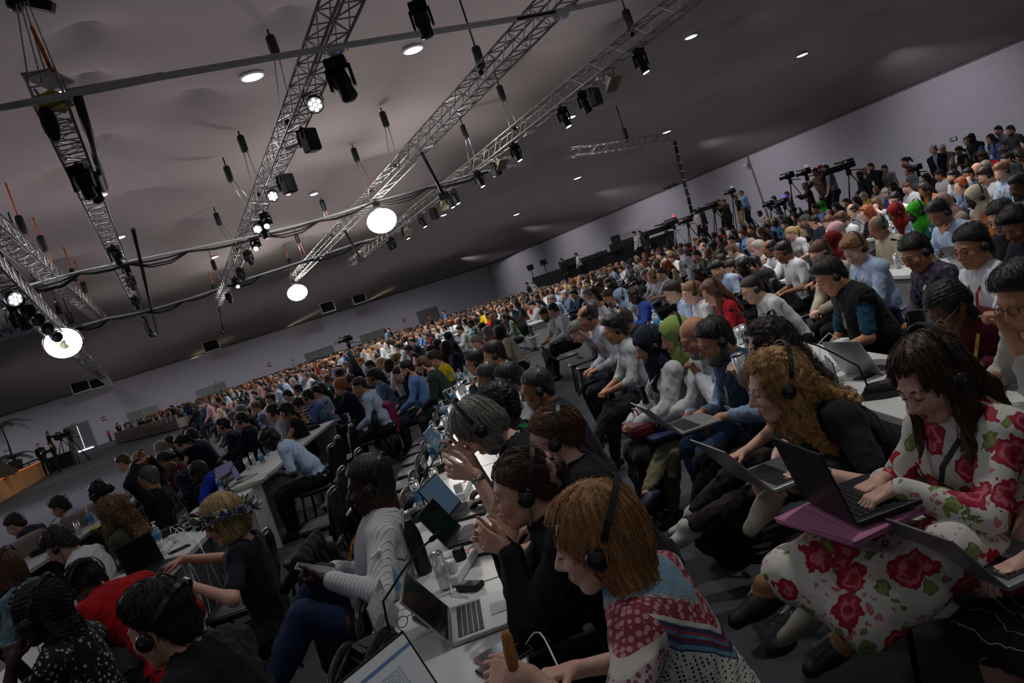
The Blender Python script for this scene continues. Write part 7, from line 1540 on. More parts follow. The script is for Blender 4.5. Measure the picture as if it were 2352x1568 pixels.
stand(1748, 490, 33, 190, 'man in a white shirt sitting high beside the cameras', 'b', 'thick', 'k', SHIRT('#b9bcc2', 2), arms='front', lan='#c05a50'); stand(1815, 461, 31, 180, 'operator in a grey plaid shirt with a shoulder camera', 'w', 'short', 'n', SHIRT('#6a6f72', 1), arms='camera', floor=.4); stand(1783, 464, 31.5, 175, 'operator with headphones holding a camera with a furry microphone', 'w', 'short', 'k', TEE('#4a5568', 2), arms='camera', floor=.4, hs=1)
stand(1855, 432, 26, 170, 'operator in a maroon shirt reaching up to a tripod camera', 't', 'short', 'k', TEE('#4a1a22', 2), arms='camera', floor=.45); stand(1877, 394, 25, 195, 'operator in a khaki vest with headphones at the tripod camera', 't', 'crop', 'k', TEE('#1b1b1e', .8, vest='#6f6750'), arms='camera', floor=.45, hs=1); stand(1889, 387, 25.5, 190, 'man in black wearing a red cap by the khaki vest', 'w', 'cap', '#a01c38', TEE('#1a1b1e', 2), floor=.45); stand(1902, 386, 24.5, 160, 'man in a grey t-shirt bending behind the big broadcast camera', 'w', 'short', 'n', TEE('#8a8d92', .8), arms='front', floor=.45)
stand(2003, 378, 23.5, 200, 'man in a black coat sitting high right of the broadcast camera', 'w', 'short', 'k', J(c='#17181c', sl=2, inf=.022, name='coat'), arms='front', floor=.0, beard='#1c1614', lan='#c9c9c0'); stand(2035, 387, 24, 200, 'man in a white jacket right of the coat wearer', 'w', 'short', 'k', J(c='#b4b6b8', sl=2, inf=.022, name='jacket', v=.05, under='#8c8f92')); stand(1990, 390, 24.5, 190, 'bald man in white behind the coat wearer', 'w', 'none', 'k', TEE('#c4c4c6', 2)); stand(1979, 401, 24, 190, 'dark bearded man crouching beside the broadcast tripod', 'b', 'short', 'k', TEE('#23262c', 2), beard='#14110f')
stand(2084, 369, 22.5, 160, 'woman in a pink shirt with a hand to her hair by a small tripod', 'w', 'pony', 'n', SHIRT('#b57a7e', 2), arms='head', sex='f')
stand(2147, 344, 21, 215, 'man in a black suit and blue shirt standing by the blue bin', 'p', 'balding', 'n', SUIT('#17181d', '#8fa5c6'), arms='front', hs=1); stand(2169, 341, 21.5, 200, 'man in a white cap and grey vest', 'o', 'cap', '#d0d2d2', TEE('#c9c9c6', .8, vest='#6f6b66'), arms='front'); stand(2207, 345, 21, 180, 'woman in a black vest top filming with her phone', 'o', 'lowpony', 'n', TEE('#1a1a1e', 0), '#a9a596', arms='phone', sex='f')
o, q = stand(2236, 316, 20.5, 190, 'guard in a blue uniform shirt and dark body vest', 'd', 'crop', 'k', SHIRT('#5a92c2', .85, vest='#191d28'), '#2f5f8c', arms='front', glasses='#1c1c1e', fat=.7); stand(2227, 323, 21.2, 190, 'person with brown hair behind the guard', 'w', 'wavy', 'm', TEE('#b9a48a', 2), sex='f')
stand(2280, 318, 20, 190, 'woman in a blue blouse with long dark hair by the wall', 'w', 'long', 'k', TEE('#6a83c0', 2), arms='down', sex='f', lan='#d0d4d8'); stand(2298, 299, 20, 195, 'man in a pale blue shirt with his back to the guard', 'w', 'short', 'k', SHIRT('#a6b4c6', 2), arms='down'); stand(2326, 298, 19.5, 185, 'bearded man in a dark grey polo at the right wall', 'w', 'short', 'k', SHIRT('#4a4c52', .85), arms='down', beard='#1a1614')
stand(269, 976, 62, -30, 'man in a suit seated alone by the fire extinguisher', 'w', 'short', 'k', SUIT('#15171d'), arms='front'); stand(402, 955, 56, 190, 'woman in black crouching before the covered armchairs', 'w', 'pony', 'k', TEE('#15161a', 2), arms='front', sex='f')
# labels that came out alike: tell them apart by their order from the left
for s, L in LABELS.items():
    L.sort(key=lambda q: q[0])
    for i, (x, o) in enumerate(L): o['label'] = s if len(L) == 1 else '%s, %s from left' % (s, KW[i] if i else 'first')
# ---------------------------------------------------------------- the rest of the crowd, seat by seat along the curved rows
POLY = [(13, 9.5), (12.6, 16.3), (10.2, 22.3), (9.2, 27), (9.4, 33), (8.5, 40), (2.2, 46.5), (0, 80), (-18, 78), (-33, 67), (-31, 63.5), (-21, 52.5), (-12, 38.5), (-6.2, 22), (-4.0, 15), (-1.5, 14.5), (1.2, 14.5), (4.5, 9.5)]
def inside(x, y):
    c = False; j = len(POLY) - 1
    for i in range(len(POLY)):
        (a, b), (p, q) = POLY[i], POLY[j]
        if (b > y) != (q > y) and x < (p - a) * (y - b) / (q - b) + a: c = not c
        j = i
    return c
SEATS = []
for k in range(-9, 9):
    for row in (.62, 1.5):
        y = 9.6
        while y < 80:
            y += rng.uniform(.58, .74) * (1 if y < 40 else 1.15); x = rowx(k, y) + row + rng.uniform(-.06, .06)
            if not inside(x, y) or rng.random() < .06: continue
            d = rowdir(k, y); f = Vector((-d.y, d.x)); yw = math.atan2(f.y, f.x); hd = Vector((x + f.x * .2, y + f.y * .2, 1.2)); q = proj(hd)
            if q is None or not (-15 < q[0] < 2367 and -15 < q[1] < 1580): continue
            ok = True; s = .3 * FOC / q[2]
            for (ex, ey, ed), eo in PEOPLE:
                es = .3 * FOC / ed
                if abs(eo.location.x - x) < .5 and abs(eo.location.y - y) < .5: ok = False; break
                dx, dy = ex - q[0], ey - q[1]; u = dx * CR - dy * SR; v = dx * SR + dy * CR
                if q[2] < ed + .3 and abs(u) < s * .95 + es * .35 and -s * .6 - es * .3 < v < s * 2.6: ok = False; break
                if q[2] >= ed and math.hypot(dx, dy) < es * .35: ok = False; break
            if ok: SEATS.append((q[2], x, y, yw, q))
SEATS.sort(key=lambda t: t[0])
TMP = []
for sex, pose, st in (('m', 'table', 'short'), ('m', 'lap', 'short'), ('m', 'chin', 'short'), ('f', 'table', 'wavy'), ('f', 'lap', 'wavy'), ('f', 'clasp', 'wavy')):
    S = dict(sex=sex, lean=.28 if pose != 'lap' else .12, hp=.25, hy=0, hair='none', hs=1, top=dict(TEE('#808080', 1.9), collar=sex == 'm'), bot=PANT('#1b1d24'), sd=len(TMP), **POSES[pose])
    o, B = person((60, -30), S, .017, .017); hm = {}
    for h in (('short', 'side', 'crop', 'balding', 'curlyshort', 'thick') if sex == 'm' else ('wavy', 'bob', 'long', 'updo', 'lowpony', 'curlyshort', 'bun', 'hijab')):
        V, F = hair_field(h, .013, B['head'], B['RH'], B).mesh(); t = mesh_obj('hair', V, F, hairm('#15120f')); hm[h] = t.data; bpy.data.objects.remove(t)
    TMP.append((o, hm, sex))
SKC = ['#d3a58d', '#dcb09c', '#b98565', '#96684c', '#5d3d2c', '#3a261c']; CCH = ['white'] * 6 + ['black'] * 9 + ['navy'] * 6 + ['charcoal'] * 6 + ['light blue'] * 3 + ['pale grey'] * 2 + ['grey', 'blue', 'red', 'olive', 'green', 'beige', 'pink', 'maroon', 'purple', 'teal', 'royal blue', 'brown', 'yellow']
def omat(o, m): o.material_slots[0].link = 'OBJECT'; o.material_slots[0].material = m
GEN = {}; NIND = max(0, 300 - len(PEOPLE))
for (dd, x, y, yw, q) in SEATS[:NIND]:
    root, hm, sex = TMP[rng.randrange(6)]; o = root.copy(); C.objects.link(o); o.location = (x, y, 0); o.rotation_euler = (0, 0, yw - PI / 2 + rng.uniform(-.15, .15)); z = rng.uniform(.94, 1.05); o.scale = (z, z, z)
    omat(o, skin(rng.choice(SKC))); col = rng.choice(CCH); hc = rng.choice('kkkknnnmmlygg'); st = rng.choice(list(hm)); hs = rng.random() < .55
    for ch in root.children:
        n = ch.name.split('.')[0]
        if n == 'headset' and not hs: continue
        c = ch.copy(); C.objects.link(c); c.parent = o
        if n == 'shirt': omat(c, cloth(PAL[col]))
    h = bpy.data.objects.new('headscarf' if st == 'hijab' else 'hair', hm[st]); C.objects.link(h); h.parent = o; omat(h, hairm(HC[hc][1]) if st != 'hijab' else cloth(rng.choice(list(HJ.values()))))
    s = '%s %s in %s%s, %s' % ('%s haired' % HC[hc][0] if st != 'hijab' else 'scarfed', 'woman' if sex == 'f' else 'man', col, ' with headset' if hs else '', landmark(q)); o['category'] = 'person'; GEN.setdefault(s, []).append((q[0], o))
for s, L in GEN.items():
    L.sort(key=lambda t: t[0])
    for i, (x, o) in enumerate(L): o['label'] = s if len(L) == 1 else '%s, %s from left' % (s, (KW[i] if i else 'first') if i < 15 else 'far')
    for x, o in L: o['group'] = 'seated listeners in the far rows'
for root, hm, sex in TMP:
    for ch in list(root.children): bpy.data.objects.remove(ch)
    bpy.data.objects.remove(root)
# farther heads than these: one body of people nobody would count
lowV = []
for sex, st in (('m', 'short'), ('f', 'wavy'), ('m', 'balding'), ('f', 'updo')):
    S = dict(sex=sex, lean=.3, hp=.25, **POSES['table']); B = skeleton(S); parts = []
    parts.append(Field(head_prims(B['head'], B['RH'], B['nb'], sex) + sum((arm_prims(B, n, 1., 1., 2.) for n in 'LR'), []), .034).mesh()); P = inflate(torso_prims(B, 1., sex, .2), .012)
    for n in 'LR': P += arm_prims(B, n, 1., infl=.016, t1=1.6)
    parts.append(Field(P, .055).mesh()); parts.append(hair_field(st, .034, B['head'], B['RH'], B).mesh()); lowV.append(parts)
far_m = [skin(c) for c in SKC] + [cloth(PAL[c]) for c in dict.fromkeys(CCH)] + [hairm(HC[h][1]) for h in 'knmlygr']; cl = list(dict.fromkeys(CCH)); VV, FF, MI = [], [], []; off = 0
for (dd, x, y, yw, q) in SEATS[NIND:]:
    parts = lowV[rng.randrange(4)]; a = yw - PI / 2 + rng.uniform(-.3, .3); z = rng.uniform(.93, 1.06); ca, sa = math.cos(a) * z, math.sin(a) * z
    ids = (rng.randrange(6), 6 + cl.index(rng.choice(CCH)), 6 + len(cl) + rng.choice((0, 0, 0, 1, 1, 2, 3, 4, 5, 6)))
    for (V, F), mi in zip(parts, ids):
        W = np.stack([V[:, 0] * ca - V[:, 1] * sa + x, V[:, 0] * sa + V[:, 1] * ca + y, V[:, 2] * z], 1); VV.append(W); FF.append(F + off); MI.append(np.full(len(F), mi)); off += len(W)
crowd = mesh_obj('crowd', np.concatenate(VV), np.concatenate(FF), far_m, mi=np.concatenate(MI)); tag(crowd, 'mass of seated listeners filling the far rows up to the left wall', 'crowd', kind='stuff')
# ---------------------------------------------------------------- covered armchairs at the far front, stage, planting
cov = mat('taupe cover', '#8a7c76', .9, bump=.2, bscale=30)
def armchair():
    r = empty('armchair'); MB().box((0, .02, .22), (.78, .72, .4), None, .05).build('seat', cov, r); MB().box((0, -.34, .5), (.8, .16, .9), None, .05).build('backrest', cov, r)
    for s in (-1, 1): MB().box((s * .37, .0, .36), (.12, .7, .6), None, .04).build('armrest', cov, r)
    MB().box((0, -.425, .42), (.5, .02, .5), None, .008).build('back_panel', mat('taupe pocket', '#746862', .9), r); return r
a0 = None
def place_arm(p, yaw, lab, grp='covered armchairs facing away'):
    global a0
    if a0 is None: a0 = armchair(); r = a0
    else: r = copy_tree(a0)
    r.location = p; r.rotation_euler.z = yaw; tag(r, lab, 'armchair', grp)
A, B_ = Vector((-31.2, 62.2, 0)), Vector((-21.8, 51.3, 0)); dn_ = (B_ - A).normalized(); yw = math.atan2(dn_.y, dn_.x) + 0
for i in range(15): place_arm(A.lerp(B_, i / 14), yw, '%s taupe covered armchair of the far front row, from the left' % KW[i])
for i, (x, y) in enumerate(((-5.85, 7.1), (-5.9, 8.3), (-5.8, 9.4))): place_arm(Vector((x, y, 0)), PI / 2, '%s taupe sofa back before the angola table from the near end' % KW[i], 'sofas before the angola table')
e0, e1 = Vector((-23.3, 34.5, 0)), Vector((-29.0, 48.0, 0)); d = (e1 - e0).normalized(); f0 = e0 - d * 25; n = Vector((-d.y, d.x, 0)); wood = mat('stage veneer', '#a8794a', .5, bump=.1, bscale=8, var=.12)
r = empty('stage_platform', f0); L = (e1 - f0).length; M = Matrix((d, n, Vector((0, 0, 1)))).transposed(); MB().box(M @ Vector((L / 2, .05, .46)), (L, .1, .92), M).build('front_panel', wood, r); MB().box(M @ Vector((L / 2, 6, .9)), (L, 11.9, .08), M).build('deck', mat('stage deck', '#5a4636', .6), r); MB().box(M @ Vector((L - .05, 6, .43)), (.1, 11.8, .86), M).build('end_panel', wood, r)
MB().box(M @ Vector((L / 2, .02, .935)), (L, .06, .02), M).build('edge_light', mat('edge light', '#ff9a50', emit='#ff8a40', estr=.9), r)
for i in range(3): MB().box(M @ Vector((L + .25 + .3 * (2 - i), .9, .15 * (i + 1))), (.32, 1.6, .3 * (i + 1)), M).build('step', wood, r)
tag(r, 'low stage with a wood veneer front at the left edge', 'stage')
for px, dd, lab in (((15, 1083), 39, 'dark wedge monitor on the stage nearer the edge'), ((8, 1092), 37, 'second dark wedge monitor on the stage')):
    q = at_d(*px, dd); q.z = .94; r = empty('stage_monitor', q, .6); b = MB(); b.prism([(-.45, 0), (.45, 0), (.45, .25), (-.2, .75), (-.45, .6)], -.4, .4, Matrix.Rotation(PI / 2, 3, 'X')); b.build('cabinet', mat('monitor', '#2a2324', .6), r); tag(r, lab, 'loudspeaker')
def palm(px, dd, n, hgt, lab, L=1.6):
    q = at_d(*px, dd); q.z = .945; hgt -= .8; g = random.Random(len(lab)); r = empty('potted_palm', q); MB().lathe([(.0, 0), (.28, 0), (.36, .5), (.33, .5), (.0, .45)], n=16).build('pot', mat('pot', '#2a2622', .7), r); MB().tube([(0, 0, .4), (.05, 0, hgt * .6), (0, .05, hgt)], [.07, .05, .04], 8).build('trunk', mat('palm trunk', '#2c241c', .9), r)
    for i in range(n):
        a = 2 * PI * i / n + g.uniform(-.2, .2); e = g.uniform(.2, 1.1); m = MB(); P = [Vector((math.cos(a) * L * t * math.cos(e * (1 - t * .5)), math.sin(a) * L * t * math.cos(e * (1 - t * .5)), hgt + L * (math.sin(e) * t - .75 * t * t))) for t in np.linspace(0, 1, 9)]; m.tube(P, .012, 4)
        for j in range(1, 9):
            t = (P[j] - P[j - 1]).normalized(); s_ = t.cross(Vector((0, 0, 1))).normalized()
            for sg in (-1, 1):
                for kk in (0, .5): b = P[j - 1].lerp(P[j], kk); tip = b + (s_ * sg * .8 + t * .6 - Vector((0, 0, .35))) * .42; w = t * .022; m.add([b - w, b + w, tip], [(0, 1, 2)])
        m.build('frond', mat('palm leaf', '#2c3a24', .6), r)
    tag(r, lab, 'palm')
palm((4, 985), 52, 12, 3.6, 'tall dark palm in a pot behind the stage at the left edge', 2.0); palm((-14, 1045), 48, 10, 1.4, 'low leafy palm beside the tall palm', 1.2); palm((30, 1046), 46, 10, 1.5, 'low bushy plant by the railing', 1.1)
a, b = at_d(36, 1063, 52), at_d(85, 1040, 52); r = empty('railing', (a.x, a.y, 0)); v = Vector((b.x - a.x, b.y - a.y, 0)); MB().tube([Vector((0, 0, .95)), v + Vector((0, 0, 1.05))], .05, 6).build('handrail', dark, r)
for t in (0, .5, 1): MB().tube([v * t, v * t + Vector((0, 0, 1.))], .04, 6).build('post', dark, r)
tag(r, 'black handrail behind the man in the black jacket', 'railing')
# ---------------------------------------------------------------- television cameras
def tv_camera(px, dd, zfoot, lab, s=1., yaw=PI, big=False, light=None, feet=True, pale=False):
    q = at_d(*px, dd); r = empty('television_camera', (q.x, q.y, zfoot)); hgt = q.z - zfoot; lm = mat('tripod grey', '#8a8c8e', .4, .5) if pale else blk; Y = rotz(yaw - PI / 2)
    for i in range(3):
        a = yaw + PI / 6 + i * 2 * PI / 3; k = .42 * min(hgt, 1.6) ; b_ = MB().tube([(0, 0, hgt - .22 * s), (k * math.cos(a), k * math.sin(a), .05)], .028 * s, 6).build('tripod_leg', lm, r); MB().sphere((k * math.cos(a), k * math.sin(a), .045), .045, 8).build('foot', blk, b_)
    MB().lathe([(.0, -.12), (.09 * s, -.12), (.11 * s, 0), (.06 * s, .1), (.0, .1)], (0, 0, hgt - .2 * s), 12).build('pan_head', blk, r); MB().tube([(0, 0, hgt - .15 * s), Y @ Vector((.12, -.7 * s, 0)) + Vector((0, 0, hgt - .3 * s))], .016, 6).build('pan_bar', blk, r)
    b_ = MB(); b_.box(Y @ Vector((0, -.05 * s, 0)) + Vector((0, 0, hgt + .02)), (.2 * s, .55 * s, .24 * s), Y, .03); body = b_.build('camera_body', blk, r)
    Ml = Y @ Matrix.Rotation(-PI / 2, 3, 'X'); ln = (.75 if big else .3) * s; m = MB()
    if big: m.box(Y @ Vector((0, .2 * s + ln / 2, 0)) + Vector((0, 0, hgt + .02)), (.24 * s, ln, .24 * s), Y, .02); m.lathe([(.0, 0), (.15 * s, 0), (.17 * s, .16 * s), (.14 * s, .16 * s), (.12 * s, .05), (.0, .05)], Y @ Vector((0, .2 * s + ln, 0)) + Vector((0, 0, hgt + .02)), 14, Ml)
    else: m.lathe([(.0, 0), (.07 * s, 0), (.075 * s, ln * .6), (.1 * s, ln), (.085 * s, ln), (.07 * s, ln * .8), (.0, ln * .8)], Y @ Vector((0, .2 * s, 0)) + Vector((0, 0, hgt + .02)), 14, Ml)
    m.build('lens', mat('lens barrel', '#26272a', .35), r); MB().tube([Y @ Vector((0, .15 * s, 0)) + Vector((0, 0, hgt + .14 * s)), Y @ Vector((0, .1 * s, 0)) + Vector((0, 0, hgt + .24 * s)), Y @ Vector((0, -.2 * s, 0)) + Vector((0, 0, hgt + .24 * s)), Y @ Vector((0, -.25 * s, 0)) + Vector((0, 0, hgt + .14 * s))], .022 * s, 6).build('handle', blk, r)
    MB().box(Y @ Vector((-.16 * s, -.1 * s, 0)) + Vector((0, 0, hgt + .2 * s)), (.1 * s, .28 * s, .1 * s), Y, .02).build('viewfinder', blk, r); MB().tube([Y @ Vector((.1 * s, .0, 0)) + Vector((0, 0, hgt + .2 * s)), Y @ Vector((.1 * s, .4 * s, 0)) + Vector((0, 0, hgt + .24 * s))], .03 * s, 8).build('microphone', blk, r)
    if light: MB().box(Y @ Vector((0, -.15 * s, 0)) + Vector((0, 0, hgt + .36 * s)), (.16 * s, .05, .1 * s), Y).build('tally_light', mat('tally ' + light, light, emit=light, estr=3. if light != '#c8d0d8' else .4), r)
    tag(r, lab, 'camera', 'television cameras on tripods'); return r
tv_camera((797, 781), 24, 0, 'camera on a tall tripod standing among the seated crowd', .55, PI + .3)
m = MB(); q = at_d(812, 838, 24); m.lathe([(.04, .4), (.1, .15), (.24, -.5), (.22, -.5), (.08, .15)], n=10); o = m.build('rain_cover', mat('dark cover', '#14181c', .7)); o.location = (q.x, q.y, q.z + .05); tag(o, 'dark cloth hanging from the tripod in the crowd', 'cover')
tv_camera((158, 996), 49, 0, 'large broadcast camera on a tripod left of the grey door', 1.25, 2.6, True); tv_camera((137, 1000), 50.5, .9, 'second broadcast camera behind the large one by the door', 1.0, 2.4)
for px, dd, z, lab, s, big, li in (((1528, 524), 41, .3, 'long box lens camera with a red lamp by the booth', 1.15, True, None), ((1545, 512), 40.5, .3, 'camera with a red tally lamp on grey tripod legs', .95, False, '#ff2a1a'), ((1578, 508), 39, .5, 'camera left of the capped man', .9, False, None), ((1638, 474), 36.5, .95, 'camera with a long white zoom lens', .8, True, None), ((1680, 442), 36, .95, 'small camera with microphone on a thin tripod', .65, False, '#c8d0d8'), ((1812, 406), 25.5, .45, 'silver lens camera on a tripod left of the maroon shirt', .6, False, None), ((1850, 398), 25, .45, 'camera with a pale light panel and red dot', .6, False, '#c8d0d8'), ((1945, 382), 24, .45, 'big broadcast camera with a long box lens', .78, True, None), ((2106, 388), 22, 0, 'small tripod camera beside the woman in pink', .5, False, None), ((1800, 466), 30.8, .4, 'shoulder camera with a blue screen', .7, False, '#2038ff'), ((1768, 470), 31, .4, 'camera with a furry microphone', .6, False, None)): tv_camera(px, dd, z, lab, s, PI + .1, big, li, pale='grey tripod' in lab)
def plat(c, sx, sy, h, rz, lab):
    r = empty('camera_platform', c, rz); MB().box((0, 0, h - .03), (sx, sy, .06)).build('deck', mat('riser deck', '#1c1d20', .8), r); MB().box((0, 0, (h - .06) / 2), (sx - .1, sy - .1, h - .06)).build('skirt', mat('riser skirt', '#131416', .9), r); tag(r, lab, 'platform')
plat((12.6, 36.8, 0), 6.5, 3.6, .95, -.45, 'black riser under the standing camera crews'); plat((12.0, 31.3, 0), 4.5, 2.2, .4, -.45, 'low riser under the shoulder camera crew'); plat((12.9, 25, 0), 5.6, 2.4, .45, -.35, 'low riser under the maroon shirt operator'); plat((-29.6, 50.4, 0), 1.8, 1.6, .9, .4, 'small black riser left of the grey door')
# black technical booth with desks and two lamp stands
a, b = Vector((2.45, 50, 0)), Vector((10.4, 44.2, 0)); d = (b - a); L = d.length; d /= L; n = Vector((-d.y, d.x, 0)); M = Matrix((d, n, Vector((0, 0, 1)))).transposed(); r = empty('technical_booth', a); bm_ = mat('booth black', '#15161a', .8)
MB().box(M @ Vector((L / 2, 0, 1.02)), (L, .12, 2.04), M).build('front_panel', bm_, r); MB().box(M @ Vector((.06, 1.6, 1.02)), (.12, 3.1, 2.04), M).build('side_panel', bm_, r); MB().box(M @ Vector((L / 2, 1.7, .4)), (L - .3, 2.9, .8), M).build('raised_floor', bm_, r); MB().box(M @ Vector((L / 2, .45, 1.9)), (L - .4, .7, .06), M).build('desk', bm_, r); tag(r, 'long black booth wall behind the seated crowd', 'booth')
for px, s, lab in (((1305, 592), (1.3, .5, .5), 'sound desk with dark cover on the booth at left'), ((1362, 583), (1.6, .5, .28), 'grey mixing desk on the booth, middle'), ((1425, 552), (1.4, .5, .5), 'rack of electronics on the booth near the right end'), ((1412, 543), (.5, .4, .9), 'tall cable rack on the booth near the right end')):
    q = at_d(*px, 46.2 if px[0] > 1330 else 48.2); r = empty('equipment_rack', (q.x, q.y, 1.93)); MB().box((0, 0, s[2] / 2), s, None, .03).build('case', mat('rack', '#202226', .5), r)
    for i in range(5): MB().box((-s[0] * .4 + s[0] * .2 * i, -s[1] / 2 - .01, s[2] * .55), (s[0] * .12, .02, s[2] * .5)).build('module', mat('rack module', '#3a3d42', .4), r)
    tag(r, lab, 'equipment')
for px, lab in (((1218, 614), 'small floodlight on a thin stand at the booth corner, left one'), ((1248, 602), 'small floodlight on a thin stand at the booth corner, right one')):
    q = at_d(*px, 50.5); r = empty('stand_lamp', (q.x, q.y, 0)); MB().tube([(0, 0, 0), (0, 0, q.z)], .03, 6).build('pole', blk, r); MB().box((0, 0, q.z), (.42, .2, .34), Matrix.Rotation(.3, 3, 'X'), .03).build('lamp_head', blk, r); MB().box((0, -.11, q.z - .02), (.34, .02, .26)).build('glass', offm, r); tag(r, lab, 'lamp')
# blue bin, security camera, wheelchair, bags
q = at_d(2135, 412, 21); r = empty('waste_bin', (q.x, q.y, 0), .3); b_ = MB(); b_.lathe([(.0, 0), (.36, 0), (.46, 1.0), (.44, 1.0), (.0, .98)], n=4); b_.build('body', mat('blue plastic', '#1f3f8a', .4), r); MB().box((0, 0, 1.04), (.72, .72, .07), rotz(PI / 4), .02).build('lid', mat('blue plastic'), r); tag(r, 'blue waste bin left of the man in a black suit', 'bin')
p, n_ = on_wall((1722, 372), Q0, DR, .5); r = empty('security_camera', p); MB().lathe([(.0, 0), (.16, 0), (.18, .2), (.12, .3), (.0, .3)], (0, 0, -.3), 12).build('dome', mat('white plastic'), r); MB().tube([(0, 0, 0), -n_ * .45 + Vector((0, 0, .1))], .05, 6).build('bracket', mat('white plastic'), r); tag(r, 'white dome camera high on the right wall', 'camera')
q = at_d(1195, 793, 21.5); r = empty('wheelchair', (q.x, q.y, 0), 1.0)
for s in (-.3, .3):
    w_ = MB().tube([(s, .31 * math.cos(a), .31 + .31 * math.sin(a)) for a in np.linspace(0, 2 * PI, 29)[:-1]], .02, 6, True).build('wheel', mat('tyre', '#8e9094', .5), r); m = MB()
    for i in range(14): a = i * PI / 7; m.tube([(s, 0, .31), (s, .3 * math.cos(a), .31 + .3 * math.sin(a))], .004, 4)
    m.build('spokes', mat('spoke steel', '#7d8084', .3, .9), w_)
MB().box((0, 0, .5), (.5, .45, .05), None, .015).build('seat', blk, r); MB().box((0, -.25, .75), (.5, .04, .5), None, .015).build('backrest', blk, r)
for s in (-.24, .24): MB().tube([(s, .2, .5), (s, .35, .3), (s, .42, .12)], .015, 6).build('footrest', blk, r); MB().tube([(s, -.25, .95), (s, -.4, .97)], .015, 6).build('push_handle', blk, r)
tag(r, 'wheelchair with grey wheels beside the white desk end', 'wheelchair')
def backpack(p, yaw, col, lab, s=1.):
    V, F = Field([E((0, 0, .24 * s), (.16 * s, .12 * s, .25 * s)), E((0, .1 * s, .17 * s), (.12 * s, .07 * s, .14 * s))], .012, (lambda X, Y, Z: .004 - Z + 0 * X,), wrinkle(.006, 5)).mesh(); o = mesh_obj('backpack', V, F, cloth(col)); o.location = p; o.rotation_euler.z = yaw; tag(o, lab, 'backpack')
    for sx in (-.07, .07): MB().tube([(sx * s, -.1 * s, .42 * s), (sx * s, -.2 * s, .3 * s), (sx * s, -.12 * s, .08 * s)], .014, 6).build('strap', cloth(col), o)
    MB().tube([(-.04, 0, .47 * s), (0, 0, .53 * s), (.04, 0, .47 * s)], .01, 6).build('top_handle', cloth(col), o)
backpack((-2.0, 7.5, 0), .5, '#14161a', 'black backpack under the chair behind the costa rica plate'); backpack((-2.15, 11.6, 0), 0, '#4a4f45', 'grey green backpack under the second empty chair', .9); backpack(at_z(1690, 1290, 0) , .6, '#121316', 'black backpack on the floor by the bare knees', 1.1); q = at_z(2350, 1540, 0); backpack((1.15, 1.75, 0), .3, '#15181c', 'dark bag under the chair of the floral dress woman', .8)
for xy, col, lab, rz in (((2.3, 5.65), '#1b2444', 'navy jacket over a chair back on the right', PI / 2), ((-2.2, 11.0), '#7a1f4a', 'magenta scarf hanging from a chair by the blue shirt man', PI / 2)):
    V, F = Field([T((-.17, -.26, .84), (.17, -.26, .84), .035), T((-.12, -.3, .8), (-.14, -.31, .45), .05), T((.1, -.3, .8), (.12, -.31, .42), .06), T((0, -.3, .8), (0, -.31, .5), .05)], .012, (), wrinkle(.006, 6)).mesh(); o = mesh_obj('jacket' if 'jacket' in lab else 'scarf', V, F, cloth(col)); o.location = (*xy, 0); o.rotation_euler.z = rz; tag(o, lab, 'clothing')
m = MB(); m.tube([(-.1, -.26, .5), (-.12, -.27, .75), (0, -.29, .86), (.1, -.27, .7), (.12, -.26, .5)], .012, 6); m.box((0, -.25, .45), (.3, .1, .22), None, .03); o = m.build('shoulder_bag', mat('brown leather', '#5c3a22', .5)); o.location = (2.38, 5.05, 0); o.rotation_euler.z = PI / 2 + .2; tag(o, 'brown bag with a strap looped over a chair back', 'bag')
r = empty('notepad', at_d(1228, 772, 13.9), .3); MB().box((0, 0, 0), (.22, .3, .008)).build('pages', mat('paper', '#d8dad4'), r); MB().box((0, 0, -.006), (.23, .31, .004)).build('cover', mat('pad back', '#77736a'), r); tag(r, 'white pad on the knee of the man writing', 'notepad')
p = at_d(1705, 1205, 3.3); V, F = Field([E((0, 0, .14), (.09, .07, .15))], .008, (lambda X, Y, Z: .003 - Z + 0 * X,), wrinkle(.02, 8, 1.6)).mesh(); o = mesh_obj('plastic_bag', V, F, mat('film', '#cdd6da', .15, trans=.6)); o.location = (p.x, p.y, 0); tag(o, 'crumpled clear plastic bag behind the raised shoe', 'bag')
for k, n in (('2', 4), ('3', 5), ('4', 5)):   # moving heads washing the seats
    A, B_, x = TR[k]
    for i in range(n): p = A.lerp(B_, (i + .4) / n) + Vector((0, 0, -.9)); spot(p, p + Vector((.8, -.2, -5)), {'2': 420, '3': 640, '4': 860}[k] - 120 * i, 1.8)
for k, n, e in (('0', 2, 34), ('1', 4, 32), ('2', 5, 36), ('3', 5, 42), ('4', 5, 44)):   # added upward fill areas over the trusses, brighten the ceiling lining
    A, B_, x = TR[k]; L = (B_ - A).length
    for i in range(n): p = A.lerp(B_, (i + .5) / n) + Vector((0, 0, .5)); area(p, p + Vector((0, 0, 3)), e, 3.5, L / n, (1, .93, .95))
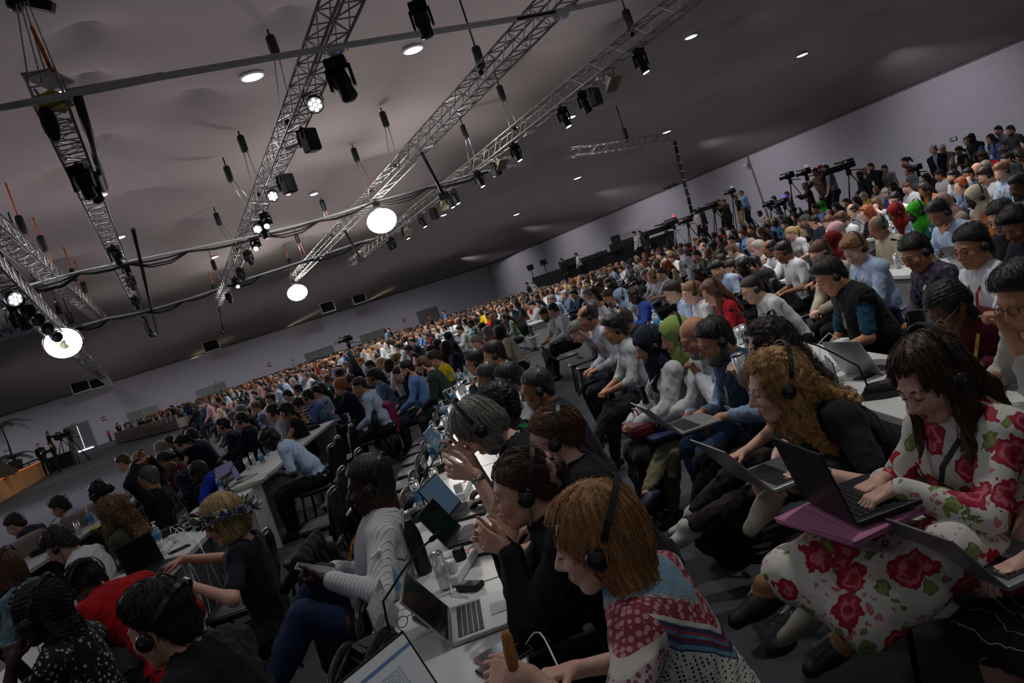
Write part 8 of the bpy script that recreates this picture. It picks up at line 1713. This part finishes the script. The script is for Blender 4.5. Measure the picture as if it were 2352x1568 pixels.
# added grid of unseen fill spots below the lining, stronger near the walls
for gx in range(-4, 5):
    for gy in range(0, 10):
        p = Q0 + DL * (12 + 8.5 * (gx + 4)) + DR * (8 + 11 * gy); w_ = min(side_d(p, Q0, DL), side_d(p, Q0, DR))
        if 4 < p.y < 24 and abs(p.x) < 9: continue
        L = bpy.data.lights.new('lining_fill_spot', 'SPOT'); L.energy = (480 if w_ < 14 else 150) if p.y > -5 else 160; L.spot_size = 2.9; L.spot_blend = .6; L.shadow_soft_size = .3; L.color = (.95, .94, 1); o = bpy.data.objects.new('lining_fill_spot', L); C.objects.link(o); o.location = (p.x, p.y, zc(p.x, p.y, False) - .35)
for p, e in (((-30, 70, 3.4), 170), ((-10, 78, 3.4), 200), ((3, 66, 3.4), 190), ((9, 48, 3.4), 120), ((16, 34, 3.4), 110), ((20, 16, 3.4), 90)): area(p, Vector(p) + Vector((0, 0, 3)), e, 22, 18, (1, .95, .97))  # added areas floating above the seats, stand in for bounce onto the ceiling
for t in (8, 22, 36, 50, 64, 78): p = Q0 + DR * t; p, n = p, on_wall((1700, 400), Q0, DR)[1]; q = p + n * 7 + Vector((0, 0, 6.6)); spot(q, p + Vector((0, 0, 2.6)), 620, 1.7, 1., (.97, .94, 1), .4)  # added wash spots without fixtures, brighten the right wall
area((-22, 22, 5), (0, 10, 1.2), 900, 6, 3, (.86, .78, 1)); spot((-20, 34, 4.8), (-25, 40, .3), 500, 1.1, col=(1, .72, .45))
for x in (480, 690, 850, 960): p, n = on_wall((x, 938 - .333 * (x - 350) - 88), Q0, DL, .9); area(p + Vector((0, 0, -.25)), p + Vector((0, 0, 3)), 5, 5, .3, (1, .8, .5))
for p, e in (((2.3, 4.2, 7.6), 620), ((4.4, 9, 7.8), 560), ((7, 13, 7.8), 420), ((-.2, 6.5, 7.8), 330)): spot(Vector(p), Vector(p) - Vector((.1, 0, 5)), e, 1.25, .9)  # added downlights without fixtures, brighten the near table tops
# ---------------------------------------------------------------- camera and view
cd = bpy.data.cameras.new('camera'); co = bpy.data.objects.new('camera', cd); C.objects.link(co)
cd.sensor_width = 36; cd.sensor_fit = 'HORIZONTAL'; cd.lens = FOC / 2352 * 36; cd.clip_end = 400; cd.clip_start = .05
fwd = Vector((0, math.cos(PITCH), -math.sin(PITCH))); up0 = Vector((0, math.sin(PITCH), math.cos(PITCH))); rt0 = Vector((1, 0, 0))
# image right = cos*u - (-)...: u axis lies at angle -ROLL in the picture
rt = rt0 * CR - up0 * SR; up = rt0 * SR + up0 * CR
# picture x = u*CR - v*SR ; picture up = u*SR + v*CR
co.matrix_world = Matrix(((rt.x, up.x, -fwd.x, 0), (rt.y, up.y, -fwd.y, 0), (rt.z, up.z, -fwd.z, CAMZ), (0, 0, 0, 1)))
sc = bpy.context.scene; sc.camera = co
w = bpy.data.worlds.new('World'); sc.world = w; w.use_nodes = True; w.node_tree.nodes['Background'].inputs[0].default_value = (.02, .02, .022, 1)
sc.view_settings.view_transform = 'Standard'; sc.view_settings.look = 'None'; sc.view_settings.gamma = 1; sc.view_settings.exposure = -.22
sc.cycles.use_denoising = True; sc.cycles.use_adaptive_sampling = True; sc.cycles.adaptive_threshold = .04; sc.cycles.max_bounces = 5; sc.cycles.diffuse_bounces = 2; sc.cycles.glossy_bounces = 2; sc.cycles.transmission_bounces = 4; sc.cycles.sample_clamp_indirect = 4; sc.cycles.use_light_tree = True
